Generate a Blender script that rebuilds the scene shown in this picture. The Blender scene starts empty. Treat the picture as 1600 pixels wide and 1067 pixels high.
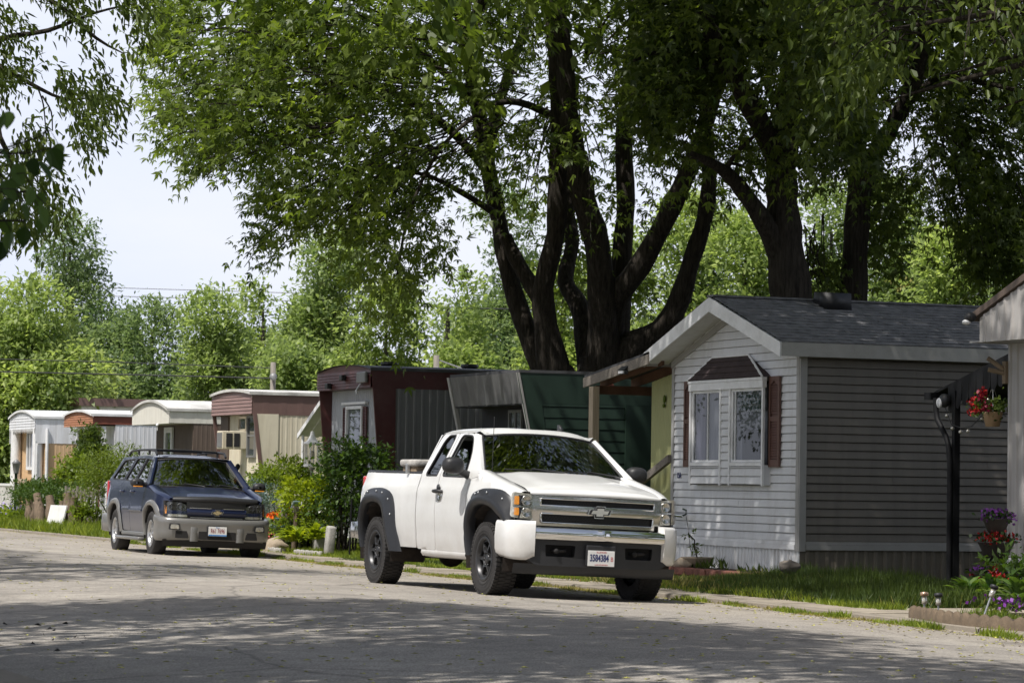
import bpy, bmesh, math, random
import numpy as np
from mathutils import Vector, Matrix
from mathutils.geometry import delaunay_2d_cdt

random.seed(7)
RNG = np.random.default_rng(11)
S = bpy.context.scene
COL = S.collection
PI = math.pi

# ------------------------------------------------------------------ camera
FPX, YAW, PIT, ROL, EYE = 4667.2, .3777, .0478, .0154, 1.2423
_F = Vector((math.sin(YAW) * math.cos(PIT), math.cos(YAW) * math.cos(PIT), math.sin(PIT)))
_R0 = Vector((math.cos(YAW), -math.sin(YAW), 0))
_U0 = _R0.cross(_F)
_R = math.cos(ROL) * _R0 + math.sin(ROL) * _U0
_U = -math.sin(ROL) * _R0 + math.cos(ROL) * _U0
CAMP = Vector((0, 0, EYE))


def ray(u, v):
    return _F + _R * ((u - 800) / FPX) + _U * ((533.5 - v) / FPX)


def atd(u, v, d):          # world point on the sight line at a depth of d metres
    return CAMP + ray(u, v) * d


def atx(u, v, x):
    r = ray(u, v)
    return CAMP + r * ((x - CAMP.x) / r.x)


def aty(u, v, y):
    r = ray(u, v)
    return CAMP + r * ((y - CAMP.y) / r.y)


def atz(u, v, z=-.02):
    r = ray(u, v)
    return CAMP + r * ((z - CAMP.z) / r.z)


# ------------------------------------------------------------------ materials
MATS = {}


def newmat(name):
    m = bpy.data.materials.new(name)
    m.use_nodes = True
    nt = m.node_tree
    nt.nodes.clear()
    out = nt.nodes.new('ShaderNodeOutputMaterial')
    return m, nt, out


def lk(nt, a, b):
    nt.links.new(a, b)


def nd(nt, t, **kw):
    n = nt.nodes.new(t)
    for k, v in kw.items():
        setattr(n, k, v)
    return n


def noise(nt, scale, detail=5, rough=.6, vec=None, stretch=None):
    if vec is None:
        tc = nd(nt, 'ShaderNodeTexCoord')
        vec = tc.outputs['Object']
    if stretch:
        mp = nd(nt, 'ShaderNodeMapping')
        mp.inputs['Scale'].default_value = stretch
        lk(nt, vec, mp.inputs['Vector'])
        vec = mp.outputs['Vector']
    n = nd(nt, 'ShaderNodeTexNoise')
    n.inputs['Scale'].default_value = scale
    n.inputs['Detail'].default_value = detail
    n.inputs['Roughness'].default_value = rough
    lk(nt, vec, n.inputs['Vector'])
    return n.outputs['Fac']


def ramp(nt, fac, stops):
    r = nd(nt, 'ShaderNodeValToRGB')
    el = r.color_ramp.elements
    while len(el) > 1:
        el.remove(el[-1])
    for i, (p, c) in enumerate(stops):
        e = el[0] if i == 0 else el.new(p)
        e.position = p
        e.color = (c[0], c[1], c[2], 1) if len(c) < 4 else c
    lk(nt, fac, r.inputs['Fac'])
    return r.outputs['Color']


def mixc(nt, fac, a, b, mode='MIX'):
    m = nd(nt, 'ShaderNodeMix', data_type='RGBA', blend_type=mode)
    for sock, v in ((m.inputs[0], fac), (m.inputs[6], a), (m.inputs[7], b)):
        if isinstance(v, (int, float)):
            sock.default_value = v
        elif isinstance(v, (tuple, list)):
            sock.default_value = (v[0], v[1], v[2], 1)
        else:
            lk(nt, v, sock)
    return m.outputs[2]


def mat(name, col, rough=.6, metal=0, var=.14, vs=2.5, bump=0, bs=40, spec=.5, coat=0,
        stretch=None, dirt=None, dirt_amt=.5, ds=1.5, dstretch=None, emit=0):
    m, nt, out = newmat(name)
    b = nd(nt, 'ShaderNodeBsdfPrincipled')
    lk(nt, b.outputs[0], out.inputs[0])
    c0 = [max(0, c * (1 - var)) for c in col]
    c1 = [min(1, c * (1 + var)) for c in col]
    f = noise(nt, vs, 6, .65, stretch=stretch)
    c = ramp(nt, f, [(.3, c0), (.7, c1)])
    if dirt:
        f2 = noise(nt, ds, 8, .7, stretch=dstretch)
        mr = ramp(nt, f2, [(.45, (0, 0, 0)), (.75, (dirt_amt,) * 3)])
        c = mixc(nt, mr, c, dirt)
    lk(nt, c, b.inputs['Base Color'])
    b.inputs['Roughness'].default_value = rough
    b.inputs['Metallic'].default_value = metal
    b.inputs['Specular IOR Level'].default_value = spec
    b.inputs['Coat Weight'].default_value = coat
    b.inputs['Coat Roughness'].default_value = .04
    if emit:
        b.inputs['Emission Color'].default_value = (*col, 1)
        b.inputs['Emission Strength'].default_value = emit
    if bump:
        bf = noise(nt, bs, 4, .6, stretch=stretch)
        bp = nd(nt, 'ShaderNodeBump')
        bp.inputs['Strength'].default_value = bump
        bp.inputs['Distance'].default_value = .02
        lk(nt, bf, bp.inputs['Height'])
        lk(nt, bp.outputs[0], b.inputs['Normal'])
    MATS[name] = m
    return m


def glass(name, tint=(.75, .8, .78), refl=(1, 1, 1), ior=1.5, rough=.01, boost=.0):
    m, nt, out = newmat(name)
    tr = nd(nt, 'ShaderNodeBsdfTransparent')
    tr.inputs[0].default_value = (*tint, 1)
    gl = nd(nt, 'ShaderNodeBsdfGlossy')
    gl.inputs['Color'].default_value = (*refl, 1)
    gl.inputs['Roughness'].default_value = rough
    ge = nd(nt, 'ShaderNodeNewGeometry')               # Schlick reflectance, the same from either side
    dp = nd(nt, 'ShaderNodeVectorMath', operation='DOT_PRODUCT')
    lk(nt, ge.outputs['Normal'], dp.inputs[0]); lk(nt, ge.outputs['Incoming'], dp.inputs[1])
    ab = nd(nt, 'ShaderNodeMath', operation='ABSOLUTE'); lk(nt, dp.outputs['Value'], ab.inputs[0])
    om = nd(nt, 'ShaderNodeMath', operation='SUBTRACT', use_clamp=True); om.inputs[0].default_value = 1; lk(nt, ab.outputs[0], om.inputs[1])
    pw = nd(nt, 'ShaderNodeMath', operation='POWER'); lk(nt, om.outputs[0], pw.inputs[0]); pw.inputs[1].default_value = 5
    r0 = ((ior - 1) / (ior + 1)) ** 2
    ad = nd(nt, 'ShaderNodeMath', operation='MULTIPLY_ADD', use_clamp=True)
    lk(nt, pw.outputs[0], ad.inputs[0]); ad.inputs[1].default_value = 1 - r0; ad.inputs[2].default_value = r0 + boost
    mx = nd(nt, 'ShaderNodeMixShader')
    lk(nt, ad.outputs[0], mx.inputs[0])
    lk(nt, tr.outputs[0], mx.inputs[1])
    lk(nt, gl.outputs[0], mx.inputs[2])
    lk(nt, mx.outputs[0], out.inputs[0])
    MATS[name] = m
    return m


def leafmat(name, dark, light, trans=.45, tcol=None, rough=.45, spec=.35):
    m, nt, out = newmat(name)
    at = nd(nt, 'ShaderNodeAttribute', attribute_name='rnd')
    c = ramp(nt, at.outputs['Fac'], [(0, dark), (.65, [(a + b) / 2 for a, b in zip(dark, light)]), (1, light)])
    b = nd(nt, 'ShaderNodeBsdfPrincipled')
    b.inputs['Roughness'].default_value = rough
    b.inputs['Specular IOR Level'].default_value = spec
    lk(nt, c, b.inputs['Base Color'])
    t = nd(nt, 'ShaderNodeBsdfTranslucent')
    tc = mixc(nt, 1.0, c, tcol or (1.0, 1.0, .45), 'MULTIPLY')
    br = nd(nt, 'ShaderNodeBrightContrast')
    lk(nt, tc, br.inputs[0])
    hs = nd(nt, 'ShaderNodeHueSaturation')
    hs.inputs['Value'].default_value = 1.7
    lk(nt, br.outputs[0], hs.inputs['Color'])
    lk(nt, hs.outputs[0], t.inputs[0])
    mx = nd(nt, 'ShaderNodeMixShader')
    mx.inputs[0].default_value = trans
    lk(nt, b.outputs[0], mx.inputs[1])
    lk(nt, t.outputs[0], mx.inputs[2])
    lk(nt, mx.outputs[0], out.inputs[0])
    MATS[name] = m
    return m


# ------------------------------------------------------------------ objects
def tag(o, label=None, cat=None, group=None, kind=None):
    if label: o['label'] = label
    if cat: o['category'] = cat
    if group: o['group'] = group
    if kind: o['kind'] = kind
    return o


def thing(name, label, cat, loc=(0, 0, 0), rotz=0, group=None, rot=None):
    o = bpy.data.objects.new(name, None)
    o.empty_display_size = .2
    COL.objects.link(o)
    o.location = loc
    o.rotation_euler = rot if rot else (0, 0, rotz)
    return tag(o, label, cat, group)


def children(o):
    return [c for c in bpy.data.objects if c.parent == o]


def dup(root, loc, rotz=None, label=None, group=None):
    r = root.copy(); COL.objects.link(r); r.location = loc
    if rotz is not None: r.rotation_euler = (0, 0, rotz)
    if label: r['label'] = label
    if group: r['group'] = group

    def rec(a, b):
        for ch in children(a):
            c = ch.copy(); COL.objects.link(c); c.parent = b
            rec(ch, c)
    rec(root, r)
    return r


class MB:
    def __init__(s):
        s.v = []; s.f = []; s.m = []; s.cur = 0; s.sm = []; s.smooth = False

    def _add(s, vs, fs):
        o = len(s.v)
        s.v += [tuple(v) for v in vs]
        for f in fs:
            s.f.append([i + o for i in f]); s.m.append(s.cur); s.sm.append(s.smooth)
        return s

    def box(s, x0, x1, y0, y1, z0, z1, T=None):
        v = [(x, y, z) for x in (x0, x1) for y in (y0, y1) for z in (z0, z1)]
        if T is not None: v = [T @ Vector(p) for p in v]
        return s._add(v, [(0, 1, 3, 2), (4, 6, 7, 5), (0, 4, 5, 1), (2, 3, 7, 6), (0, 2, 6, 4), (1, 5, 7, 3)])

    def bevbox(s, x0, x1, y0, y1, z0, z1, b=.01, T=None):
        bm = bmesh.new()
        bmesh.ops.create_cube(bm, size=1)
        for v in bm.verts:
            v.co = Vector(((x0 + x1) / 2 + v.co.x * (x1 - x0), (y0 + y1) / 2 + v.co.y * (y1 - y0), (z0 + z1) / 2 + v.co.z * (z1 - z0)))
        bmesh.ops.bevel(bm, geom=bm.edges[:], offset=b, segments=2, affect='EDGES', profile=.5)
        return s.frombm(bm, T)

    def frombm(s, bm, T=None):
        bm.verts.ensure_lookup_table(); bm.verts.index_update()
        v = [(T @ q.co) if T is not None else q.co.copy() for q in bm.verts]
        f = [[q.index for q in fa.verts] for fa in bm.faces]
        bm.free()
        return s._add(v, f)

    def quad(s, a, b, c, d):
        return s._add([a, b, c, d], [(0, 1, 2, 3)])

    def poly(s, pts):
        return s._add(pts, [tuple(range(len(pts)))])

    def prism(s, pts, off):
        off = Vector(off); n = len(pts)
        v = [Vector(p) for p in pts] + [Vector(p) + off for p in pts]
        f = [tuple(range(n))[::-1], tuple(range(n, 2 * n))]
        f += [(i, (i + 1) % n, n + (i + 1) % n, n + i) for i in range(n)]
        return s._add(v, f)

    def grid(s, rows, close=False):
        n = len(rows[0]); v = [p for r in rows for p in r]; f = []
        for i in range(len(rows) - 1):
            for j in range(n if close else n - 1):
                k = (j + 1) % n
                f.append((i * n + j, i * n + k, (i + 1) * n + k, (i + 1) * n + j))
        return s._add(v, f)

    def tube(s, pts, rad, n=8, cap=True, flat=1):
        pts = [Vector(p) for p in pts]
        if not hasattr(rad, '__len__'): rad = [rad] * len(pts)
        rad = [float(q) for q in rad]; rows = []; up = Vector((.13, .21, 1)).normalized()
        pn = None
        for i, p in enumerate(pts):
            t = (pts[min(i + 1, len(pts) - 1)] - pts[max(i - 1, 0)])
            if t.length < 1e-9: t = Vector((0, 0, 1))
            t.normalize()
            if pn is None:
                a = up if abs(t.dot(up)) < .95 else Vector((1, 0, 0))
                pn = (a - t * a.dot(t)).normalized()
            else:
                pn = (pn - t * pn.dot(t))
                pn = pn.normalized() if pn.length > 1e-6 else t.orthogonal().normalized()
            bn = t.cross(pn)
            rows.append([p + rad[i] * (pn * math.cos(2 * PI * k / n) + flat * bn * math.sin(2 * PI * k / n)) for k in range(n)])
        o = len(s.v)
        s.grid(rows, True)
        if cap:
            s._add(rows[0], [tuple(range(n))[::-1]]); s._add(rows[-1], [tuple(range(n))])
        return s

    def lathe(s, prof, c=(0, 0, 0), axis='z', n=24, T=None):
        rows = []
        for r, h in prof:
            row = []
            for k in range(n):
                a = 2 * PI * k / n
                x, y = r * math.cos(a), r * math.sin(a)
                p = (x, y, h) if axis == 'z' else ((h, x, y) if axis == 'x' else (x, h, y))
                p = Vector(p) + Vector(c)
                row.append(T @ p if T is not None else p)
            rows.append(row)
        return s.grid(rows, True)

    def ball(s, c, r, n=8, sq=(1, 1, 1)):
        prof = [(max(1e-4, math.sin(PI * i / n)) , -math.cos(PI * i / n)) for i in range(n + 1)]
        rows = [[Vector(c) + Vector((r * sq[0] * a * math.cos(2 * PI * k / (2 * n)), r * sq[1] * a * math.sin(2 * PI * k / (2 * n)), r * sq[2] * h)) for k in range(2 * n)] for a, h in prof]
        return s.grid(rows, True)

    def panel(s, outline, holes=(), fn=None, step=.08, lip=None):
        """fill a 2D outline (with holes) by a fine triangle net and bend it with fn(a, b) -> point"""
        loops = [outline] + list(holes)
        pts = []; edges = []
        for lp in loops:
            lp2 = []
            for i, p in enumerate(lp):
                q = lp[(i + 1) % len(lp)]
                d = math.hypot(q[0] - p[0], q[1] - p[1]); k = max(1, int(d / step))
                for j in range(k):
                    lp2.append((p[0] + (q[0] - p[0]) * j / k, p[1] + (q[1] - p[1]) * j / k))
            o = len(pts); n = len(lp2); pts += lp2
            edges += [(o + i, o + (i + 1) % n) for i in range(n)]
        nb = len(pts)
        bnd = np.array(pts)

        def inside(p, lp):
            c = False; n = len(lp); j = n - 1
            for i in range(n):
                xi, yi = lp[i]; xj, yj = lp[j]
                if (yi > p[1]) != (yj > p[1]) and p[0] < (xj - xi) * (p[1] - yi) / (yj - yi) + xi: c = not c
                j = i
            return c

        def ok(p):
            return inside(p, outline) and not any(inside(p, h) for h in holes)
        xs = [p[0] for p in outline]; ys = [p[1] for p in outline]
        x = min(xs) + step * .5
        while x < max(xs):
            y = min(ys) + step * .5
            while y < max(ys):
                if ok((x, y)) and np.min((bnd[:, 0] - x) ** 2 + (bnd[:, 1] - y) ** 2) > (step * .45) ** 2:
                    pts.append((x, y))
                y += step
            x += step
        r = delaunay_2d_cdt([Vector(p) for p in pts], edges, [], 0, 1e-6)
        vo, eo, fo = r[0], r[1], r[2]
        fs = []
        for f in fo:
            c = (sum(vo[i].x for i in f) / len(f), sum(vo[i].y for i in f) / len(f))
            if ok(c): fs.append(tuple(f))
        v3 = [Vector(fn(p.x, p.y)) for p in vo]
        o = len(s.v)
        s._add(v3, fs)
        if lip is not None:
            cnt = {}
            for f in fs:
                for i in range(len(f)):
                    a, b = f[i], f[(i + 1) % len(f)]
                    k = (min(a, b), max(a, b)); cnt.setdefault(k, []).append((a, b))
            lv = Vector(lip)
            for k, e in cnt.items():
                if len(e) == 1:
                    a, b = e[0]
                    s._add([v3[a], v3[a] + lv, v3[b] + lv, v3[b]], [(0, 1, 2, 3)])
        return s

    def build(s, name, m, parent=None, fixn=False, sub=0, weld=False):
        me = bpy.data.meshes.new(name)
        me.from_pydata(s.v, [], s.f)
        ms = m if isinstance(m, (list, tuple)) else [m]
        for q in ms: me.materials.append(q if not isinstance(q, str) else MATS[q])
        me.polygons.foreach_set('material_index', s.m)
        me.polygons.foreach_set('use_smooth', s.sm)
        if fixn or weld:
            bm = bmesh.new(); bm.from_mesh(me)
            if weld: bmesh.ops.remove_doubles(bm, verts=bm.verts, dist=.0006)
            bmesh.ops.recalc_face_normals(bm, faces=bm.faces)
            bm.to_mesh(me); bm.free()
        me.update()
        o = bpy.data.objects.new(name, me)
        COL.objects.link(o)
        if parent is not None: o.parent = parent
        if sub:
            md = o.modifiers.new('s', 'SUBSURF'); md.levels = sub; md.render_levels = sub
        return o


def mb(smooth=False):
    b = MB(); b.smooth = smooth
    return b


def rpoly(pts, r=.04, seg=4):
    """round the corners of a polygon; r one radius or one per corner"""
    n = len(pts); out = []
    for i in range(n):
        p = Vector(pts[i]); a = Vector(pts[i - 1]); b = Vector(pts[(i + 1) % n])
        rr = r[i] if hasattr(r, '__len__') else r
        da, db = (a - p), (b - p)
        rr = min(rr, da.length * .45, db.length * .45)
        if rr < 1e-4: out.append(tuple(p)); continue
        A = p + da.normalized() * rr; B = p + db.normalized() * rr
        for k in range(seg + 1):
            t = k / seg
            out.append(tuple(A * (1 - t) ** 2 + p * 2 * t * (1 - t) + B * t * t))
    return out


def lerp_tab(tab, x):
    if x <= tab[0][0]: return tab[0][1]
    for (a, fa), (b, fb) in zip(tab, tab[1:]):
        if x <= b: return fa + (fb - fa) * (x - a) / (b - a)
    return tab[-1][1]


def sstep(a, b, x):
    t = min(1, max(0, (x - a) / (b - a)))
    return t * t * (3 - 2 * t)


def text_mesh(name, txt, size, m, parent, T, extrude=.002, sx=1, align='CENTER', bold=0):
    cu = bpy.data.curves.new(name, 'FONT')
    cu.body = txt; cu.size = size; cu.align_x = align; cu.align_y = 'CENTER'; cu.extrude = extrude; cu.offset = bold
    o = bpy.data.objects.new(name + '_c', cu); COL.objects.link(o)
    dg = bpy.context.evaluated_depsgraph_get()
    me = bpy.data.meshes.new_from_object(o.evaluated_get(dg))
    bpy.data.objects.remove(o, do_unlink=True); bpy.data.curves.remove(cu)
    me.transform(T @ Matrix.Diagonal((sx, 1, 1, 1)))
    me.name = name
    me.materials.clear(); me.materials.append(MATS[m])
    ob = bpy.data.objects.new(name, me); COL.objects.link(ob)
    ob.parent = parent
    return ob


# ------------------------------------------------------------------ leaf meshes
def unit(a):
    return a / np.maximum(1e-9, np.linalg.norm(a, axis=1, keepdims=True))


def kites(P, D, N, L, W, rnd, fold=.25, fat=.42):
    """one four-cornered leaf per row, folded along its midrib"""
    D = unit(D); Sd = unit(np.cross(D, N)); Nn = np.cross(Sd, D)
    L = L[:, None]; W = W[:, None]
    mid = P + D * L * fat + Nn * W * fold
    v = np.stack([P, mid + Sd * W * .5, P + D * L, mid - Sd * W * .5], 1)
    return v.reshape(-1, 3), rnd


def leaf_object(name, vs, rnd, m, parent=None):
    n = len(vs) // 4
    me = bpy.data.meshes.new(name)
    me.vertices.add(n * 4); me.vertices.foreach_set('co', np.ascontiguousarray(vs, dtype=np.float32).ravel())
    me.loops.add(n * 4); me.loops.foreach_set('vertex_index', np.arange(n * 4, dtype=np.int32))
    me.polygons.add(n)
    me.polygons.foreach_set('loop_start', np.arange(0, n * 4, 4, dtype=np.int32))
    me.polygons.foreach_set('loop_total', np.full(n, 4, dtype=np.int32))
    at = me.attributes.new('rnd', 'FLOAT', 'FACE')
    at.data.foreach_set('value', np.ascontiguousarray(rnd, dtype=np.float32))
    me.materials.append(MATS[m])
    me.update(calc_edges=True)
    o = bpy.data.objects.new(name, me); COL.objects.link(o)
    if parent is not None: o.parent = parent
    return o


def rdir(n):
    return unit(RNG.normal(size=(n, 3)))


def vnoise(P, scale, seed=0):
    """cheap smooth noise in -1..1 from a few sine waves"""
    r = np.random.default_rng(seed + 77)
    out = np.zeros(len(P))
    for k in range(6):
        d = r.normal(size=3); d /= np.linalg.norm(d)
        out += np.sin(P @ d * scale * (1 + .35 * k) * 2 * PI + r.uniform(0, 6.28)) / (1 + .25 * k)
    return out / 3.2


def sprays(C, out_dir, per, twig, leaf, droop=.55, lobes=3, seed=0, wid=.36, tone=None, spread=.35, hexa=False):
    """leafy twigs: C centres, out_dir main direction of each, per leaves on each"""
    n = len(C)
    C = np.repeat(C, per, 0); O = np.repeat(unit(out_dir + rdir(n) * .55), per, 0)
    t = np.tile(np.linspace(.1, 1, per), n) + RNG.uniform(-.08, .08, n * per)
    N = n * per
    sag = np.zeros((N, 3)); sag[:, 2] = -twig * .45 * t ** 2
    P = C + O * (t * twig)[:, None] + sag + RNG.normal(size=(N, 3)) * twig * spread * .5
    D = unit(O * .6 + rdir(N) * .75 + np.array([0, 0, -1]) * droop)
    up = unit(np.array([[0, 0, 1.]]) + rdir(N) * .6)
    L = leaf * RNG.uniform(.5, 1.35, N)
    base = np.repeat(RNG.uniform(0, 1, n) if tone is None else tone, per)
    rn = np.clip(base * .6 + RNG.uniform(0, .4, N), 0, 1)
    V = []; R = []
    Sd = unit(np.cross(D, up)); Nn = np.cross(Sd, D)
    if hexa:                                    # fuller leaf: two quads meeting along a folded midrib
        l_ = L[:, None]; w_ = (L * wid)[:, None]; cv = RNG.uniform(-.12, .22, (N, 1))
        A_ = P; T_ = P + D * l_ - Nn * l_ * cv
        for sg in (1, -1):
            B_ = P + D * l_ * .28 + Sd * sg * w_ * .46 + Nn * w_ * .22; C_ = P + D * l_ * .62 + Sd * sg * w_ * .40 + Nn * w_ * .16 - Nn * l_ * cv * .35
            V.append(np.stack([A_, B_, C_, T_] if sg > 0 else [T_, C_, B_, A_], 1).reshape(-1, 3)); R.append(rn)
        lobes = 0
    for k in range(lobes):
        a = 0 if k == 0 else (.85 if k % 2 else -.85) * (1 if k < 3 else 1.6)
        Dk = D * math.cos(a) + Sd * math.sin(a)
        lk_ = L * (1 if k == 0 else .78 if k < 3 else .55)
        v, r = kites(P, Dk, Nn, lk_, lk_ * wid, rn)
        V.append(v); R.append(r)
    return np.concatenate(V), np.concatenate(R)


def inpoly(U, Vv, poly):
    c = np.zeros(len(U), bool); n = len(poly); j = n - 1
    for i in range(n):
        xi, yi = poly[i]; xj, yj = poly[j]
        if yi != yj:
            m = ((yi > Vv) != (yj > Vv)) & (U < (xj - xi) * (Vv - yi) / (yj - yi) + xi)
            c ^= m
        j = i
    return c
# ------------------------------------------------------------------ camera, sky, sun
cd = bpy.data.cameras.new('camera'); cam = bpy.data.objects.new('camera', cd); COL.objects.link(cam)
cam.matrix_world = Matrix((( _R.x, _U.x, -_F.x, CAMP.x), (_R.y, _U.y, -_F.y, CAMP.y), (_R.z, _U.z, -_F.z, CAMP.z), (0, 0, 0, 1)))
cd.sensor_width = 36; cd.lens = 36 * FPX / 1600; cd.clip_end = 3000; cd.clip_start = .3
cd.dof.use_dof = True; cd.dof.focus_distance = 36; cd.dof.aperture_fstop = 9
S.camera = cam
S.render.resolution_x = 1024; S.render.resolution_y = 682
S.view_settings.view_transform = 'Standard'; S.view_settings.look = 'None'; S.view_settings.exposure = 0
S.render.engine = 'CYCLES'
S.cycles.max_bounces = 8; S.cycles.transparent_max_bounces = 12
S.cycles.sample_clamp_indirect = 6

SUNDIR = Vector((-.52, -.24, 1)).normalized()        # towards the sun
elev = math.asin(SUNDIR.z); azim = math.atan2(SUNDIR.x, SUNDIR.y)
W = bpy.data.worlds.new('World'); S.world = W; W.use_nodes = True
nt = W.node_tree; nt.nodes.clear()
wo = nd(nt, 'ShaderNodeOutputWorld'); bg = nd(nt, 'ShaderNodeBackground')
sky = nd(nt, 'ShaderNodeTexSky', sky_type='NISHITA')
sky.sun_disc = False; sky.sun_elevation = elev; sky.sun_rotation = azim
sky.air_density = 1.2; sky.dust_density = 3.5; sky.ozone_density = 1
tc = nd(nt, 'ShaderNodeTexCoord')
cl = noise(nt, 2.2, 8, .6, vec=tc.outputs['Generated'], stretch=(1, 1, 3.2))
hz = ramp(nt, cl, [(.42, (9.2, 9.9, 12.0)), (.66, (10.4, 10.7, 11.6))])
sz = nd(nt, 'ShaderNodeSeparateXYZ'); lk(nt, tc.outputs['Generated'], sz.inputs[0])
hf_ = ramp(nt, sz.outputs[2], [(.0, (.95, .95, .95)), (.20, (.93, .93, .93)), (.42, (.30, .30, .30)), (.75, (.12, .12, .12))])
mxs = mixc(nt, hf_, sky.outputs[0], hz)               # white summer haze low down, blue overhead
lk(nt, mxs, bg.inputs[0]); bg.inputs[1].default_value = .093
lk(nt, bg.outputs[0], wo.inputs[0])

sl = bpy.data.lights.new('sun', 'SUN'); sun = bpy.data.objects.new('sun', sl); COL.objects.link(sun)
sl.energy = 5.0; sl.angle = math.radians(.55); sl.color = (1, .965, .91)
sun.rotation_euler = (-SUNDIR).to_track_quat('-Z', 'Y').to_euler()
sun.location = (0, 0, 30)

# ------------------------------------------------------------------ materials
mat('white_paint', (.77, .77, .76), .3, coat=.6, var=.025, vs=3, dirt=(.42, .38, .32), dirt_amt=.22, ds=2.2)
mat('navy_paint', (.009, .014, .044), .3, coat=.55, var=.1, spec=.4)
mat('pewter_paint', (.20, .195, .185), .34, coat=.3, var=.06, metal=.35)
mat('black_plastic', (.022, .022, .024), .5, var=.2, bump=.06, bs=200)
mat('flare_plastic', (.019, .020, .023), .42, var=.15, bump=.03, bs=300)
mat('under_black', (.012, .011, .011), .8)
mat('rust_frame', (.05, .034, .026), .85, var=.5, vs=9)
mat('well_brown', (.035, .027, .022), .9, var=.4, vs=12)
mat('rubber', (.028, .026, .025), .82, var=.25, vs=14, bump=.2, bs=60)
mat('rim_dark', (.05, .05, .052), .38, metal=.5, var=.2, vs=12)
mat('rim_alloy', (.52, .52, .52), .33, metal=.8, var=.1)
mat('chrome', (.78, .77, .75), .07, metal=1, var=.04)
mat('chrome_dull', (.60, .585, .56), .2, metal=1, var=.08, vs=8)
mat('emblem_gold', (.75, .60, .36), .25, metal=.8, var=.1)
mat('emblem_silver', (.75, .73, .68), .28, metal=.75, var=.1)
mat('grille_black', (.014, .014, .014), .5)
mat('lamp_clear', (.56, .53, .46), .18, metal=.55, var=.35, vs=16, coat=1)
mat('lamp_dark', (.045, .044, .042), .15, metal=.3, var=.5, vs=14, coat=1)
mat('lamp_amber', (.80, .30, .03), .25, coat=.8, var=.2)
mat('lamp_red', (.45, .02, .02), .2, coat=.9)
mat('plate_white', (.74, .73, .71), .45, var=.04)
mat('ink_navy', (.02, .03, .12), .5); mat('ink_red', (.45, .05, .05), .5); mat('ink_blue', (.06, .22, .52), .5)
mat('interior_dark', (.02, .02, .022), .8)
mat('seat_grey', (.08, .08, .085), .8)
mat('headliner', (.25, .24, .23), .9)
glass('car_glass', (.50, .55, .53), ior=1.52, boost=.20)
glass('car_glass_dark', (.05, .055, .055), ior=1.52, boost=.06)
glass('house_glass', (.72, .75, .75), ior=1.5, boost=.0)
glass('lamp_glass', (.9, .9, .88), ior=1.45)
mat('pane_dark', (.035, .04, .045), .04, spec=.8, coat=1, var=.4)

mat('vinyl_grey', (.67, .672, .685), .5, var=.05, vs=1.2, dirt=(.36, .33, .3), dirt_amt=.35, ds=1.1, dstretch=(6, 6, .5))
mat('vinyl_shaded', (.165, .147, .126), .5, var=.07, vs=1.2, dirt=(.08, .07, .06), dirt_amt=.5, ds=1.1, dstretch=(5, 5, .5))  # same siding as vinyl_grey, with the long side's shade in the colour
mat('trim_white', (.80, .80, .81), .45, var=.05, dirt=(.33, .31, .28), dirt_amt=.4, ds=3)
mat('eaves_grey', (.40, .39, .37), .5, var=.06, dirt=(.2, .18, .15), dirt_amt=.5, ds=2)
mat('plate_red', (.22, .03, .045), .5)
mat('trim_grey', (.34, .33, .32), .5, var=.07)
mat('skirt_white', (.80, .80, .80), .5, var=.06, dirt=(.30, .26, .21), dirt_amt=.5, ds=2.2, dstretch=(7, 7, .8))
mat('skirt_shaded', (.17, .145, .115), .6, var=.12, dirt=(.1, .085, .06), dirt_amt=.6, ds=2, dstretch=(7, 7, .8))  # copy of skirt_white darkened to carry the side's shade
mat('shutter_brown', (.13, .068, .052), .5, var=.1)
mat('awning_shingle', (.045, .030, .030), .9, var=.3, vs=9, bump=.5, bs=60)
mat('wood_grey', (.20, .175, .15), .8, var=.3, vs=4, stretch=(1, 6, 14), bump=.3, bs=20)
mat('wood_post', (.42, .34, .25), .8, var=.2, vs=4, stretch=(9, 9, .7))
mat('wood_brown', (.14, .07, .045), .8, var=.25, vs=4)
mat('panel_yellow', (.37, .375, .17), .6, var=.08, vs=1.5)
mat('green_paint', (.018, .038, .026), .5, var=.18, vs=1.5)
mat('visor_grey', (.13, .13, .132), .5, var=.25, vs=2, metal=.1, dirt=(.05, .048, .045), dirt_amt=.6, ds=2, dstretch=(5, 5, .5))
mat('metal_grey', (.25, .25, .25), .45, var=.12, vs=2, metal=.2, dirt=(.1, .09, .08), dirt_amt=.6, ds=2, dstretch=(5, 5, .5))
mat('maroon', (.088, .026, .024), .45, var=.16, vs=1.2, dirt=(.2, .14, .12), dirt_amt=.25, ds=3)
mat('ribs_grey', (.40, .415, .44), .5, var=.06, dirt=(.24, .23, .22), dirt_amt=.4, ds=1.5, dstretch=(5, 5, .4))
mat('ribs_dim', (.19, .188, .185), .5, var=.07, dirt=(.1, .1, .1), dirt_amt=.4, ds=1.5, dstretch=(5, 5, .4))  # dimmed copy of ribs_grey, the side wall's shade is in the colour
mat('cream', (.70, .64, .50), .5, var=.05, dirt=(.36, .29, .19), dirt_amt=.6, ds=1.3, dstretch=(4, 4, .4))
mat('brown_band', (.165, .10, .088), .5, var=.1, vs=1.3)
mat('brown_front', (.26, .165, .15), .5, var=.14, vs=1.3, stretch=(1, 1, 5))  # lighter copy of brown_band, the sunlight on the front is in the colour
mat('brown_ribs', (.12, .088, .07), .55, var=.12)
mat('offwhite', (.70, .68, .61), .5, var=.05, dirt=(.38, .34, .27), dirt_amt=.4, ds=1.5, dstretch=(4, 4, .5))
mat('white_ribs', (.74, .75, .78), .5, var=.04, dirt=(.36, .33, .29), dirt_amt=.6, ds=1.5, dstretch=(5, 5, .35))
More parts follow.
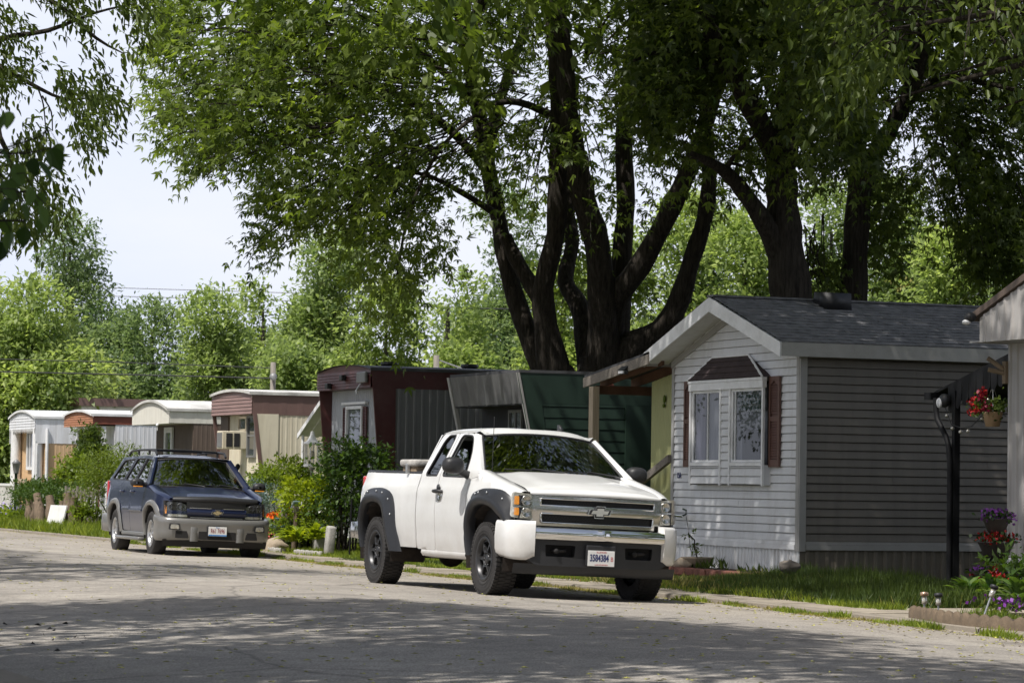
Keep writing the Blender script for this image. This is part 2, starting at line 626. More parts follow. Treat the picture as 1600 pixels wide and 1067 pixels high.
mat('wood_orange', (.40, .175, .09), .6, var=.3, vs=3, stretch=(1, 2, 12))
mat('rust_band', (.20, .06, .038), .6, var=.2)
mat('tan_ribs', (.60, .41, .235), .55, var=.07)
mat('roof_white', (.80, .80, .80), .5, var=.05, dirt=(.3, .28, .25), dirt_amt=.5, ds=.8)
mat('roof_dirty', (.62, .61, .58), .6, var=.12, vs=.8, dirt=(.12, .11, .1), dirt_amt=.85, ds=.7)
mat('roof_dark', (.07, .07, .075), .8, var=.2)
mat('shingles', (.19, .188, .195), .92, var=.35, vs=5, stretch=(1.2, 1.2, 1), bump=.5, bs=55, spec=.2)
mat('black_metal', (.009, .009, .010), .6, spec=.2)
mat('pale_ribs', (.42, .40, .385), .5, var=.05, dirt=(.26, .23, .19), dirt_amt=.45, ds=1.5, dstretch=(5, 5, .5))
mat('pole_wood', (.20, .18, .155), .85, var=.25, vs=3, stretch=(8, 8, .6), bump=.3)
mat('wire_black', (.02, .02, .02), .6)
mat('terracotta', (.52, .34, .20), .7, var=.12)
mat('urn_brown', (.05, .040, .034), .6, var=.3, vs=8)
mat('stone_tan', (.22, .165, .11), .9, var=.25, vs=6, bump=.5, bs=30)
mat('edging_brown', (.135, .098, .064), .9, var=.3, vs=6, bump=.5, bs=30)
mat('stone_grey', (.40, .385, .36), .9, var=.25, vs=6, bump=.5, bs=30)
mat('boulder_tan', (.38, .31, .23), .85, var=.2, vs=5, bump=.4, bs=20)
mat('boulder_dark', (.15, .13, .11), .9, var=.3, vs=6, bump=.5, bs=30)
mat('brick_red', (.20, .080, .058), .9, var=.4, vs=7, bump=.9, bs=22)
mat('soil', (.055, .038, .027), .95, var=.4, vs=15, bump=.8, bs=30)
mat('copper_cap', (.62, .42, .30), .3, metal=.8); mat('steel', (.55, .56, .57), .3, metal=.7)
mat('blue_sign', (.42, .58, .74), .5); mat('sign_white', (.75, .75, .73), .6)
mat('rail_white', (.78, .78, .76), .5); mat('log_bark', (.17, .125, .085), .9, var=.4, vs=8, bump=.9, bs=16, stretch=(3, 3, .6))
mat('petal_red', (.40, .012, .014), .5, var=.3, vs=30); mat('petal_magenta', (.34, .008, .055), .5, var=.3, vs=30)
mat('petal_purple', (.22, .05, .33), .5, var=.35, vs=30); mat('petal_orange', (.90, .17, .012), .5, var=.3, vs=20)
mat('petal_pink', (.78, .20, .15), .5, var=.3, vs=20); mat('petal_lavender', (.35, .28, .62), .5, var=.3, vs=20)
mat('curtain', (.20, .20, .225), .9, var=.1, vs=2, stretch=(14, 14, .4)); mat('curtain_purple', (.12, .11, .16), .9, var=.15, vs=2, stretch=(14, 14, .4))
mat('valance', (.20, .21, .21), .9); mat('valance_spot', (.05, .085, .082), .9)
mat('litter', (.42, .40, .09), .7, var=.5, vs=3); mat('twig', (.17, .13, .09), .9, var=.3)
mat('grime_leaf', (.012, .012, .012), .9)


# road dust on the lower part of the white paint
_m = MATS['white_paint']; _nt = _m.node_tree; _b = [n for n in _nt.nodes if n.type == 'BSDF_PRINCIPLED'][0]
_src = _b.inputs['Base Color'].links[0].from_socket
_tc = nd(_nt, 'ShaderNodeTexCoord'); _sp = nd(_nt, 'ShaderNodeSeparateXYZ'); lk(_nt, _tc.outputs['Object'], _sp.inputs[0])
_mr = nd(_nt, 'ShaderNodeMapRange'); _mr.inputs[1].default_value = .95; _mr.inputs[2].default_value = .38; _mr.inputs[3].default_value = 0; _mr.inputs[4].default_value = .75
lk(_nt, _sp.outputs[2], _mr.inputs[0])
_mu = nd(_nt, 'ShaderNodeMath', operation='MULTIPLY'); lk(_nt, _mr.outputs[0], _mu.inputs[0]); lk(_nt, noise(_nt, 5, 7, .7), _mu.inputs[1])
lk(_nt, mixc(_nt, _mu.outputs[0], _src, (.40, .35, .29)), _b.inputs['Base Color'])


def barkmat(name, a, b):
    m, nt, out = newmat(name)
    p = nd(nt, 'ShaderNodeBsdfPrincipled'); lk(nt, p.outputs[0], out.inputs[0])
    f = noise(nt, 5, 9, .7, stretch=(4.5, 4.5, .45))
    lk(nt, ramp(nt, f, [(.36, a), (.64, b)]), p.inputs['Base Color'])
    p.inputs['Roughness'].default_value = .95; p.inputs['Specular IOR Level'].default_value = .2
    bp = nd(nt, 'ShaderNodeBump'); bp.inputs['Strength'].default_value = .9; bp.inputs['Distance'].default_value = .06
    f2 = noise(nt, 9, 6, .7, stretch=(3.5, 3.5, .45))
    bp.inputs['Distance'].default_value = .12; lk(nt, f2, bp.inputs['Height']); lk(nt, bp.outputs[0], p.inputs['Normal'])
    MATS[name] = m


barkmat('bark_dark', (.026, .022, .018), (.088, .074, .060))
barkmat('bark_pale', (.05, .045, .038), (.13, .115, .095))
leafmat('maple_leaf', (.024, .050, .014), (.265, .335, .062), .48, tcol=(.95, 1, .43))
leafmat('maple_shaded', (.016, .036, .012), (.185, .235, .048), .46, tcol=(.97, 1, .42))  # copy of maple_leaf with the right crowns' shade in the colour
leafmat('yew_leaf', (.022, .050, .012), (.11, .18, .03), .3)
leafmat('canopy_leaf', (.016, .034, .010), (.06, .10, .022), .18)
leafmat('near_leaf', (.018, .04, .012), (.08, .14, .03), .45)
leafmat('street_leaf', (.028, .052, .014), (.15, .20, .036), .46)
leafmat('back_leaf_a', (.098, .152, .066), (.455, .53, .20), .48, tcol=(.95, 1, .62))  # distance haze is mixed into these paler background leaf colours
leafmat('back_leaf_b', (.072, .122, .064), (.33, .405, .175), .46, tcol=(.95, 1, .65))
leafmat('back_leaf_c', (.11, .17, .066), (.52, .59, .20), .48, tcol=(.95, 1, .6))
leafmat('shrub_leaf', (.045, .085, .012), (.30, .38, .035), .42)
leafmat('lime_leaf', (.12, .18, .012), (.42, .48, .03), .40)
leafmat('dark_leaf', (.012, .032, .010), (.05, .10, .024), .28, spec=.6, rough=.3)
leafmat('gloss_leaf', (.022, .052, .012), (.12, .20, .036), .34, spec=.6, rough=.28)
leafmat('spruce_leaf', (.06, .10, .095), (.22, .30, .29), .15)
leafmat('juniper_leaf', (.05, .09, .012), (.24, .30, .035), .25)
leafmat('grass_blade', (.030, .055, .012), (.13, .18, .036), .36, rough=.5)  # the lawn's shade is put into this darker green
leafmat('grass_sunny', (.08, .13, .015), (.34, .40, .05), .40, rough=.5)  # lit copy of grass_blade, sunlight in the colour
leafmat('grass_dry', (.16, .15, .04), (.42, .36, .13), .30, rough=.7)
leafmat('hosta_leaf', (.03, .075, .018), (.16, .25, .04), .35, spec=.6, rough=.3)


def asphalt():
    m, nt, out = newmat('asphalt')
    p = nd(nt, 'ShaderNodeBsdfPrincipled'); lk(nt, p.outputs[0], out.inputs[0])
    tc = nd(nt, 'ShaderNodeTexCoord'); V = tc.outputs['Object']
    big = noise(nt, .35, 6, .6, V, (1.6, .5, 1))
    c = ramp(nt, big, [(.3, (.27, .248, .222)), (.7, (.37, .34, .303))])
    med = noise(nt, 3.2, 6, .7, V)
    c = mixc(nt, .5, c, ramp(nt, med, [(.3, (.30, .30, .30)), (.75, (.72, .71, .70))]), 'OVERLAY')
    fine = noise(nt, 60, 3, .8, V)
    c = mixc(nt, .75, c, ramp(nt, fine, [(.34, (.12, .12, .12)), (.5, (.5, .5, .5)), (.67, (.92, .91, .88))]), 'OVERLAY')
    # cracks
    dv = nd(nt, 'ShaderNodeTexNoise'); dv.inputs['Scale'].default_value = 1.3; dv.inputs['Detail'].default_value = 5; lk(nt, V, dv.inputs['Vector'])
    ad = mixc(nt, .25, V, dv.outputs['Color'], 'ADD')
    vo = nd(nt, 'ShaderNodeTexVoronoi', feature='DISTANCE_TO_EDGE'); vo.inputs['Scale'].default_value = .33
    lk(nt, ad, vo.inputs['Vector'])
    ck = ramp(nt, vo.outputs['Distance'], [(0, (.30, .30, .30)), (.010, (1, 1, 1))])
    c = mixc(nt, .55, c, ck, 'MULTIPLY')
    # pale dust and grit along the kerb side
    sp = nd(nt, 'ShaderNodeSeparateXYZ'); lk(nt, V, sp.inputs[0])
    mr = nd(nt, 'ShaderNodeMapRange'); mr.inputs[1].default_value = 12.2; mr.inputs[2].default_value = 14.6
    lk(nt, sp.outputs[0], mr.inputs[0])
    mu = nd(nt, 'ShaderNodeMath', operation='MULTIPLY'); lk(nt, mr.outputs[0], mu.inputs[0]); lk(nt, med, mu.inputs[1])
    c = mixc(nt, mu.outputs[0], c, (.33, .285, .225))
    oil = noise(nt, .55, 3, .5, V, (1, .8, 1))
    c = mixc(nt, ramp(nt, oil, [(.62, (0, 0, 0)), (.74, (.5, .5, .5))]), c, (.075, .070, .064))
    pt = nd(nt, 'ShaderNodeTexVoronoi'); pt.inputs['Scale'].default_value = .16; pt.inputs['Randomness'].default_value = 1; lk(nt, ad, pt.inputs['Vector'])
    hsv = nd(nt, 'ShaderNodeSeparateColor'); lk(nt, pt.outputs['Color'], hsv.inputs[0])
    c = mixc(nt, .5, c, ramp(nt, hsv.outputs[0], [(.0, (.40, .40, .40)), (.5, (.5, .5, .5)), (1, (.60, .60, .59))]), 'OVERLAY')
    lk(nt, c, p.inputs['Base Color']); p.inputs['Roughness'].default_value = .93; p.inputs['Specular IOR Level'].default_value = .25
    bp = nd(nt, 'ShaderNodeBump'); bp.inputs['Strength'].default_value = .55; bp.inputs['Distance'].default_value = .015
    lk(nt, fine, bp.inputs['Height']); lk(nt, bp.outputs[0], p.inputs['Normal'])
    MATS['asphalt'] = m


asphalt()
mat('concrete', (.33, .285, .225), .92, var=.2, vs=2, bump=.35, bs=50, dirt=(.15, .125, .09), dirt_amt=.6, ds=2.5)
mat('kerb_stone', (.27, .235, .19), .92, var=.25, vs=3, bump=.5, bs=40, dirt=(.09, .075, .055), dirt_amt=.7, ds=3)


def groundmat():
    m, nt, out = newmat('yard_ground')
    p = nd(nt, 'ShaderNodeBsdfPrincipled'); lk(nt, p.outputs[0], out.inputs[0])
    f = noise(nt, .8, 8, .7); g = noise(nt, 25, 4, .7)
    c = ramp(nt, f, [(.35, (.060, .085, .022)), (.55, (.085, .095, .03)), (.72, (.15, .115, .07))])
    c = mixc(nt, .6, c, ramp(nt, g, [(.3, (.25, .25, .25)), (.7, (.75, .75, .75))]), 'OVERLAY')
    lk(nt, c, p.inputs['Base Color']); p.inputs['Roughness'].default_value = .95
    bp = nd(nt, 'ShaderNodeBump'); bp.inputs['Strength'].default_value = .8; bp.inputs['Distance'].default_value = .05
    lk(nt, g, bp.inputs['Height']); lk(nt, bp.outputs[0], p.inputs['Normal'])
    MATS['yard_ground'] = m


groundmat()

# ------------------------------------------------------------------ ground, road, kerb, footway
KERB = [(-60, 13.2), (0, 13.2), (14, 13.45), (22, 13.95), (25.8, 14.35), (29.3, 14.6), (31, 14.66), (45, 14.78), (48.4, 15.05), (60, 15.2), (72, 15.25), (90, 15.4), (140, 15.8), (260, 17)]


def kx(y): return lerp_tab(KERB, y)


def zroad(x):
    c = 8.9; d = abs(x - c)
    return .118 - .0352 * max(0, d - .6) if x > c else .118 - .030 * max(0, d - .6)


b = mb(True); rows = []
ysr = [-60 + 4 * i for i in range(15)] + [i * 1.0 for i in range(0, 91)] + [90 + 6 * i for i in range(1, 29)]
for y in ysr:
    xr = kx(y) + .05
    r = []
    for i in range(29):
        x = 3.75 + (xr - 3.75) * i / 28
        r.append((x, y, zroad(x) + .006 * math.sin(x * 3.1 + y * .7) * math.sin(y * .43) + (-.06 - zroad(xr)) * sstep(.75, 1, i / 28)))
    rows.append(r)
b.grid(rows); tag(b.build('road', 'asphalt', fixn=True), kind='structure')

b = mb(); rows = []                          # ground sheet reaching the horizon
gxl = [-2500, -600, -150, -40, -10, 1, 2.25]
gxr = [0, .3, .6, .9, 1.4, 1.9, 2.4, 2.9, 3.4, 3.9, 4.4, 5, 6, 8, 11, 16, 26, 60, 150, 600, 2500]
gy = [-2500, -600, -150, -40, -10, 8] + [14 + 1.5 * i for i in range(62)] + [115, 140, 200, 400, 1000, 2500]


def zg(x, y):
    if 3.4 < x < kx(y) + .07: return -.30
    z = -.035
    if x >= 14: z += -.10 * sstep(37.6, 41.5, y) * sstep(16.2, 18.6, x) * (1 - sstep(46, 50, y))
    z += .05 * sstep(47, 52, y) * sstep(17, 18.5, x)
    return z


for y in gy: rows.append([(x, y, -.035) for x in gxl] + [(2.4, y, -.30), (kx(y) + .08, y, -.30)] + [(kx(y) + .13 + q, y, zg(kx(y) + .13 + q, y)) for q in gxr])
b.grid(rows); tag(b.build('ground', 'yard_ground', fixn=True), kind='structure')

b = mb(); ys = [i * .75 for i in range(24, 160)]     # low worn concrete kerb, in pieces
i = 0
while i < len(ys) - 4:
    n = 4
    for j in range(n):
        y0 = ys[i + j] + (.012 if j == 0 else 0); y1 = ys[i + j + 1] - (.012 if j == n - 1 else 0)
        dz = .006 * math.sin(i * 1.7); a0, a1 = kx(y0), kx(y1)
        P = [(a0, y0, -.14), (a0 + .02, y0, -.02 + dz), (a0 + .045, y0, -.008 + dz), (a0 + .17, y0, -.008 + dz)]
        Q = [(a1, y1, -.14), (a1 + .02, y1, -.02 + dz), (a1 + .045, y1, -.008 + dz), (a1 + .17, y1, -.008 + dz)]
        b.grid([P, Q])
    i += n
tag(b.build('kerb', 'kerb_stone', fixn=True), kind='structure')
b = mb()                                       # footway slabs behind the kerb and the walk up to the next home
for k in range(70):
    y0 = 16 + k * 1.22; y1 = y0 + 1.205
    a0, a1 = kx(y0) + .18, kx(y1) + .18
    w = .78 if y0 < 50 else .5
    z = -.012 + .005 * math.sin(k * 2.3)
    if 60 < y0: continue
    b.prism([(a0, y0, z), (a0 + w, y0, z), (a1 + w, y1, z), (a1, y1, z)], (0, 0, -.12))
for k in range(4):
    b.box(15.05 + k * .98, 15.05 + k * .98 + .965, 26.6, 28.3, -.14, -.016)
tag(b.build('pavement', 'concrete', fixn=True), kind='structure')
b = mb()                                       # pavement on the near left side of the road
for k in range(26):
    y0 = 8 + k * 1.3
    b.box(2.3, 3.78, y0, y0 + 1.285, -.2, .06)
    b.box(3.785, 3.95, y0, y0 + 1.285, -.3, .052)
tag(b.build('pavement_left', 'kerb_stone', fixn=True), kind='structure')
# ------------------------------------------------------------------ house builders (local axes: x into the lot, y along the street, z up)
def ribs_wall(b, p0, p1, zlo, zhi, pitch=.12, dep=.018, out=(0, -1), slope=(0, 0)):
    """vertical ribbed metal sheet from plan point p0 to p1; zlo/zhi numbers or functions of 0..1; slope shifts the top in plan"""
    p0 = Vector(p0); p1 = Vector(p1); L = (p1 - p0).length; n = max(1, int(L / pitch))
    o = Vector(out).normalized(); fz = zhi if callable(zhi) else (lambda t: zhi); fl = zlo if callable(zlo) else (lambda t: zlo)
    lo = []; hi = []
    for i in range(n):
        for f, d in ((0, 0), (.55, 0), (.66, 1), (.89, 1)):
            t = (i + f) / n
            q = p0 + (p1 - p0) * t + o * dep * d
            lo.append((q.x, q.y, fl(t))); hi.append((q.x + slope[0], q.y + slope[1], fz(t)))
    lo.append((p1.x, p1.y, fl(1))); hi.append((p1.x + slope[0], p1.y + slope[1], fz(1)))
    return b.grid([lo, hi])


JOINT = random.Random(12)


def lap_wall(b, p0, p1, z0, z1, pitch=.118, dep=.028, out=(0, -1), ext=None, groove=.012):
    """horizontal clapboards; ext(z) gives the covered range 0..1 at a height"""
    p0 = Vector(p0); p1 = Vector(p1); o = Vector(out).normalized(); z = z0
    while z < z1 - .005:
        zt = min(z + pitch, z1)
        ea = ext(z) if ext else (0, 1); eb = ext(zt) if ext else (0, 1)
        if eb[1] - eb[0] < .01: eb = ((ea[0] + ea[1]) / 2 - .01, (ea[0] + ea[1]) / 2 + .01)
        Lw = (p1 - p0).length; cut = JOINT.uniform(.1, .9) if Lw < 6 else JOINT.uniform(.05, .25)
        segs = [(0, cut), (cut, 1)] if Lw > 2 and JOINT.random() < .65 else [(0, 1)]
        for si, (s0, s1) in enumerate(segs):          # boards butt with a small step at a joint
            rows = []; ex = .0035 if si else 0; sag = JOINT.uniform(-.0015, .0015)
            for k, (zz, d) in enumerate(((z, -.010), (z + .002, dep + ex), (z + .018, dep * .96 + ex), (zt - groove, .010 + ex), (zt, -.010))):
                f = (zz - z) / (zt - z); a = ea[0] + (eb[0] - ea[0]) * f; c = ea[1] + (eb[1] - ea[1]) * f
                a, c = a + (c - a) * s0, a + (c - a) * s1
                q0 = p0 + (p1 - p0) * a + o * d; q1 = p0 + (p1 - p0) * c + o * d
                rows.append([(q0.x, q0.y, zz + sag), (q1.x, q1.y, zz - sag)])
            b.grid(rows)
            if si: b.quad(rows[1][0], rows[3][0], tuple(Vector(rows[3][0]) - Vector((o.x, o.y, 0)) * .006), tuple(Vector(rows[1][0]) - Vector((o.x, o.y, 0)) * .006))
        z = zt
    return b


def bars(b, p, u, v, w, h, t, depth, out):
    """a rectangular frame: p lower corner, u/v unit axes, bar width t"""
    p, u, v, o = Vector(p), Vector(u), Vector(v), Vector(out)
    for (a0, a1, b0, b1) in ((0, w, 0, t), (0, w, h - t, h), (0, t, t, h - t), (w - t, w, t, h - t)):
        b.prism([p + u * a0 + v * b0, p + u * a1 + v * b0, p + u * a1 + v * b1, p + u * a0 + v * b1], o * depth)
    return b


def window(par, p, u, w, h, out, frame='trim_white', paneM='pane_dark', t=.05, depth=.05, mull=(), name='window', backM=None):
    u = Vector(u); o = Vector(out); v = Vector((0, 0, 1)); p = Vector(p)
    b = mb(); bars(b, p, u, v, w, h, t, depth, out)
    for kind, f in mull:
        if kind == 'v': b.prism([p + u * (w * f - t * .35) + v * t, p + u * (w * f + t * .35) + v * t, p + u * (w * f + t * .35) + v * (h - t), p + u * (w * f - t * .35) + v * (h - t)], o * depth * .8)
        else: b.prism([p + u * t + v * (h * f - t * .35), p + u * (w - t) + v * (h * f - t * .35), p + u * (w - t) + v * (h * f + t * .35), p + u * t + v * (h * f + t * .35)], o * depth * .8)
    fr = b.build(name, frame, par, fixn=True)
    q = p + o * depth * .35
    g = mb().quad(q + u * t + v * t, q + u * (w - t) + v * t, q + u * (w - t) + v * (h - t), q + u * t + v * (h - t)).build('pane', paneM, fr)
    if backM:
        q = p + o * .004
        mb().quad(q + u * t + v * t, q + u * (w - t) + v * t, q + u * (w - t) + v * (h - t), q + u * t + v * (h - t)).build('curtain', backM, fr)
    return fr


def arc_z(y, w, z, rise):
    t = 2 * y / w - 1
    return z + rise * (1 - t * t)


# ---- N1: the grey vinyl home with the gable and the box window --------------------------------
H = thing('mobile_home', 'grey vinyl mobile home with white gable, shingle roof and brown shuttered box window', 'mobile home', (19.455, 37.87, 0), group='mobile homes along the street')
W1, L1 = 4.3, 15.0; ZE, ZP = 3.30, 4.06
ext1 = lambda z: (0, 1) if z < 3.19 else (min(.5, (z - 3.19) / (ZP - 3.19) * .5 * 1.06), max(.5, 1 - (z - 3.19) / (ZP - 3.19) * .5 * 1.06))
b = mb(); lap_wall(b, (0, 0), (0, W1), .50, ZP - .14, out=(-1, 0), ext=ext1)
b.box(.02, .06, .03, W1 - .03, .3, 3.1)
b.build('front_wall', 'vinyl_grey', H, fixn=True)
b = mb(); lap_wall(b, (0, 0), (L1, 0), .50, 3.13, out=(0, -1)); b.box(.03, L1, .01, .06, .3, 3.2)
b.build('side_wall', 'vinyl_shaded', H, fixn=True)
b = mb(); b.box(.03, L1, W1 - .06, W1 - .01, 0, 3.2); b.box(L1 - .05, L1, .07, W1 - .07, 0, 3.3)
b.build('rear_wall', 'vinyl_shaded', H)
b = mb()                                     # corner posts and bottom trim
for bx in (((-.03, .075, -.035, .0), (-.035, .0, .0, .085)), ((-.035, 0, W1 - .07, W1 + .02),)):
    b = mb()
    for (x0, x1, y0, y1) in bx: b.box(x0, x1, y0, y1, .36, 3.17)
    b.build('corner_trim', 'trim_grey', H)
b = mb(); b.box(-.045, -.005, .09, W1 - .075, .38, .455); b.box(-.03, -.005, .09, W1 - .075, .457, .499)
b.build('starter_trim', 'trim_white', H)
b = mb(); b.box(.08, L1, -.045, -.005, .38, .455); b.box(.08, L1, -.03, -.005, .457, .499)
b.build('base_trim', 'trim_grey', H)
ribs_wall(mb(), (-.004, W1), (-.004, 0), -.2, .378, .105, .016, (-1, 0)).build('front_skirt', 'skirt_white', H, fixn=True)
ribs_wall(mb(), (0, -.004), (L1, -.004), -.2, .378, .155, .02, (0, -1)).build('side_skirt', 'skirt_shaded', H, fixn=True)
# roof: shingle courses as thin overlapping strips
OV, EO = .42, .20
b = mb(); sl = (ZP - ZE) / (W1 / 2 + EO); n = 15
rnd = random.Random(3)
for side in (0, 1):
    for k in range(n):
        ya = -EO + (W1 / 2 + EO) * k / n; yb = -EO + (W1 / 2 + EO) * (k + 1) / n
        za = ZE + sl * (ya + EO) + .03; zb = ZE + sl * (yb + EO) + .012
        x = -OV - .01 - rnd.random() * .25
        x0c = -OV - .01
        while x0c < L1 + .2:
            x1c = min(x0c + .26 + .12 * rnd.random(), L1 + .2); d = rnd.random() * .012
            pts = [(x0c, ya - d, za), (x1c, ya - d, za), (x1c, yb, zb), (x0c, yb, zb)]
            if side: pts = [(p[0], W1 - p[1], p[2]) for p in pts]
            b.quad(*pts)
            b.quad(pts[0], pts[1], (pts[1][0], pts[1][1], za - .02), (pts[0][0], pts[0][1], za - .02))
            x0c = x1c + .004
b.box(-OV - .01, L1 + .2, W1 / 2 - .11, W1 / 2 + .11, ZP + .005, ZP + .035)
b.build('roof', 'shingles', H, fixn=True)
b = mb()                                     # rake boards, eaves fascia
for sgn in (0, 1):
    f = lambda y: W1 - y if sgn else y
    ya, yb = -EO, W1 / 2
    pts = [(-OV - .03, f(ya), ZE - .20), (-OV - .03, f(yb), ZP - .215), (-OV - .03, f(yb), ZP - .005), (-OV - .03, f(ya), ZE + .005)]
    b.prism(pts, (.028, 0, 0))
b.build('rake_board', 'trim_white', H, fixn=True)
b = mb(); b.box(-OV + .0, L1 + .2, -EO - .012, -EO + .012, ZE - .19, ZE + .005)
b.box(-OV, L1 + .2, W1 + EO - .012, W1 + EO + .012, ZE - .19, ZE + .005)
b.build('eaves_board', 'eaves_grey', H, fixn=True)
b = mb()                                     # ribbed soffits under the overhang
for sgn in (0, 1):
    f = lambda y: W1 - y if sgn else y
    for k in range(16):
        y0 = -EO + .02 + (W1 / 2 + EO - .03) * k / 16; y1 = y0 + (W1 / 2 + EO - .03) / 16
        z0 = ZE - .16 + sl * (y0 + EO); z1 = ZE - .16 + sl * (y1 + EO)
        b.quad((-OV, f(y0), z0), (-.02, f(y0), z0), (-.02, f(y1 - .02), z1), (-OV, f(y1 - .02), z1))
        b.quad((-OV, f(y1 - .02), z1), (-.02, f(y1 - .02), z1), (-.02, f(y1), z1 + .012), (-OV, f(y1), z1 + .012))
b.quad((0, -EO + .01, ZE - .15), (L1, -EO + .01, ZE - .15), (L1, -.0, ZE - .15), (0, 0, ZE - .15))
b.build('soffit', 'vinyl_grey', H, fixn=True)
b = mb()
for sgn in (0, 1):
    f = lambda y: W1 - y if sgn else y
    b.prism([(-.05, f(-.02), ZE - .215), (-.05, f(W1 / 2), ZP - .30), (-.05, f(W1 / 2), ZP - .20), (-.05, f(-.02), ZE - .12)], (.045, 0, 0))
b.build('gable_trim', 'trim_grey', H, fixn=True)
# roof vent
b = mb(True)
vx, vy = 1.22, W1 / 2 - .32
b.prism([(vx, vy - .17, 3.91), (vx, vy + .2, 4.02), (vx, vy + .16, 4.19), (vx, vy - .15, 4.17)], (.46, 0, 0))
b.smooth = False; b.build('roof_vent', 'black_plastic', H, fixn=True)
# box window
BX = thing('box_window', None, None); BX.parent = H
yb0, yb1, zb0, zb1, D = .92, 3.40, 1.28, 2.80, .12
b = mb()
lap_wall(b, (-D, yb0), (-D, yb0 + 1.12), 1.30, 1.56, out=(-1, 0)); lap_wall(b, (-D, yb0 + 1.40), (-D, yb1), 1.30, 1.56, out=(-1, 0))
lap_wall(b, (-D, yb0 + 1.12), (-D, yb0 + 1.40), 1.30, zb1 - .06, out=(-1, 0))
b.quad((-D, yb0, 1.285), (0, yb0, 1.285), (0, yb1, 1.285), (-D, yb1, 1.285))
b.quad((-D, yb0, 1.285), (0, yb0, 1.285), (0, yb0, 1.58), (-D, yb0, 1.58)); b.quad((-D, yb1, 1.285), (0, yb1, 1.285), (0, yb1, 1.58), (-D, yb1, 1.58))
b.build('window_apron', 'vinyl_grey', BX, fixn=True)
b = mb()                                    # white edge trim
for y in (yb0 - .01, yb0 + 1.08, yb0 + 1.40, yb1 - .03):
    b.box(-D - .035, -D + .0, y, y + .045, 1.275, zb1 - .07)
b.box(-D - .05, -D + .02, yb0 - .02, yb1 + .02, zb1 - .10, zb1 + .01); b.box(-D - .06, -D + .02, yb0 - .03, yb1 + .03, zb1 + .012, zb1 + .05)
b.box(-D - .045, -D + .01, yb0 + .035, yb0 + 1.08, 1.565, 1.615); b.box(-D - .045, -D + .01, yb0 + 1.445, yb1 - .03, 1.565, 1.615)
for y in (yb0 - .002, yb1 - .04): b.box(-.03, 0, y, y + .04, 1.3, zb1 - .05)
b.build('window_trim', 'trim_white', BX, fixn=True)
for (a, c, mf) in ((yb0 + 1.455, yb1 - .045, .46), (yb0 + .05, yb0 + 1.07, .9)):
    fr = window(BX, (-D + .02, a, 1.62), (0, 1, 0), c - a, zb1 - .105 - 1.62, (-1, 0, 0), 'trim_white', 'house_glass', .035, .03, (('v', mf),), 'sash')
b = mb()                                    # shingled hood
zt = 3.20
A = [(-D - .06, yb0 - .03, zb1 + .055), (-D - .06, yb1 + .03, zb1 + .055), (-.02, yb1 - .50, zt), (-.02, yb0 + .74, zt)]
for k in range(4):
    f0, f1 = k / 4, (k + 1) / 4
    l0, l1, r0, r1 = [Vector(A[0]).lerp(Vector(A[3]), f) for f in (f0, f1)] + [Vector(A[1]).lerp(Vector(A[2]), f) for f in (f0, f1)]
    up = Vector((-.012, 0, .012))
    b.quad(l0 + up, r0 + up, r1, l1)
    b.quad(l0, l0 + up, r0 + up, r0)
b.poly([A[0], A[3], (-.02, yb0 - .03, zb1 + .055)]); b.poly([A[1], A[2], (-.02, yb1 + .03, zb1 + .055)])
b.build('window_hood', 'awning_shingle', BX, fixn=True)
b = mb(); b.tube([A[0], A[3]], .018, 6); b.tube([A[3], A[2]], .018, 6); b.tube([A[2], A[1]], .018, 6)
b.build('hood_flashing', 'trim_white', BX, fixn=True)
# what stands behind the glass
mb().box(-.040, -.032, yb0 + .01, yb1 - .01, 1.32, zb1).build('dark_backing', 'interior_dark', BX)  # flat dark sheet in place of the unlit room
b = mb(True); rows = []
def curt(y0, y1, x, zt, zb, n=44, amp=.03):
    r = [[], []]
    for i in range(n + 1):
        y = y0 + (y1 - y0) * i / n
        dx = amp * math.sin(i * 1.35) + .01 * math.sin(i * .5)
        r[0].append((x + dx, y, zb)); r[1].append((x + dx * .5, y, zt))
    return r
b.grid(curt(yb0 + 1.46, yb0 + 2.02, -.068, 2.7, 1.45, 44, .012)); b.build('curtain', 'curtain', BX)
b = mb(True); b.grid(curt(yb0 + 2.1, yb1 - .03, -.062, 2.72, 1.4, 30, .010)); b.build('purple_curtain', 'curtain_purple', BX)
b = mb(True); b.grid(curt(yb0 + .03, yb0 + 1.1, -.055, 2.75, 1.4, 30, .008)); b.build('back_curtain', 'curtain', BX)
b = mb(True); r = curt(yb0 + .04, yb0 + .98, -.068, 2.72, 2.36, 30, .006); b.grid(r); vl = b.build('valance', 'valance', BX)
b = mb(); rr = random.Random(5)
for i in range(9):
    for j in range(4):
        y = yb0 + .1 + i * .1 + (j % 2) * .05; z = 2.41 + j * .085
        b.prism([(-.082, y + .034 * math.cos(a), z + .034 * math.sin(a)) for a in [k * PI / 3 + rr.random() for k in range(6)]], (.004, 0, 0))
b.build('valance_pattern', 'valance_spot', vl)
b = mb(); b.bevbox(-.095, -.066, yb0 + .12, yb0 + .78, 1.63, 2.10, .008); b.build('screen_back', 'interior_dark', BX)
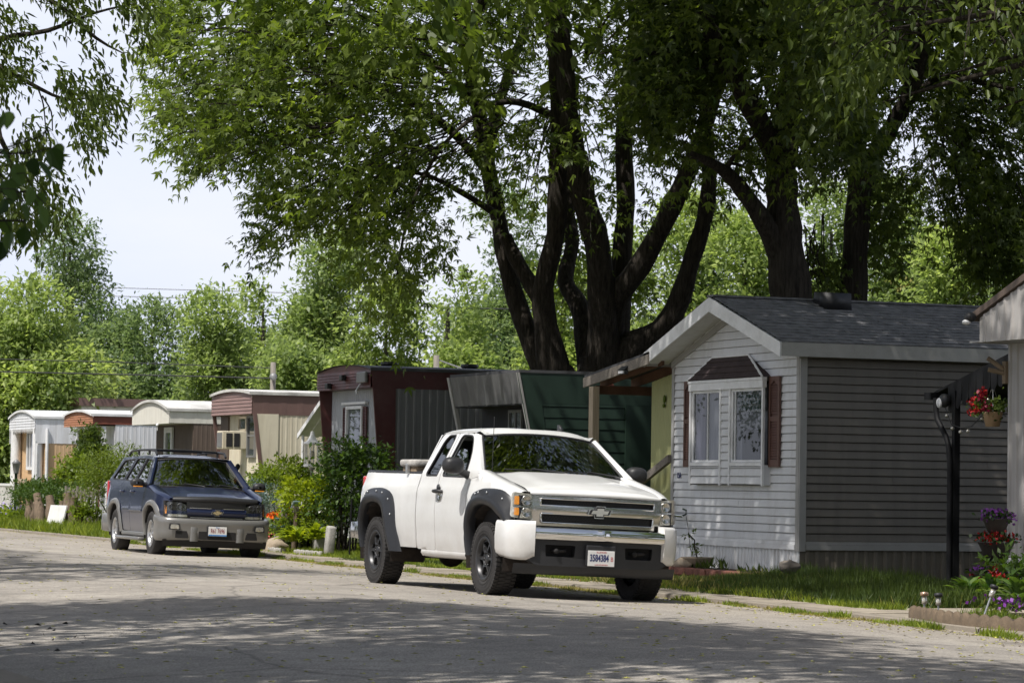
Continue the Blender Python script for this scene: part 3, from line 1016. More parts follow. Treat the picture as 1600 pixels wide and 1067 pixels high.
# shutters
for nm, (y0, y1) in (('a', (.57, .90)), ('b', (yb1 + .05, yb1 + .36))):
    b = mb()
    z0, z1 = 1.55, 2.86; x = -.030 if nm == 'a' else -.055
    bars(b, (x, y0, z0), (0, 1, 0), (0, 0, 1), y1 - y0, z1 - z0, .045, .035, (-1, 0, 0))
    b.prism([(x, y0 + .045, z0 + .045), (x, y1 - .045, z0 + .045), (x, y1 - .045, z0 + .11), (x, y0 + .045, z0 + .11)], (-.033, 0, 0))
    b.prism([(x, y0 + .045, z0 + .66), (x, y1 - .045, z0 + .66), (x, y1 - .045, z0 + .73), (x, y0 + .045, z0 + .73)], (-.033, 0, 0))
    b.box(x - .006, x, y0 + .045, y1 - .045, z0 + .11, z1 - .045)
    zz = z0 + .125
    while zz < z1 - .12:
        if not (z0 + .635 < zz < z0 + .735):
            b.quad((x - .028, y0 + .045, zz), (x - .028, y1 - .045, zz), (x - .008, y1 - .045, zz + .034), (x - .008, y0 + .045, zz + .034))
        zz += .038
    ym = (y0 + y1) / 2
    b.poly([(x - .034, y0 + .045, z1 - .13), (x - .034, ym, z1 - .06), (x - .034, y1 - .045, z1 - .13), (x - .034, y1 - .045, z1 - .046), (x - .034, y0 + .045, z1 - .046)])
    b.build('shutter', 'shutter_brown', H, fixn=True)
text_mesh('house_number', '15A', .13, 'ink_navy', H, Matrix.Translation((-.032, 4.02, 1.42)) @ Matrix(((0, 0, -1, 0), (-1, 0, 0, 0), (0, 1, 0, 0), (0, 0, 0, 1))), .004, .7)
# porch roof on the far side, its post, the yellow porch enclosure
b = mb()
b.prism([(-.45, W1 - .04, 3.29), (-.45, 6.82, 2.99), (-.45, 6.82, 3.03), (-.45, W1 - .04, 3.33)], (4.6, 0, 0))
b.build('porch_roof', 'roof_dark', H, fixn=True)
b = mb(); b.prism([(-.48, W1 - .04, 3.13), (-.48, 6.80, 2.83), (-.48, 6.80, 2.985), (-.48, W1 - .04, 3.285)], (.035, 0, 0)); b.build('porch_fascia', 'wood_grey', H, fixn=True)
b = mb()
for k in range(9):
    x = -.2 + k * .55
    b.prism([(x, W1 + .03, 3.13), (x, 6.75, 2.84), (x, 6.75, 2.985), (x, W1 + .03, 3.285)], (.04, 0, 0))
b.box(-.4, 4.1, 6.42, 6.5, 2.72, 2.86)
b.build('porch_rafters', 'wood_brown', H, fixn=True)
b = mb(); b.box(-.50, -.39, 6.33, 6.50, -.1, 2.84); b.build('porch_post', 'wood_post', H); b = mb(); b.box(3.9, 4.02, 6.4, 6.5, -.1, 2.84); b.build('porch_post', 'wood_post', H)
b = mb(); ribs_wall(b, (.16, 5.50), (.16, W1 + .02), 0, lambda t: 2.90 + .17 * t, .16, .008, (-1, 0)); b.box(.18, 4, 5.44, 5.49, 0, 2.9); b.build('porch_enclosure', 'panel_yellow', H, fixn=True)
b = mb(True); b.ball((.13, 4.95, 2.62), .04, 6, (.5, .9, 1.7)); b.ball((.13, 4.97, 2.52), .035, 6, (.5, 1.1, 1)); b.build('wall_ornament', 'lime_leaf', H)
b = mb(); b.prism([(-.1, W1 + .0, 1.62), (-.1, 6.45, .88), (-.1, 6.45, 1.0), (-.1, W1 + .0, 1.74)], (.06, 0, 0)); b.build('stair_rail', 'wood_grey', H, fixn=True)
b = mb(); b.box(-.54, -.48, 5.0, 5.22, 3.0, 3.06); b.prism([(-.56, 5.0, 3.06), (-.56, 5.25, 3.06), (-.48, 5.25, 3.13), (-.48, 5.0, 3.13)], (.03, 0, 0)); b.build('flood_light', 'black_plastic', H, fixn=True)
b = mb(); b.box(-.563, -.541, 5.02, 5.2, 3.01, 3.05); b.build('flood_lens', 'trim_white', H)

# ---- N0: the next home on the right, only its far corner in view -------------------------------
H = thing('mobile_home', 'pale ribbed mobile home with brown roof edge, cut off at the right', 'mobile home', (18.9, 27.0, 0), group='mobile homes along the street')
W0 = 4.33
ribs_wall(mb(), (0, 0), (0, W0), .46, lambda t: 3.05, .155, .022, (-1, 0)).build('front_wall', 'pale_ribs', H, fixn=True)
b = mb(); ribs_wall(b, (0, W0), (14, W0), .46, 3.05, .155, .02, (0, 1)); ribs_wall(b, (14, 0), (0, 0), .46, 3.05, .155, .02, (0, -1)); b.box(13.9, 14, 0, W0, 0, 3.05)
b.build('side_wall', 'pale_ribs', H, fixn=True)
b = mb(); b.bevbox(-.07, .03, -.05, W0 + .05, .31, .455, .015); b.build('base_trim', 'trim_white', H)
b = mb(); ribs_wall(b, (-.01, W0), (-.01, 0), -.1, .32, .11, .016, (-1, 0)); ribs_wall(b, (0, .0), (14, .0), -.1, .46, .11, .012, (0, -1)); ribs_wall(b, (0, W0), (14, W0), -.1, .46, .11, .012, (0, 1)); b.build('skirt', 'skirt_white', H, fixn=True)
b = mb(); ribs_wall(b, (-.5, W0 - .2 + .05), (-.5, .15), 3.03, lambda t: 3.32 + .72 * (1 - abs(2 * t - 1)), .15, .016, (-1, 0)); b.build('gable', 'pale_ribs', H, fixn=True)
b = mb(); b.box(-.49, .0, -.1, W0 + .1, 3.03, 3.05); b.build('soffit', 'trim_grey', H)
b = mb()
for sgn in (0, 1):
    f = lambda y: W0 - y if sgn else y
    b.prism([(-.54, f(-.02), 3.29), (-.54, f(W0 / 2), 4.04), (-.54, f(W0 / 2), 4.12), (-.54, f(-.02), 3.37)], (14.4, 0, 0))
b.build('roof', 'brown_ribs', H, fixn=True)
b = mb(True); b.ball((-.6, W0 - .1, 3.33), .075, 6, (1, 1, .8)); b.build('flood_light', 'black_plastic', H)
b = mb(True); b.ball((-.64, W0 - .08, 3.27), .055, 6, (1, 1, .6)); b.build('flood_lens', 'trim_white', H)
b = mb(); b.box(-.06, -.02, W0 - .02, W0 + .06, 2.55, 2.82)                      # flag bracket
b.tube([(-.05, W0 + .03, 2.68), (-.22, W0 + .12, 2.72)], .03, 8); b.tube([(-.05, W0 + .03, 2.72), (-.20, W0 + .16, 2.86)], .03, 8)
b.build('flag_bracket', 'stone_tan', H, fixn=True)
# black awning over the side door, standing between the two homes
A = thing('awning', 'black metal awning with scalloped valance, post and bent downspout beside pale home', 'awning', (19.0, 31.36, 0))
b = mb(); b.prism([(0, 0, 2.93), (0, 1.95, 2.47), (0, 1.95, 2.50), (0, 0, 2.96)], (4.2, 0, 0)); b.build('canopy', 'black_metal', A, fixn=True)
b = mb(); n = 9
for k in range(n):
    y0 = .03 + k * 1.55 / n; y1 = .03 + (k + 1) * 1.55 / n; f = lambda y: 2.93 - .236 * y
    b.poly([(-.012, y0, f(y0)), (-.012, y1, f(y1)), (-.012, y1 - .01, f(y1) - .30), (-.012, (y0 + y1) / 2, f((y0 + y1) / 2) - .345), (-.012, y0 + .01, f(y0) - .27)])
b.build('valance', 'black_metal', A)
b = mb(); b.box(-.08, 4.2, 1.9, 2.06, 2.40, 2.49); b.build('gutter', 'black_metal', A)
b = mb(); b.box(-.03, .05, 1.375, 1.445, -.05, 2.5); b.build('post', 'black_metal', A)
b = mb(True); b.tube([(-.03, 1.85, 2.42), (-.03, 1.84, 2.25), (-.03, 1.80, 2.14), (-.04, 1.56, 1.92), (-.065, 1.46, 1.80), (-.07, 1.415, 1.6), (-.07, 1.415, 0)], .036, 10); b.build('downspout', 'black_metal', A)
b = mb(True); b.ball((-.08, 1.55, 2.38), .09, 7, (.8, 1, 1)); b.build('flood_light', 'black_plastic', A)
b = mb(True); b.ball((-.14, 1.57, 2.35), .06, 7, (.5, 1, 1.1)); b.build('flood_lens', 'trim_white', A)
SL = thing('string_lights', 'string of small clear bulbs hung below the black awning', 'string lights', (18.95, 31.5, 2.3))
b = mb(); pts = [(-.02, 1.42, .02), (-.02, 1.25, -.22), (-.02, 1.0, -.27), (-.02, .75, -.25), (-.02, .5, -.12), (-.02, .3, .16)]
b.tube(pts, .006, 5); b.build('cord', 'wire_black', SL)
for p in [(-.02, 1.36, -.08), (-.02, 1.22, -.24), (-.02, 1.02, -.29), (-.02, .84, -.28), (-.02, .36, .10), (-.02, .5, -.13)]:
    b = mb(True); b.ball((p[0], p[1], p[2] - .03), .026, 5); b.build('bulb', 'lamp_clear', SL)

# ---- trailers further along the street ----------------------------------------------------------
def trailer(label, y0, w, ze, rise, L=14, xf=18.8, ovh=.55, fas_h=.42, band_h=.4, mats=None, fas_ribs='v', side_from=0., slant=0, group='mobile homes along the street'):
    M = dict(fascia='offwhite', band='offwhite', side='brown_ribs', front='brown_ribs', roof='roof_white', trim='trim_white', skirt='skirt_white', soffit='trim_grey'); M.update(mats or {})
    h = thing('mobile_home', label, 'mobile home', (xf, y0, 0), group=group)
    top = lambda t: arc_z(t * w, w, ze, rise)
    b = mb()
    zb = ze - fas_h
    if fas_ribs == 'v': ribs_wall(b, (0, 0), (0, w), zb, top, .11, .008, (-1, 0))
    else:
        k = 7; zt = ze + rise
        for i in range(k):
            za = zb + (zt - zb) * i / k; zc = zb + (zt - zb) * (i + 1) / k
            def half(z): return 1.0 if z <= ze else math.sqrt(max(0, 1 - (z - ze) / rise))
            ha, hc = half(za), half(zc - 1e-4)
            A_ = w / 2 * (1 - ha); B_ = w / 2 * (1 + ha); C_ = w / 2 * (1 - hc); D_ = w / 2 * (1 + hc)
            b.quad((-.016, A_, za), (-.016, B_, za), (-.002, D_, zc), (-.002, C_, zc)); b.quad((0, A_, za), (0, B_, za), (-.016, B_, za), (-.016, A_, za))
    b.build('fascia', M['fascia'], h, fixn=True)
    b = mb(); b.quad((0, 0, zb), (ovh, 0, zb), (ovh, w, zb), (0, w, zb)); b.build('soffit', M['soffit'], h)
    b = mb(); ribs_wall(b, (0, -.012), (L, -.012), ze - band_h, ze, .4, .003, (0, -1)); b.box(0, L, w - .02, w, ze - band_h, ze)
    b.build('side_band', M['band'], h, fixn=True)
    b = mb(); ribs_wall(b, (ovh + side_from, 0), (L, 0), .35, ze - band_h + .0, .115, .004, (0, -1)); b.box(ovh, L, w - .03, w - .005, .0, ze); b.box(L - .03, L - .001, .02, w - .03, 0, ze)
    b.build('side_wall', M['side'], h, fixn=True)
    ribs_wall(mb(), (ovh, w - .04), (ovh, .02), .35, zb + .002, .115, .010, (-1, 0)).build('front_wall', M['front'], h, fixn=True)
    b = mb(True); rows = []
    for x in (-.06, L + .1):
        rows.append([(x, w * t + (-.05 if t == 0 else .05 if t == 1 else 0), top(t) + .02) for t in [i / 12 for i in range(13)]])
    b.grid(rows); b.smooth = False
    for t0, t1 in [(i / 12, (i + 1) / 12) for i in range(12)]:
        b.quad((-.06, w * t0, top(t0) + .02), (-.06, w * t1, top(t1) + .02), (-.06, w * t1, top(t1) - .04), (-.06, w * t0, top(t0) - .04))
    b.box(-.06, L + .1, -.055, -.03, ze - .045, ze + .018)
    b.build('roof', M['roof'], h, fixn=True)
    b = mb(); ribs_wall(b, (ovh, w), (ovh, 0), -.1, .35, .12, .012, (-1, 0)); ribs_wall(b, (ovh, 0), (L, 0), -.1, .35, .12, .012, (0, -1)); b.build('skirt', M['skirt'], h, fixn=True)
    return h


# N2 green with grey visor
H = thing('mobile_home', 'dark green mobile home with forward leaning grey metal visor front', 'mobile home', (18.75, 47.0, 0), group='mobile homes along the street')
w = 3.3; ze = 3.14
b = mb(); lap_wall(b, (.25, 0), (15, 0), .3, 2.70, .19, .02, (0, -1), groove=.01); b.prism([(0, -.02, ze), (.11, -.02, 2.62), (.45, -.02, 2.62), (15, -.02, 2.70), (15, -.02, ze)], (0, .03, 0)); b.prism([(.11, -.03, 2.63), (.62, -.03, .3), (.82, -.03, .3), (.45, -.03, 2.63)], (0, .04, 0))
b.build('side_wall', 'green_paint', H, fixn=True)
b = mb(); b.box(2.0, 4.6, -.05, -.026, .3, 2.62); b.build('side_panel', 'green_paint', H)
b = mb(True); rows = []
for i in range(25):
    y = w * i / 24; d = .012 * math.sin(i * 2.1) + .008 * math.sin(i * 5)
    rows.append([(0 + d, y, ze), (.055 + d * 2.2, y, 2.88), (.11 + d, y, 2.62)])
b.grid(rows); b.build('visor', 'visor_grey', H)
b = mb(); b.prism([(.0, -.045, ze), (.62, -.045, .3), (.64, -.045, .3), (.03, -.045, ze)], (0, .10, 0)); b.build('corner_trim', 'trim_grey', H, fixn=True); b = mb(); b.prism([(-.02, w - .03, ze), (.60, w - .03, .3), (.66, w - .03, .3), (.04, w - .03, ze)], (0, .10, 0)); b.build('corner_trim', 'trim_grey', H, fixn=True)
b = mb(); b.box(.65, .69, .0, w, .3, 2.63); b.box(.12, .66, .0, w, 2.60, 2.63); b.build('front_wall', 'interior_dark', H)
b = mb(); b.box(0.02, 15, -.03, w, ze, ze + .05); b.box(14.9, 15, 0, w, 0, ze); b.box(.7, 15, w - .03, w, 0, ze); b.build('roof', 'roof_dark', H)
b = mb(); ribs_wall(b, (.66, .95), (.66, .06), 1.2, 2.6, .12, .01, (-1, 0)); b.build('front_panel', 'ribs_grey', H, fixn=True)
window(H, (.645, .10, 1.55), (0, 1, 0), .84, .95, (-1, 0, 0), 'shutter_brown', 'house_glass', .06, .05, backM='curtain')
window(H, (.645, 1.30, 1.3), (0, 1, 0), .62, 1.25, (-1, 0, 0), 'ribs_dim', 'pane_dark', .05, .04, (('h', .5), ('v', .5)), 'door')
b = mb(True); b.ball((1.7, -.06, 2.95), .05, 5, (1.6, .4, 1)); b.build('wall_hook', 'rust_band', H)

# N3 maroon
H = thing('mobile_home', 'grey ribbed mobile home framed in maroon with maroon shutters at its front window', 'mobile home', (18.75, 54.6, 0), group='mobile homes along the street')
w = 3.35; ze = 3.42; L = 14
top = lambda t: arc_z(t * w, w, ze, .12)
b = mb(); k = 6
rows = []
for i in range(k):
    za, zc = 3.08 + (ze - 3.08) * i / k, 3.08 + (ze - 3.08) * (i + 1) / k
    b.quad((-.02, 0, za), (-.02, w, za), (-.004, w, zc), (-.004, 0, zc)); b.quad((0, 0, za), (0, w, za), (-.02, w, za), (-.02, 0, za))
b.poly([(-.004, 0, ze)] + [(-.004, w * i / 16, top(i / 16)) for i in range(17)])
b.build('fascia', 'maroon', H, fixn=True)
b = mb(); b.prism([(0, -.02, ze), (.28, -.02, .35), (.52, -.02, .35), (.50, -.02, 3.06), (L, -.02, 3.06), (L, -.02, ze)], (0, .04, 0)); b.build('side_frame', 'maroon', H, fixn=True)
b = mb(); b.prism([(0, w - .04, ze), (.28, w - .04, .35), (.52, w - .04, .35), (.50, w - .04, 3.06), (L, w - .04, 3.06), (L, w - .04, ze)], (0, .04, 0)); b.box(L - .05, L, .05, w - .05, 0, ze); b.build('far_frame', 'maroon', H, fixn=True)
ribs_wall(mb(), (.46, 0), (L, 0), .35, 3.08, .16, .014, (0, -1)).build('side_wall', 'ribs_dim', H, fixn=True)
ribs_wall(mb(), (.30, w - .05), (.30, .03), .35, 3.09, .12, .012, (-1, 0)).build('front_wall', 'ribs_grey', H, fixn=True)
b = mb(); b.box(0, .32, .03, w - .05, 3.07, 3.085); b.build('soffit', 'maroon', H)
b = mb(True); b.grid([[(x, w * i / 12, top(i / 12) + .015) for i in range(13)] for x in (-.05, L)]); b.smooth = False; b.box(-.03, L, -.05, -.02, ze - .02, ze + .04); b.build('roof', 'roof_dark', H, fixn=True)
ribs_wall(mb(), (.5, -.004), (L, -.004), -.1, .35, .12, .012, (0, -1)).build('skirt', 'skirt_white', H, fixn=True)
window(H, (.28, 1.20, 1.45), (0, 1, 0), 1.0, 1.30, (-1, 0, 0), 'trim_white', 'house_glass', .06, .06, backM='curtain')
for y0 in (.98, 2.22):
    b = mb(); bars(b, (.27, y0, 1.45), (0, 1, 0), (0, 0, 1), .20, 1.28, .035, .03, (-1, 0, 0))
    for q in range(22): z = 1.50 + q * .055; b.quad((.24, y0 + .03, z), (.24, y0 + .17, z), (.265, y0 + .17, z + .045), (.265, y0 + .03, z + .045))
    b.build('shutter', 'maroon', H, fixn=True)
b = mb(); b.box(.21, .28, .96, 2.44, 2.78, 2.83); b.build('window_head', 'trim_white', H)
for (y, z, c) in ((2.45, 3.16, 'black_plastic'), (1.55, 3.30, 'black_plastic')):
    b = mb(); b.bevbox(-.12, -.02, y - .09, y + .09, z - .06, z + .05, .015); b.build('flood_light', c, H)
b = mb(); b.bevbox(-.10, -.03, .1, .62, 3.17, 3.38, .02); b.build('sign_board', 'metal_grey', H)
b = mb(); b.tube([(-.05, .5, 3.15), (-.16, .42, 3.02), (-.16, .38, 2.95)], .02, 6); b.build('lamp_arm', 'trim_white', H)
for x in (.9, 2.6):
    b = mb(); b.lathe([(.0, ze + .22), (.17, ze + .22), (.19, ze + .17), (.12, ze + .12), (.10, ze + .02)], (x, w * .45, 0), 'z', 12); b.build('roof_vent', 'black_plastic', H, fixn=True)
b = mb(); b.box(3.6, 4.6, -.06, -.016, 1.75, 2.15)
for q in range(6): b.quad((3.62, -.07, 1.78 + q * .06), (4.58, -.07, 1.78 + q * .06), (4.58, -.062, 1.825 + q * .06), (3.62, -.062, 1.825 + q * .06))
b.build('side_vent', 'interior_dark', H)
# small white awning on the far side of it
A = thing('awning', 'small white metal awning sloping off the far side of the maroon framed home', 'awning', (18.9, 58.1, 0))
b = mb()
for k in range(8):
    x = .0 + k * .42
    b.prism([(x, 0, 2.86), (x, 1.5, 2.18), (x, 1.5, 2.21), (x, 0, 2.89)], (.20, 0, 0)); b.prism([(x + .2, 0, 2.84), (x + .2, 1.5, 2.16), (x + .2, 1.5, 2.18), (x + .2, 0, 2.86)], (.22, 0, 0))
b.build('canopy', 'trim_white', A, fixn=True)
b = mb(); b.prism([(-.03, 0, 2.83), (-.03, 1.55, 2.13), (-.03, 1.55, 2.23), (-.03, 0, 2.93)], (.03, 0, 0)); b.build('edge_trim', 'trim_white', A, fixn=True)
b = mb(); b.tube([(.05, 1.4, 0), (.05, 1.4, 2.2)], .03, 8); b.build('post', 'trim_white', A)

# N4 cream with brown fascia
H = trailer('cream mobile home with brown striped fascia and a window air conditioner at its front', 62.7, 3.2, 3.16, .09, 14, 18.8, .24, .46, .48,
            dict(fascia='brown_front', band='brown_band', side='cream', front='cream', roof='roof_dirty', trim='brown_band', soffit='brown_band'), 'h')
b = mb(); b.prism([(.02, -.03, 2.70), (.34, -.03, .35), (.42, -.03, .35), (.10, -.03, 2.70)], (0, .05, 0)); b.build('corner_trim', 'brown_band', H, fixn=True); b = mb(); b.prism([(.02, 3.17, 2.70), (.34, 3.17, .35), (.42, 3.17, .35), (.10, 3.17, 2.70)], (0, .05, 0)); b.build('corner_trim', 'brown_band', H, fixn=True)
b = mb(); b.prism([(.10, -.020, 2.70), (.40, -.020, .35), (.6, -.020, .35), (.6, -.020, 2.70)], (0, .005, 0)); b.build('side_return', 'cream', H, fixn=True)
b = mb(); b.box(.19, .235, 2.5, 3.1, .4, 2.68); b.build('front_panel', 'brown_ribs', H)
window(H, (.225, .38, 1.75), (0, 1, 0), .62, .92, (-1, 0, 0), 'metal_grey', 'pane_dark', .045, .05, (('h', .52),))
window(H, (.225, 1.06, 2.34), (0, 1, 0), .66, .32, (-1, 0, 0), 'cream', 'pane_dark', .045, .05, backM='curtain')
b = mb(); b.bevbox(-.36, .22, 1.02, 1.48, 1.93, 2.33, .015); ac = b.build('air_conditioner', 'cream', H)
b = mb(); b.box(-.372, -.362, 1.06, 1.44, 1.97, 2.29); b.build('grill', 'metal_grey', ac)
b = mb(); b.box(-.28, -.14, 1.008, 1.018, 1.98, 2.28); b.box(-.10, .03, 1.008, 1.018, 1.98, 2.28); b.build('louvre', 'interior_dark', ac)
b = mb(True); b.lathe([(.0, 1.62), (.035, 1.60), (.06, 1.55), (.035, 1.5), (.012, 1.45), (.012, 1.36), (.04, 1.33), (.065, 1.2), (.05, 1.1), (0, 1.06)], (.14, 1.5, .0), 'z', 10); b.build('wall_lantern', 'black_metal', H, fixn=True)
b = mb(True); b.ball((.10, 1.5, 1.24), .05, 6, (1, 1, 1.6)); b.build('lantern_glass', 'lamp_amber', H)

b = mb(); b.lathe([(.0, 3.50), (.09, 3.49), (.10, 3.45), (.05, 3.44), (.05, 3.18)], (2.3, 1.3, 0), 'z', 10); b.build('roof_vent', 'metal_grey', H, fixn=True)

# N5 brown with cream curved fascia
H = trailer('brown ribbed mobile home with deep off-white arched fascia and dirty white roof', 69.6, 3.5, 2.92, .24, 14, 18.8, .62, .34, .33,
            dict(fascia='offwhite', band='offwhite', side='brown_ribs', front='brown_ribs', roof='roof_dirty', trim='offwhite', soffit='offwhite'))
window(H, (.60, 1.75, .9), (0, 1, 0), .75, 1.62, (-1, 0, 0), 'trim_white', 'pane_dark', .13, .05, name='door')
b = mb(); b.tube([(-.02, 1.0, 2.52), (-.02, 1.0, 2.42)], .012, 5); b.ball((-.02, 1.0, 2.55), .04, 5); b.build('eaves_lamp', 'trim_white', H)

# N6 white with orange fascia
H = trailer('white ribbed mobile home with weathered orange wood fascia, half hidden by climbing vine', 77.2, 3.3, 2.92, .13, 14, 18.8, .60, .30, .26,
            dict(fascia='wood_orange', band='rust_band', side='white_ribs', front='white_ribs', roof='roof_white', trim='trim_white', soffit='offwhite'), 'h')
for y in (.02, 1.1, 2.7): mb().box(.25, .36, y, y + .12, 0, 2.62).build('porch_post', 'trim_white', H)
b = mb(); b.box(.54, .6, 1.3, 1.75, .4, 2.6); b.build('front_panel', 'rust_band', H)
b = mb(); b.prism([(.5, 3.3, 2.55), (.5, 4.1, 2.25), (.5, 4.1, 2.30), (.5, 3.3, 2.60)], (1.2, 0, 0)); b.build('side_hood', 'trim_white', H, fixn=True)

# N7 white and tan with porch columns
H = trailer('tan ribbed mobile home with white arched fascia and two thick white porch columns', 84.1, 3.4, 2.96, .2, 14, 18.8, .30, .34, .75,
            dict(fascia='white_ribs', band='white_ribs', side='tan_ribs', front='tan_ribs', roof='roof_white', trim='trim_white', soffit='trim_white'), 'h')
for y in (.18, 3.05):
    b = mb(True); b.lathe([(.15, 0), (.15, 2.62)], (.12, y, 0), 'z', 14); b.build('porch_column', 'trim_white', H)
b = mb()
for k in range(26):
    y = .02 + k * .13; b.poly([(-.01, y, 2.63), (-.01, y + .12, 2.63), (-.01, y + .06, 2.50)])
b.build('fascia_lace', 'trim_white', H)
b = mb(); b.box(-.46, -.40, .05, 3.3, .98, 1.05); b.box(-.46, -.40, .05, 3.3, .35, .40)
for k in range(26): b.box(-.445, -.415, .08 + k * .125, .12 + k * .125, .40, .98)
b.build('porch_rail', 'rail_white', H)
b = mb(); b.box(-.5, .30, 0, 3.4, -.1, .34); b.build('porch_floor', 'concrete', H)
window(H, (.28, 1.30, 1.45), (0, 1, 0), .85, 1.15, (-1, 0, 0), 'trim_white', 'pane_dark', .09, .05, (('v', .5),))
b = mb(); b.box(.0, .02, -.03, .0, .3, 2.3); b.tube([(.34, -.06, 0), (.34, -.06, 2.62)], .045, 8); b.build('downpipe', 'trim_white', H)
PB = thing('porch_bench', 'brown wooden bench standing on the porch with white columns', 'bench', (18.72, 86.2, .35))
b = mb(); b.box(-.2, .2, -.55, .55, .40, .45); b.build('seat', 'wood_post', PB)
b = mb(); b.box(.17, .22, -.55, .55, .72, .84)
for k in range(8): b.box(.18, .21, -.52 + k * .14, -.46 + k * .14, .45, .72)
b.build('backrest', 'wood_post', PB)
for sx in (-.18, .16):
    for sy in (-.52, .48):
        b = mb(); b.box(sx, sx + .05, sy, sy + .05, 0, .40); b.build('leg', 'wood_post', PB)
# home further back, only its roof showing
H = thing('mobile_home', 'distant mobile home with only its flat brown roof edge showing behind the white one', 'mobile home', (22.5, 94.0, 0), group='mobile homes along the street')
b = mb(); b.box(0, 12, 0, 4, 0, 3.55); b.build('wall', 'offwhite', H)
b = mb(); b.box(-.1, 12.1, -.1, 4.1, 3.55, 3.80); b.build('roof', 'brown_band', H)
# ------------------------------------------------------------------ shared car helpers
def arch_curve(pts, n=40):
    """smooth open curve through pts (Catmull-Rom)"""
    P = [Vector(p) for p in pts]; P = [P[0] * 2 - P[1]] + P + [P[-1] * 2 - P[-2]]
    out = []; m = len(P) - 3
    for i in range(m):
        k = max(2, n // m)
        for j in range(k):
            t = j / k; a, b_, c, d = P[i:i + 4]
            out.append(.5 * ((2 * b_) + (-a + c) * t + (2 * a - 5 * b_ + 4 * c - d) * t * t + (-a + 3 * b_ - 3 * c + d) * t ** 3))
    out.append(P[-2].copy())
    return [tuple(p) for p in out]


def make_wheel(par, pos, sgn, R, wid, rim_r, rimM, nsp, spoke_w=.16, lugs=True, tread=True):
    """sgn -1: outer face towards -x"""
    w = bpy.data.objects.new('wheel', None); COL.objects.link(w); w.parent = par; w.location = pos
    h = wid / 2; o = sgn
    b = mb(True)
    prof = [(rim_r, -h * .80), (rim_r + .02, -h * .92), (R - .055, -h), (R - .02, -h * .93), (R - .003, -h * .78), (R, 0), (R - .003, h * .78), (R - .02, h * .93), (R - .055, h), (rim_r + .02, h * .92), (rim_r, h * .80)]
    b.lathe([(r, x) for r, x in prof], (0, 0, 0), 'x', 48)
    if tread:
        b.smooth = False
        for k in range(52):
            a = 2 * PI * k / 52
            for row, (xa, xb) in enumerate(((-.97, -.62), (-.52, -.06), (.06, .52), (.62, .97))):
                aa = a + (.06 if row % 2 else 0); T = Matrix.Rotation(aa, 4, 'X')
                b.box(xa * h, xb * h, -.016, .016, R - .028 if row in (0, 3) else R - .01, R + .006, T)
    b.smooth = True
    for rr in (rim_r + .045, rim_r + .075): b.lathe([(rr, o * h * .985), (rr + .004, o * h * 1.005), (rr + .008, o * h * .985)], (0, 0, 0), 'x', 40)
    b.build('tyre', 'rubber', w)
    b = mb(True)
    b.lathe([(rim_r + .012, o * h * .93), (rim_r - .004, o * h * .97), (rim_r - .022, o * h * .90), (rim_r - .03, o * h * .3), (rim_r - .04, -o * h * .7)], (0, 0, 0), 'x', 40)
    # face with openings between the spokes
    out = [((rim_r - .018) * math.cos(2 * PI * k / 60), (rim_r - .018) * math.sin(2 * PI * k / 60)) for k in range(60)]
    holes = []
    for k in range(nsp):
        a0 = 2 * PI * k / nsp; da = 2 * PI / nsp
        r0, r1 = rim_r * .40, rim_r * .84
        g0, g1 = spoke_w * .55 * rim_r / r0 * .5, spoke_w * .5 * rim_r / r1 * .62
        q = [(r0, a0 + g0), (r1, a0 + g1), (r1 * 1.01, a0 + da * .5), (r1, a0 + da - g1), (r0, a0 + da - g0)]
        holes.append(rpoly([(r * math.cos(a), r * math.sin(a)) for r, a in q], .018, 3))

    def ff(y, z):
        r = math.hypot(y, z) / rim_r
        return (o * h * (.62 + .22 * (1 - r) * (r > .3) - .12 * (r < .3)) + o * .012 * math.cos(nsp * math.atan2(z, y)) * (.3 < r < .85), y, z)
    b.smooth = False
    b.panel(out, holes, ff, rim_r * .16, (-o * .035, 0, 0))
    b.build('rim', rimM, w)
    b = mb(True); b.lathe([(0, o * h * .74), (rim_r * .19, o * h * .73), (rim_r * .24, o * h * .66), (rim_r * .25, o * h * .45)], (0, 0, 0), 'x', 20)
    if lugs:
        for k in range(6):
            a = 2 * PI * k / 6; b.lathe([(0, o * h * .74), (.012, o * h * .73), (.014, o * h * .6)], (0, rim_r * .33 * math.cos(a), rim_r * .33 * math.sin(a)), 'x', 8)
    b.build('hub', rimM, w)
    b = mb(); b.lathe([(rim_r * .7, o * h * .1), (.03, o * h * .1)], (0, 0, 0), 'x', 24); b.build('brake_disc', 'rust_frame', w)
    return w


def bow_tie(par, c, wdt, hgt, n=(0, -1, 0), inner='emblem_gold', name='emblem'):
    """the maker's cross-shaped badge as raised plates, in the x-z plane"""
    def shape(s, off):
        x, h1, h2, k = wdt / 2, hgt * .22, hgt / 2, wdt * .17
        sk = hgt * .22
        P = [(-x, -h1), (-k - sk * .5, -h1), (-k - sk * .5, -h2), (k - sk * .1, -h2), (k, -h1), (x - sk, -h1), (x, h1), (k + sk * .5, h1), (k + sk * .5, h2), (-k + sk * .1, h2), (-k, h1), (-x + sk, h1)]
        return [(c[0] + p[0] * s, c[1] - off, c[2] + p[1] * (s * 1.0 if s <= 1 else s * 1.12)) for p in P]
    b = mb(); b.prism(shape(1.25, 0), (0, -.012, 0)); e = b.build(name, 'chrome_dull', par, fixn=True)
    b = mb(); b.prism(shape(1.12, .0125), (0, -.004, 0)); b.build('emblem_border', 'black_plastic', e, fixn=True)
    b = mb(); b.prism(shape(.88, .0170), (0, -.008, 0)); b.build('emblem_face', inner, e, fixn=True)
    return e


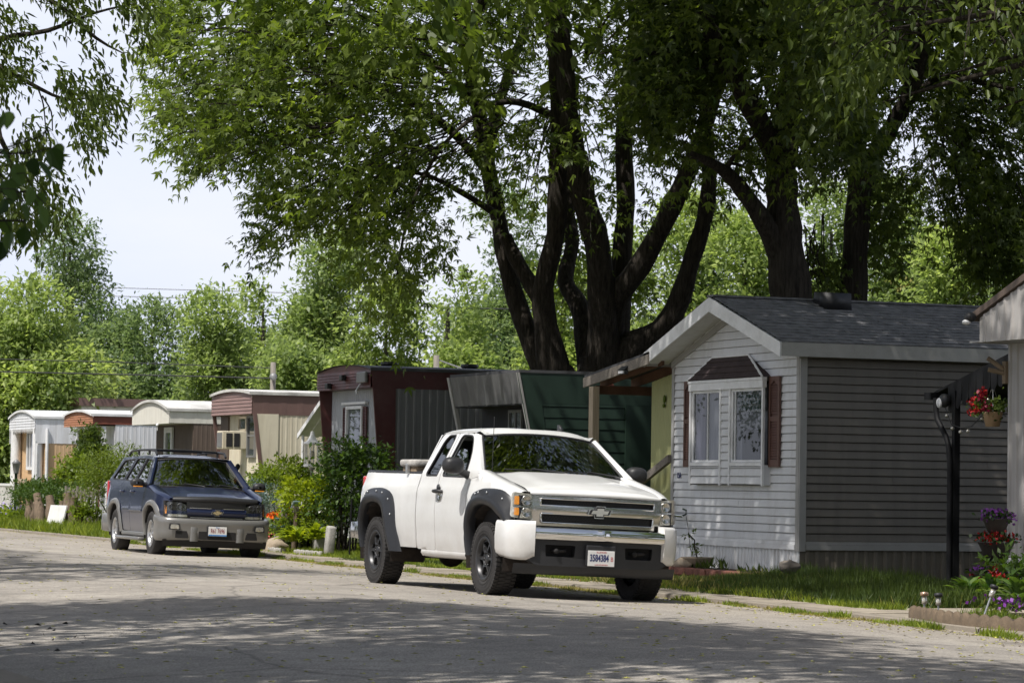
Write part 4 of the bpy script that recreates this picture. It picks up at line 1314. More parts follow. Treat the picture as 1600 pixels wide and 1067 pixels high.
def sweep(path, prof, flipz=False):
    """rows of points: plan path [(x, y)] swept with a profile [(outset, z)] (outset along the path normal)"""
    rows = []
    n = len(path)
    for i in range(n):
        p = Vector(path[i]); t = (Vector(path[min(i + 1, n - 1)]) - Vector(path[max(i - 1, 0)])).normalized()
        nn = Vector((t.y, -t.x))
        rows.append([(p.x + nn.x * o, p.y + nn.y * o, z if not callable(z) else z(i / (n - 1))) for o, z in prof])
    return rows


TEXROT = Matrix(((1, 0, 0, 0), (0, 0, -1, 0), (0, 1, 0, 0), (0, 0, 0, 1)))     # text in the x-z plane facing -y

# ------------------------------------------------------------------ the white pickup
TK = thing('pickup_truck', 'white extended cab pickup truck with black bolted fender flares parked at the kerb', 'pickup truck', (12.80, 30.545, 0), rot=(0, .0352, 0))
Z0 = 1.30


def xs(y, z):
    lo = 1.0 - (.045 * ((.92 - z) / .49) ** 2 if z < .92 else .062 * ((z - .92) / .40) ** 2)
    lo += .012 * math.exp(-((z - 1.12) / .05) ** 2)
    if z > .55 and y < 2.3: lo -= .008 * math.exp(-((z - .66) / .05) ** 2)
    if y < -.05: lo -= .16 * ((-y - .05) / .75) ** 2
    if y > 3.9: lo -= .05 * ((y - 3.9) / .5) ** 2
    up = .957 - (z - Z0) * .425
    if y < 2.23 and y > .30:
        k = sstep(1.265, 1.33, z)
        lo = lo * (1 - k) + up * k
    return lo


SIDES = (-1, 1)
FR_IN = arch_curve([(.40, .42), (.425, .62), (.38, .83), (.24, .95), (0, .985), (-.25, .955), (-.42, .87), (-.54, .80)], 40)
RR_IN = [(3.645 + p[0], p[1]) for p in arch_curve([(.42, .42), (.45, .62), (.40, .82), (.27, .94), (0, .975), (-.24, .945), (-.36, .86), (-.45, .64), (-.55, .40)], 40)]
FR_OUT = arch_curve([(.505, .42), (.52, .64), (.48, .92), (.36, 1.09), (.2, 1.15), (0, 1.165), (-.34, 1.155), (-.53, 1.10), (-.63, .99), (-.665, .86)], 44)
RR_OUT = [(3.645 + p[0], p[1]) for p in arch_curve([(.50, .42), (.52, .62), (.47, .93), (.34, 1.09), (.2, 1.14), (-.15, 1.15), (-.45, 1.12), (-.62, 1.05), (-.715, .92), (-.76, .68), (-.86, .40)], 44)]


def mid(A, B, f):
    n = 30
    pa = [A[int(round(i * (len(A) - 1) / n))] for i in range(n + 1)]; pb = [B[int(round(i * (len(B) - 1) / n))] for i in range(n + 1)]
    return [(a[0] * (1 - f) + b_[0] * f, a[1] * (1 - f) + b_[1] * f) for a, b_ in zip(pa, pb)]


FR_CUT = mid(FR_IN, FR_OUT, .35); RR_CUT = mid(RR_IN, RR_OUT, .35)


def ztop_f(y):      # top edge of the front wing
    return lerp_tab([(-.70, 1.115), (-.5, 1.165), (-.2, 1.225), (.2, 1.30), (.45, 1.345)], y)


win_f = rpoly([(1.53, 1.295), (.76, 1.285), (.865, 1.54), (1.07, 1.76), (1.44, 1.772)], [.05, .05, .1, .10, .07], 4)
win_r = rpoly([(2.085, 1.30), (1.695, 1.30), (1.63, 1.772), (1.86, 1.772), (1.95, 1.70)], [.05, .04, .05, .08, .12], 4)
for s in SIDES:
    F = lambda y, z: (s * xs(y, z), y, z)
    # front wing
    o = [(.612, .44), (.612, 1.262), (.40, 1.285), (.42, 1.335)] + [(y, ztop_f(y)) for y in (.3, .1, -.1, -.3, -.5, -.68)] + [(-.70, .83)] + FR_CUT[::-1][2:] + [(.44, .44)]
    b = mb(True); b.panel(o, (), F, .07, (-s * .03, 0, 0))
    # strip that rolls over into the bonnet
    rows = []
    for i in range(21):
        y = -.70 + 1.14 * i / 20; zt = ztop_f(y); x0 = xs(y, zt); x1 = .775 + .02 * (i / 20)
        rows.append([(s * x0, y, zt), (s * (x0 - (x0 - x1) * .18), y, zt + .020), (s * (x0 - (x0 - x1) * .5), y, zt + .030), (s * x1, y, zt + .026), (s * (x1 - .004), y, zt + .0)])
    b.grid(rows)
    b.build('front_wing', 'white_paint', TK, fixn=True, weld=True)
    # door with its window hole and the raked pillar
    o = [(1.598, .445), (1.598, 1.30), (1.545, 1.79), (1.40, 1.805), (1.10, 1.795), (.90, 1.665), (.41, 1.352), (.395, 1.292), (.628, 1.262), (.628, .445)]
    b = mb(True); b.panel(rpoly(o, [.03, 0, .02, .05, .12, .3, .02, .02, .02, .03], 4), (win_f,), F, .07, (-s * .035, 0, 0))
    dr = b.build('door', 'white_paint', TK, fixn=True)
    b = mb(True)
    yy, zz = 1.475, 1.115
    b.smooth = False; b.bevbox(s * 1.005 - .001, s * 1.005 + .001, yy - .04, yy + .04, zz - .12, zz, .001)
    hx = s * xs(yy, zz)
    b = mb(True)
    b.tube([(hx + s * .004, yy - .10, zz), (hx + s * .045, yy - .085, zz + .004), (hx + s * .052, yy, zz + .008), (hx + s * .045, yy + .085, zz + .004), (hx + s * .004, yy + .10, zz)], .021, 8)
    b.lathe([(0, s * .02), (.036, s * .016), (.042, 0)], (hx, yy + .03, zz + .045), 'x', 14)
    b.build('handle', 'black_plastic', dr)
    b = mb(True); b.lathe([(0, s * .002), (.05, s * .004), (.062, s * .009), (.066, s * .003)], (s * (xs(yy, zz - .06)), yy, zz - .05), 'x', 20); b.build('handle_cup', 'chrome_dull', dr)
    # rear half door and cab corner
    o = [(2.228, .45), (2.228, 1.35), (2.20, 1.45), (2.09, 1.74), (2.02, 1.80), (1.563, 1.79), (1.614, 1.30), (1.614, .445)]
    b = mb(True); b.panel(rpoly(o, [.04, 0, .1, .1, .08, .02, 0, .03], 4), (win_r,), F, .07, (-s * .035, 0, 0))
    b.build('rear_door', 'white_paint', TK, fixn=True)
    # bed side
    o = [(2.262, .46), (2.262, 1.335), (4.18, 1.348), (4.30, 1.33), (4.40, .90), (4.385, .62), (4.22, .50)] + [p for p in RR_CUT[1:-1]] + [(2.80, .46)]
    b = mb(True)
    Fb = lambda y, z: (s * (xs(y, z) + .012 * sstep(2.55, 2.9, y) * sstep(1.25, 1.15, z) * sstep(.5, .7, z) * (1 if y < 4.2 else 0)), y, z)
    b.panel(rpoly(o, .02, 3), (), Fb, .07, (-s * .04, 0, 0))
    b.build('bed_side', 'white_paint', TK, fixn=True)
    b = mb(True)
    rows = []
    for i in range(16):
        y = 2.262 + 2.03 * i / 15; zt = 1.336 + .013 * i / 15; x0 = xs(y, zt)
        rows.append([(s * (x0 + .006), y, zt - .028), (s * (x0 + .004), y, zt + .006), (s * (x0 - .02), y, zt + .016), (s * (x0 - .09), y, zt + .012), (s * (x0 - .10), y, zt - .03)])
    b.grid(rows); b.build('rail_cap', 'black_plastic', TK, fixn=True)
    # fender flares
    for nm, I, O in (('f', FR_IN, FR_OUT), ('r', RR_IN, RR_OUT)):
        b = mb(True); rows = []; n = 44
        A_ = [mid(I, O, f) for f in (0, .03, .30, .52, .58, .9, 1.0)]
        dd = (.015, .062, .085, .078, .058, .040, .004)
        for i in range(31):
            rows.append([(s * (xs(*A_[k][i]) + dd[k]), A_[k][i][0], A_[k][i][1]) for k in range(7)])
        r0 = [(p[0] - s * .06, p[1], p[2]) for p in [r[0] for r in rows]]
        rows = [[a] + r for a, r in zip(r0, rows)]
        b.grid(rows)
        fl = b.build('fender_flare', 'flare_plastic', TK, fixn=True)
        for f in ((.10, .2, .36, .44, .52, .62, .78) if nm == 'f' else (.2, .34, .42, .5, .58, .72, .86)):
            i = int(f * 30); p = mid(I, O, .74)[i]
            mb(True).ball((s * (xs(*p) + .052), p[0], p[1]), .014, 4, (.7, 1, 1)).build('bolt', 'steel', fl)
    # glass
    b = mb(True)
    for wn, drop in ((win_r, 0),):
        b.panel([(p[0], p[1]) for p in wn], (), lambda y, z: (s * (xs(y, z) - .018), y, z), .1)
    b.build('rear_side_window', 'car_glass_dark', TK)
    b = mb(True)
    if s == 1: b.panel(win_f, (), lambda y, z: (s * (xs(y, z) - .018), y, z), .1)
    else: b.panel(rpoly([(1.50, 1.29), (1.49, 1.50), (1.36, 1.62), (1.12, 1.60), (.98, 1.50), (.90, 1.29)], [.02, .1, .12, .15, .12, .02]), (), lambda y, z: (s * (xs(y, z) - .022), y, z), .1)
    b.build('side_window', 'car_glass', TK)
    b = mb(True)                                # black rubber round the windows
    for wn in (win_f, win_r):
        b.tube([(s * (xs(p[0], p[1]) - .006), p[0], p[1]) for p in wn + [wn[0], wn[1]]], .012, 6)
    b.build('window_seal', 'black_plastic', TK)
    # mirror
    b = mb(True)
    my, mz = .63, 1.415; mo = .035 if s < 0 else -.075
    b.tube([(s * .925, .72, 1.30), (s * (1.0 + mo), .69, 1.335), (s * (1.08 + mo), .66, 1.36)], [.05, .042, .04], 10)
    rows = []
    for i in range(13):
        a = -PI / 2 + PI * i / 12; r = math.cos(a); yy = my + .10 * math.sin(a) - .02
        rows.append([(s * (1.135 + mo + (.125 if math.cos(t) > 0 else .125) * r ** .55 * math.copysign(abs(math.cos(t)) ** .75, math.cos(t))), yy, mz - .01 + .095 * r ** .55 * math.copysign(abs(math.sin(t)) ** .75, math.sin(t))) for t in [2 * PI * k / 20 for k in range(20)]])
    b.grid(rows, True)
    m_ = b.build('mirror', 'black_plastic', TK)
    # headlight
    b = mb(True)
    def yf(x): return -.78 + .16 * max(0, abs(x) - .62) ** 1.0 + .9 * max(0, abs(x) - .80) ** 1.3
    hl = rpoly([(.775, .842), (.79, 1.118), (.99, 1.135), (1.005, .866)], [.012, .02, .03, .03], 3)
    def hf(x, z, d=0):
        yy = -.795 + .30 * max(0, x - .72) ** 1.35 + .55 * max(0, x - .93)
        return (s * (x - .025 - .04 * max(0, x - .93)), yy + d + .25 * (z - .98) * .25, z)
    b.panel(hl, (), lambda x, z: hf(x, z, .03), .05); b.build('headlight', 'lamp_clear', TK)
    H_ = bpy.data.objects[-1] if False else None
    b = mb(True); b.panel(hl, (), lambda x, z: hf(x, z, -.004), .05); b.build('headlight_lens', 'lamp_glass', TK)
    b = mb(True)
    for (za, zb) in (((.885, .965), (1.0, 1.09)) if s < 0 else ()): b.panel(rpoly([(.925, za), (.925, zb), (.968, zb), (.972, za)], .008, 2), (), lambda x, z: hf(x, z, .018), .04)
    if s < 0: b.build('turn_signal', 'lamp_amber', TK)
    for zc in (.918, 1.045):
        b = mb(True); cx = .845
        p = hf(cx, zc, .012); b.lathe([(0, .02), (.025, .006), (.045, .004), (.052, -.006), (.058, .012)], p, 'y', 20)
        b.build('reflector', 'chrome_dull', TK)
    b = mb(); b.panel(rpoly([(.79, .972), (.79, .988), (.985, .988), (.985, .972)], .003, 1), (), lambda x, z: hf(x, z, .012), .05); b.build('lamp_divider', 'chrome_dull', TK)
    # bumper end
    pth = arch_curve([(-1.005, -.36), (-1.005, -.55), (-.985, -.70), (-.915, -.81), (-.83, -.865), (-.757, -.895)], 20)
    n = len(pth)
    zb_ = lambda t: .445 - .035 * math.sin(min(1, t * 1.3) * PI * .6) + .04 * sstep(.75, 1, t)
    prof = [(-.10, .832), (-.03, .832), (-.008, .822), (.004, .795), (.012, .66), (.004, .52), (-.01, lambda t: zb_(t) + .03), (-.03, zb_), (-.08, lambda t: zb_(t) + .02)]
    rows = sweep(pth, [(o_, z) for o_, z in prof])
    rows = [[(-s * p[0] if s == 1 else p[0], p[1], p[2]) for p in r] for r in rows]
    b = mb(True); b.grid(rows)
    b.poly([p for p in rows[-1]]); b.poly([p for p in rows[0]])
    b.build('bumper_end', 'white_paint', TK, fixn=True)
    # wheels
for s in SIDES:
    for y in (0, 3.645): make_wheel(TK, (s * .865, y, .395), s, .395, .265, .232, 'rim_dark', 6, .20)
# bonnet
def zh(x, y):
    t = min(1, max(0, (y + .70) / 1.10)); a = abs(x) / .78
    z = 1.205 + .165 * t ** .85 - .050 * a ** 2.4 * (1 - .35 * t)
    z += .016 * sstep(.80, .58, a) * sstep(0, .25, t)
    return z
b = mb(True); rows = []
for i in range(31):
    x = -.775 + 1.55 * i / 30; a = abs(x) / .78
    r = []
    yb = .335 + .10 * a ** 2
    yl = -.815 + .075 * a ** 2.2
    for (dy, zz) in ((.012, 1.118 - .006 * a), (0, 1.130 - .006 * a), (.012, 1.155), (.055, 1.185)):
        z = min(zz, zh(x, -.70)) if zz > 1.14 else zz
        r.append((x, yl + dy, z - .012 * a ** 2 * (zz > 1.14)))
    for k in range(1, 17):
        y = yl + .10 + (yb - yl - .10) * (k - 1) / 15
        r.append((x, y, zh(x, y) - (.010 if k == 1 else 0)))
    r.append((x, yb + .004, zh(x, yb) - .03))
    rows.append(r)
b.grid(rows); b.build('bonnet', 'white_paint', TK, fixn=True)
b = mb(True); rows = []                      # cowl
for i in range(21):
    x = -.86 + 1.72 * i / 20; a = abs(x) / .86; y0 = .33 + .10 * a * a
    rows.append([(x, y0 - .02, 1.325 - .02 * a), (x, y0 + .06, 1.345 - .02 * a), (x, y0 + .16, 1.35 - .02 * a)])
b.grid(rows); b.build('cowl', 'black_plastic', TK, fixn=True)
# windscreen
def ws(u, v):
    y = (.375 + .075 * u * u) * (1 - v) + (.965 + .095 * u * u) * v
    z = 1.352 * (1 - v) + (1.808 - .042 * u * u) * v - .012 * u * u * (1 - v) + .03 * v * (1 - v)
    return (u * (.845 * (1 - v) + .665 * v), y, z)
b = mb(True); b.grid([[ws(-1 + 2 * i / 16, j / 10) for j in range(11)] for i in range(17)]); b.build('windscreen', 'car_glass', TK)
b = mb(True)
for off in (1,):
    loop = [ws(-1 + 2 * i / 16, 0) for i in range(17)] + [ws(1, j / 10) for j in range(1, 11)] + [ws(1 - 2 * i / 16, 1) for i in range(1, 17)] + [ws(-1, 1 - j / 10) for j in range(1, 11)]
    b.tube(loop, .014, 6)
b.build('windscreen_seal', 'black_plastic', TK)
for s in SIDES:                               # pillar fillers between side panel and glass
    b = mb(True); rows = []
    for j in range(13):
        v = j / 12; g = Vector(ws(s, v)); y = .41 + (1.10 - .41) * v; z = 1.352 + (1.79 - 1.352) * v
        y = min(y, lerp_tab([(1.352, .41), (1.665, .90), (1.79, 1.09)], z)); e = Vector((s * (xs(max(y, .41), z)), y, z))
        m1 = (e * .5 + g * .5) + Vector((s * .010, -.008, .010))
        rows.append([e, e.lerp(m1, .6) + Vector((s * .004, 0, .004)), m1, g + Vector((0, 0, .004))])
    b.grid(rows); b.build('pillar', 'white_paint', TK, fixn=True)
# roof
def rf(u, y):
    t = (y - .96) / 1.12
    xe = .752; a = abs(u)
    z = 1.795 + .090 * (1 - a ** 3.4) - .012 * (1 - t) * (1 - a) - .02 * max(0, t - .8) * 5 * (1 - a) * .5
    return z
b = mb(True); rows = []
for i in range(25):
    u = -1 + 2 * i / 24
    x = .752 * math.copysign(abs(u) ** .9, u)
    yf_ = .965 + .095 * u * u * 1.0 + .03 * max(0, abs(u) - .85) / .15
    r = [(x, yf_ - .0, ws(min(1, max(-1, x / .665)), 1)[2] + .004 if abs(x) < .66 else rf(u, yf_) )]
    for k in range(1, 14):
        y = yf_ + (2.07 - yf_) * k / 13
        f = sstep(0, .22, k / 13)
        r.append((x, y, r[0][2] * (1 - f) + rf(u, y) * f))
    r.append((x, 2.10, rf(u, 2.07) - .02)); r.append((x * .99, 2.12, rf(u, 2.07) - .06))
    rows.append(r)
b.grid(rows); b.build('roof', 'white_paint', TK, fixn=True)
# cab back with window
b = mb(True)
bw = rpoly([(-.62, 1.42), (.62, 1.42), (.58, 1.73), (-.58, 1.73)], .05, 3)
def bk(x, z): return (x, 2.225 - .24 * max(0, z - 1.38), z)
b.panel([(-.93, 1.0), (.93, 1.0), (.93, 1.36), (.76, 1.78), (.4, 1.85), (-.4, 1.85), (-.76, 1.78), (-.93, 1.36)], (bw,), bk, .15, (0, -.03, 0)); b.build('cab_back', 'white_paint', TK, fixn=True)
b = mb(); b.panel(bw, (), lambda x, z: (x, bk(x, z)[1] - .02, z), .2); b.build('rear_window', 'car_glass_dark', TK)
# cabin
b = mb(); b.box(-.90, .90, .45, 2.18, .50, .55); b.box(-.9, .9, .43, .48, .5, 1.30); b.prism([(-.88, .48, 1.30), (-.88, .86, 1.22), (-.88, .86, 1.0), (-.88, .48, 1.0)], (1.76, 0, 0)); b.build('dashboard', 'interior_dark', TK, fixn=True)
for sx in (-.42, .42):
    b = mb(True)
    b.bevbox(sx - .25, sx + .25, 1.1, 1.6, .75, .95, .05)
    b.bevbox(sx - .25, sx + .25, 1.52, 1.70, .92, 1.50, .06, None)
    b.bevbox(sx - .13, sx + .13, 1.56, 1.67, 1.52, 1.70, .04); b.build('seat', 'seat_grey', TK)
b = mb(True); T = Matrix.Translation((-.42, .95, 1.18)) @ Matrix.Rotation(math.radians(-65), 4, 'X')
b.tube([T @ Vector((.19 * math.cos(a), .19 * math.sin(a), 0)) for a in [2 * PI * k / 24 for k in range(25)]], .016, 6); b.tube([T @ Vector((-.18, 0, 0)), T @ Vector((.18, 0, 0))], .02, 6); b.build('steering_wheel', 'interior_dark', TK)
b = mb(); b.box(-.12, .12, .99, 1.01, 1.68, 1.74); b.build('interior_mirror', 'interior_dark', TK)
b = mb(); b.grid([[(x, y, rf(x / .76, y) - .04) for y in (1.1, 1.6, 2.05)] for x in (-.6, 0, .6)]); b.build('headliner', 'headliner', TK)
# bed
b = mb(); b.box(-.80, .80, 2.3, 4.3, .80, .84); b.box(-.80, -.76, 2.3, 4.3, .84, 1.30); b.box(.76, .80, 2.3, 4.3, .84, 1.30); b.box(-.93, .93, 2.27, 2.31, .6, 1.335); b.build('bed_liner', 'under_black', TK)
b = mb(True); b.bevbox(-.80, .80, 4.30, 4.37, .66, 1.34, .02); b.build('tailgate', 'white_paint', TK)
for s in SIDES:
    b = mb(True); b.bevbox(s * .88 - .055, s * .88 + .045, 4.31, 4.395, .84, 1.29, .02); b.build('tail_light', 'lamp_red', TK)
b = mb(True); pth = arch_curve([(.985, 4.30), (.99, 4.44), (.93, 4.53), (0, 4.56), (-.93, 4.53), (-.99, 4.44), (-.985, 4.30)], 36)
b.grid(sweep(pth, [(-.05, .73), (0, .72), (.01, .62), (0, .53), (-.05, .52)])); b.build('rear_bumper', 'chrome_dull', TK, fixn=True)
# underbody
b = mb(); b.box(-.55, -.42, -.6, 4.3, .40, .52); b.box(.42, .55, -.6, 4.3, .40, .52); b.box(-.88, .88, -.55, 4.2, .55, .60)
b.box(-.80, -.60, .55, 2.2, .40, .46); b.box(.60, .80, .55, 2.2, .40, .46)
b.build('chassis', 'rust_frame', TK)
b = mb(True); b.lathe([(0, -.3), (.16, -.28), (.19, 0), (.16, .28), (0, .3)], (.0, 1.35, .42), 'y', 12); b.tube([(.1, .2, .40), (.1, 2.4, .40), (.3, 3.4, .42)], .09, 8); b.build('exhaust', 'rust_frame', TK)
b = mb(True); b.tube([(-.8, 3.645, .395), (.8, 3.645, .395)], .07, 8); b.ball((0, 3.645, .395), .17, 7); b.build('axle', 'rust_frame', TK)
b = mb(True); b.tube([(-.8, 0, .36), (.8, 0, .36)], .06, 8); b.build('axle', 'rust_frame', TK)
for y0 in (0, 3.645):                        # wheel wells
    for s in SIDES:
        b = mb(); rows = []
        for k in range(15):
            a = -.25 + (PI + .5) * k / 14
            rows.append([(s * .55, y0 + .56 * math.cos(a), .42 + .57 * math.sin(a)), (s * .985, y0 + .56 * math.cos(a), .42 + .57 * math.sin(a))])
        b.grid(rows); b.quad((s * .56, y0 - .6, .3), (s * .56, y0 + .6, .3), (s * .56, y0 + .6, 1.05), (s * .56, y0 - .6, 1.05)); b.build('wheel_well', 'well_brown', TK)

b = mb(); b.box(-.90, .90, -.74, -.2, .62, 1.10); b.box(-.86, .86, -.2, .42, .62, 1.20); b.build('engine_bay', 'under_black', TK)
for s in SIDES:
    b = mb(True); b.grid(sweep([(s * .955, .66 + i * .16) for i in range(10)][:: s], [(-.02, .46), (.0, .45), (.005, .41), (-.02, .375), (-.12, .36)])); b.build('sill', 'white_paint', TK, fixn=True)
# front face: grille
def yg(x): return -.818 + .06 * (abs(x) / .76) ** 2
gz0, gz1 = .785, 1.108
up_s = rpoly([(-.668, 1.005), (.668, 1.005), (.668, 1.078), (-.668, 1.078)], .015, 3)
lo_s = rpoly([(-.655, .820), (.655, .820), (.662, .918), (-.662, .918)], .02, 3)
b = mb(True)
b.panel(rpoly([(-.765, gz1 + .002), (-.765, .80), (-.72, gz0), (.72, gz0), (.765, .80), (.765, gz1 + .002)], .02, 3), (up_s, lo_s), lambda x, z: (x, yg(x) - .006 * math.cos((z - .95) * 18) - .01 * math.exp(-((z - .962) / .03) ** 2), z), .05, (0, .045, 0)); G = b.build('grille', 'chrome_dull', TK, fixn=True)
b = mb(True)
for sl_ in (up_s, lo_s): b.tube([(p[0], yg(p[0]) - .012, p[1]) for p in sl_ + sl_[:2]], .011, 6)
b.build('grille_trim', 'chrome', G)
b = mb(); b.grid([[(x, yg(x) + .035, z) for z in (.80, 1.09)] for x in [-.7 + .1 * i for i in range(15)]]); b.build('grille_back', 'grille_black', G)
b = mb()
for (za, zb) in ((1.008, 1.075), (.823, .915)):
    b = mb()
    st = .034; h_ = zb - za
    for i in range(-4, 46):
        for d in (1, -1):
            x0 = -.70 + i * st; x1 = x0 + h_ * .8 * d
            if min(x0, x1) < -.66 or max(x0, x1) > .66: continue
            b.prism([(x0, yg(x0) + .018, za), (x0 + .004, yg(x0) + .018, za), (x1 + .004, yg(x1) + .018, zb), (x1, yg(x1) + .018, zb)], (0, .004, 0))
    b.build('grille_mesh', 'flare_plastic', G)
bow_tie(TK, (0, -.842, .955), .235, .095, inner='emblem_silver')
# chrome bumper bar
pth = arch_curve([(-.757, -.900), (-.5, -.945), (-.2, -.965), (0, -.970), (.2, -.965), (.5, -.945), (.757, -.900)], 42)
rows = []
for i, p in enumerate(pth):
    x = p[0]; bump = .028 * math.exp(-(x / .05) ** 2)
    rows.append([(x, p[1] + dy - bump * (1 if 1 < k < 6 else .3), z) for k, (dy, z) in enumerate(((.09, .772), (.02, .770), (.002, .758), (-.012, .725), (-.014, .69), (-.004, .655), (.012, .636), (.08, .634)))])
b = mb(True); b.grid(rows); b.build('chrome_bumper', 'chrome', TK, fixn=True)
# black valance with tow-hook recesses
val = rpoly([(-.80, .64), (-.82, .42), (-.72, .36), (.72, .36), (.82, .42), (.80, .64)], .03, 3)
rec = [rpoly([(c - .16, .46), (c + .16, .46), (c + .17, .585), (c - .17, .585)], .015, 2) for c in (-.46, .46)]
b = mb(True); b.panel(val, rec, lambda x, z: (x, -.915 + .07 * (x / .8) ** 2 - .02 * (z - .36), z), .06, (0, .12, 0)); V_ = b.build('lower_valance', 'black_plastic', TK, fixn=True)
b = mb(); b.box(-.7, .7, -.80, -.78, .42, .62); b.build('valance_back', 'under_black', V_)
for c in (-.46, .46):
    b = mb(True); b.tube([(c - .07, -.80, .52), (c - .05, -.89, .52), (c + .03, -.90, .525), (c + .07, -.86, .53), (c + .07, -.80, .53)], .017, 7); b.ball((c - .05, -.9, .52), .03, 5); b.build('tow_hook', 'under_black', V_)
b = mb(True); b.grid([[(x, -.86 + .10 * (abs(x) / .95) ** 3 + dy, z) for dy, z in ((-.02, .375), (-.005, .33), (.02, .262), (.05, .262))] for x in [-.95 + 1.9 * i / 24 for i in range(25)]]); b.build('air_dam', 'flare_plastic', TK, fixn=True)
# number plate
b = mb(); b.bevbox(-.185, .155, -.975, -.93, .375, .60, .012); b.build('plate_bracket', 'black_plastic', TK)
b = mb(); b.bevbox(-.172, .140, -.984, -.976, .378, .545, .003); P_ = b.build('number_plate', 'plate_white', TK)
tm = lambda x, z, y=-.9845: Matrix.Translation((x, y, z)) @ TEXROT
text_mesh('plate_number', '3584384', .102, 'ink_navy', P_, tm(-.040, .462), .001, .62, bold=.0035)
text_mesh('plate_class', 'B', .07, 'ink_red', P_, tm(.108, .455), .001, .8)
text_mesh('plate_state', 'ILLINOIS', .028, 'ink_red', P_, tm(-.015, .527), .001, 1.1)
text_mesh('plate_motto', 'LAND OF LINCOLN', .018, 'ink_red', P_, tm(-.015, .394), .001, .95)
# wipers, aerials
for (x0, x1, yo) in ((-.62, .05, 0), (.10, .70, .0)):
    b = mb(True)
    p0 = Vector(ws(x0 / .845, .035)) + Vector((0, -.02, .03)); p1 = Vector(ws(x1 / .845, .03)) + Vector((0, -.03, .018)); pm = p0.lerp(p1, .45) + Vector((0, 0, .022))
    b.tube([p1 + Vector((.06, -.05, -.02)), p1, pm], [.014, .012, .008], 6); b.tube([p0 + Vector((-.02, 0, 0)), p0.lerp(p1, .5) + Vector((0, .01, .006)), p1 + Vector((-.02, .02, .004))], .007, 5)
    b.build('wiper', 'black_plastic', TK)
b = mb(True); b.tube([(-.80, .36, 1.33), (-.80, .37, 1.95)], .004, 5); b.ball((-.80, .37, 1.955), .007, 4); b.build('aerial', 'black_plastic', TK)
b = mb(True); b.prism([(.40, 1.28, 1.868), (.40, 1.40, 1.955), (.40, 1.43, 1.955), (.40, 1.45, 1.868)], (.03, 0, 0)); b.build('roof_aerial', 'black_plastic', TK, fixn=True)
# box riding in the bed
TB = thing('tool_box', 'beige plastic tool box riding in the bed of the white pickup', 'tool box', (12.14, 33.25, .95))
b = mb(True); b.bevbox(-.22, .24, -.22, .26, 0, .49, .02); b.build('body', 'stone_tan', TB)
b = mb(True); b.bevbox(-.25, .27, -.25, .29, .49, .57, .025); b.build('lid', 'stone_grey', TB)
b = mb(); b.bevbox(-.27, -.225, -.03, .03, .40, .52, .008); b.build('latch', 'steel', TB)
# ------------------------------------------------------------------ the dark blue SUV
SV = thing('sport_utility_vehicle', 'dark blue sport utility vehicle with grey cladding and roof rack parked at the kerb', 'SUV', (13.70, 48.39, -.056), rot=(0, .0262, -.0406))


def sx_(y, z):
    lo = .930 - (.05 * ((.80 - z) / .45) ** 2 if z < .80 else .055 * ((z - .80) / .40) ** 2)
    lo += .012 * math.exp(-((z - .745) / .028) ** 2)
    if y < -.1: lo -= .17 * ((-y - .1) / .65) ** 2
    if y > 3.3: lo -= .07 * ((y - 3.3) / .6) ** 2
    up = .872 - (z - 1.19) * .47
    if y > .25:
        k = sstep(1.15, 1.22, z); lo = lo * (1 - k) + up * k
    return lo


def zt_s(y): return lerp_tab([(-.70, .955), (-.4, 1.02), (0, 1.085), (.4, 1.155)], y)


def arch_s(c, r_in=True):
    if r_in: pts = [(.43, .34), (.445, .52), (.385, .70), (.24, .815), (0, .845), (-.24, .815), (-.385, .70), (-.445, .52), (-.43, .34)]
    else: pts = [(.56, .34), (.575, .56), (.52, .78), (.36, .93), (.10, .985), (-.22, .975), (-.46, .87), (-.575, .68), (-.59, .52)] if c == 0 else [(.62, .36), (.60, .60), (.53, .80), (.36, .94), (.10, .995), (-.16, .99), (-.42, .90), (-.56, .72), (-.66, .40)]
    return [(c + p[0], p[1]) for p in arch_curve(pts, 40)]


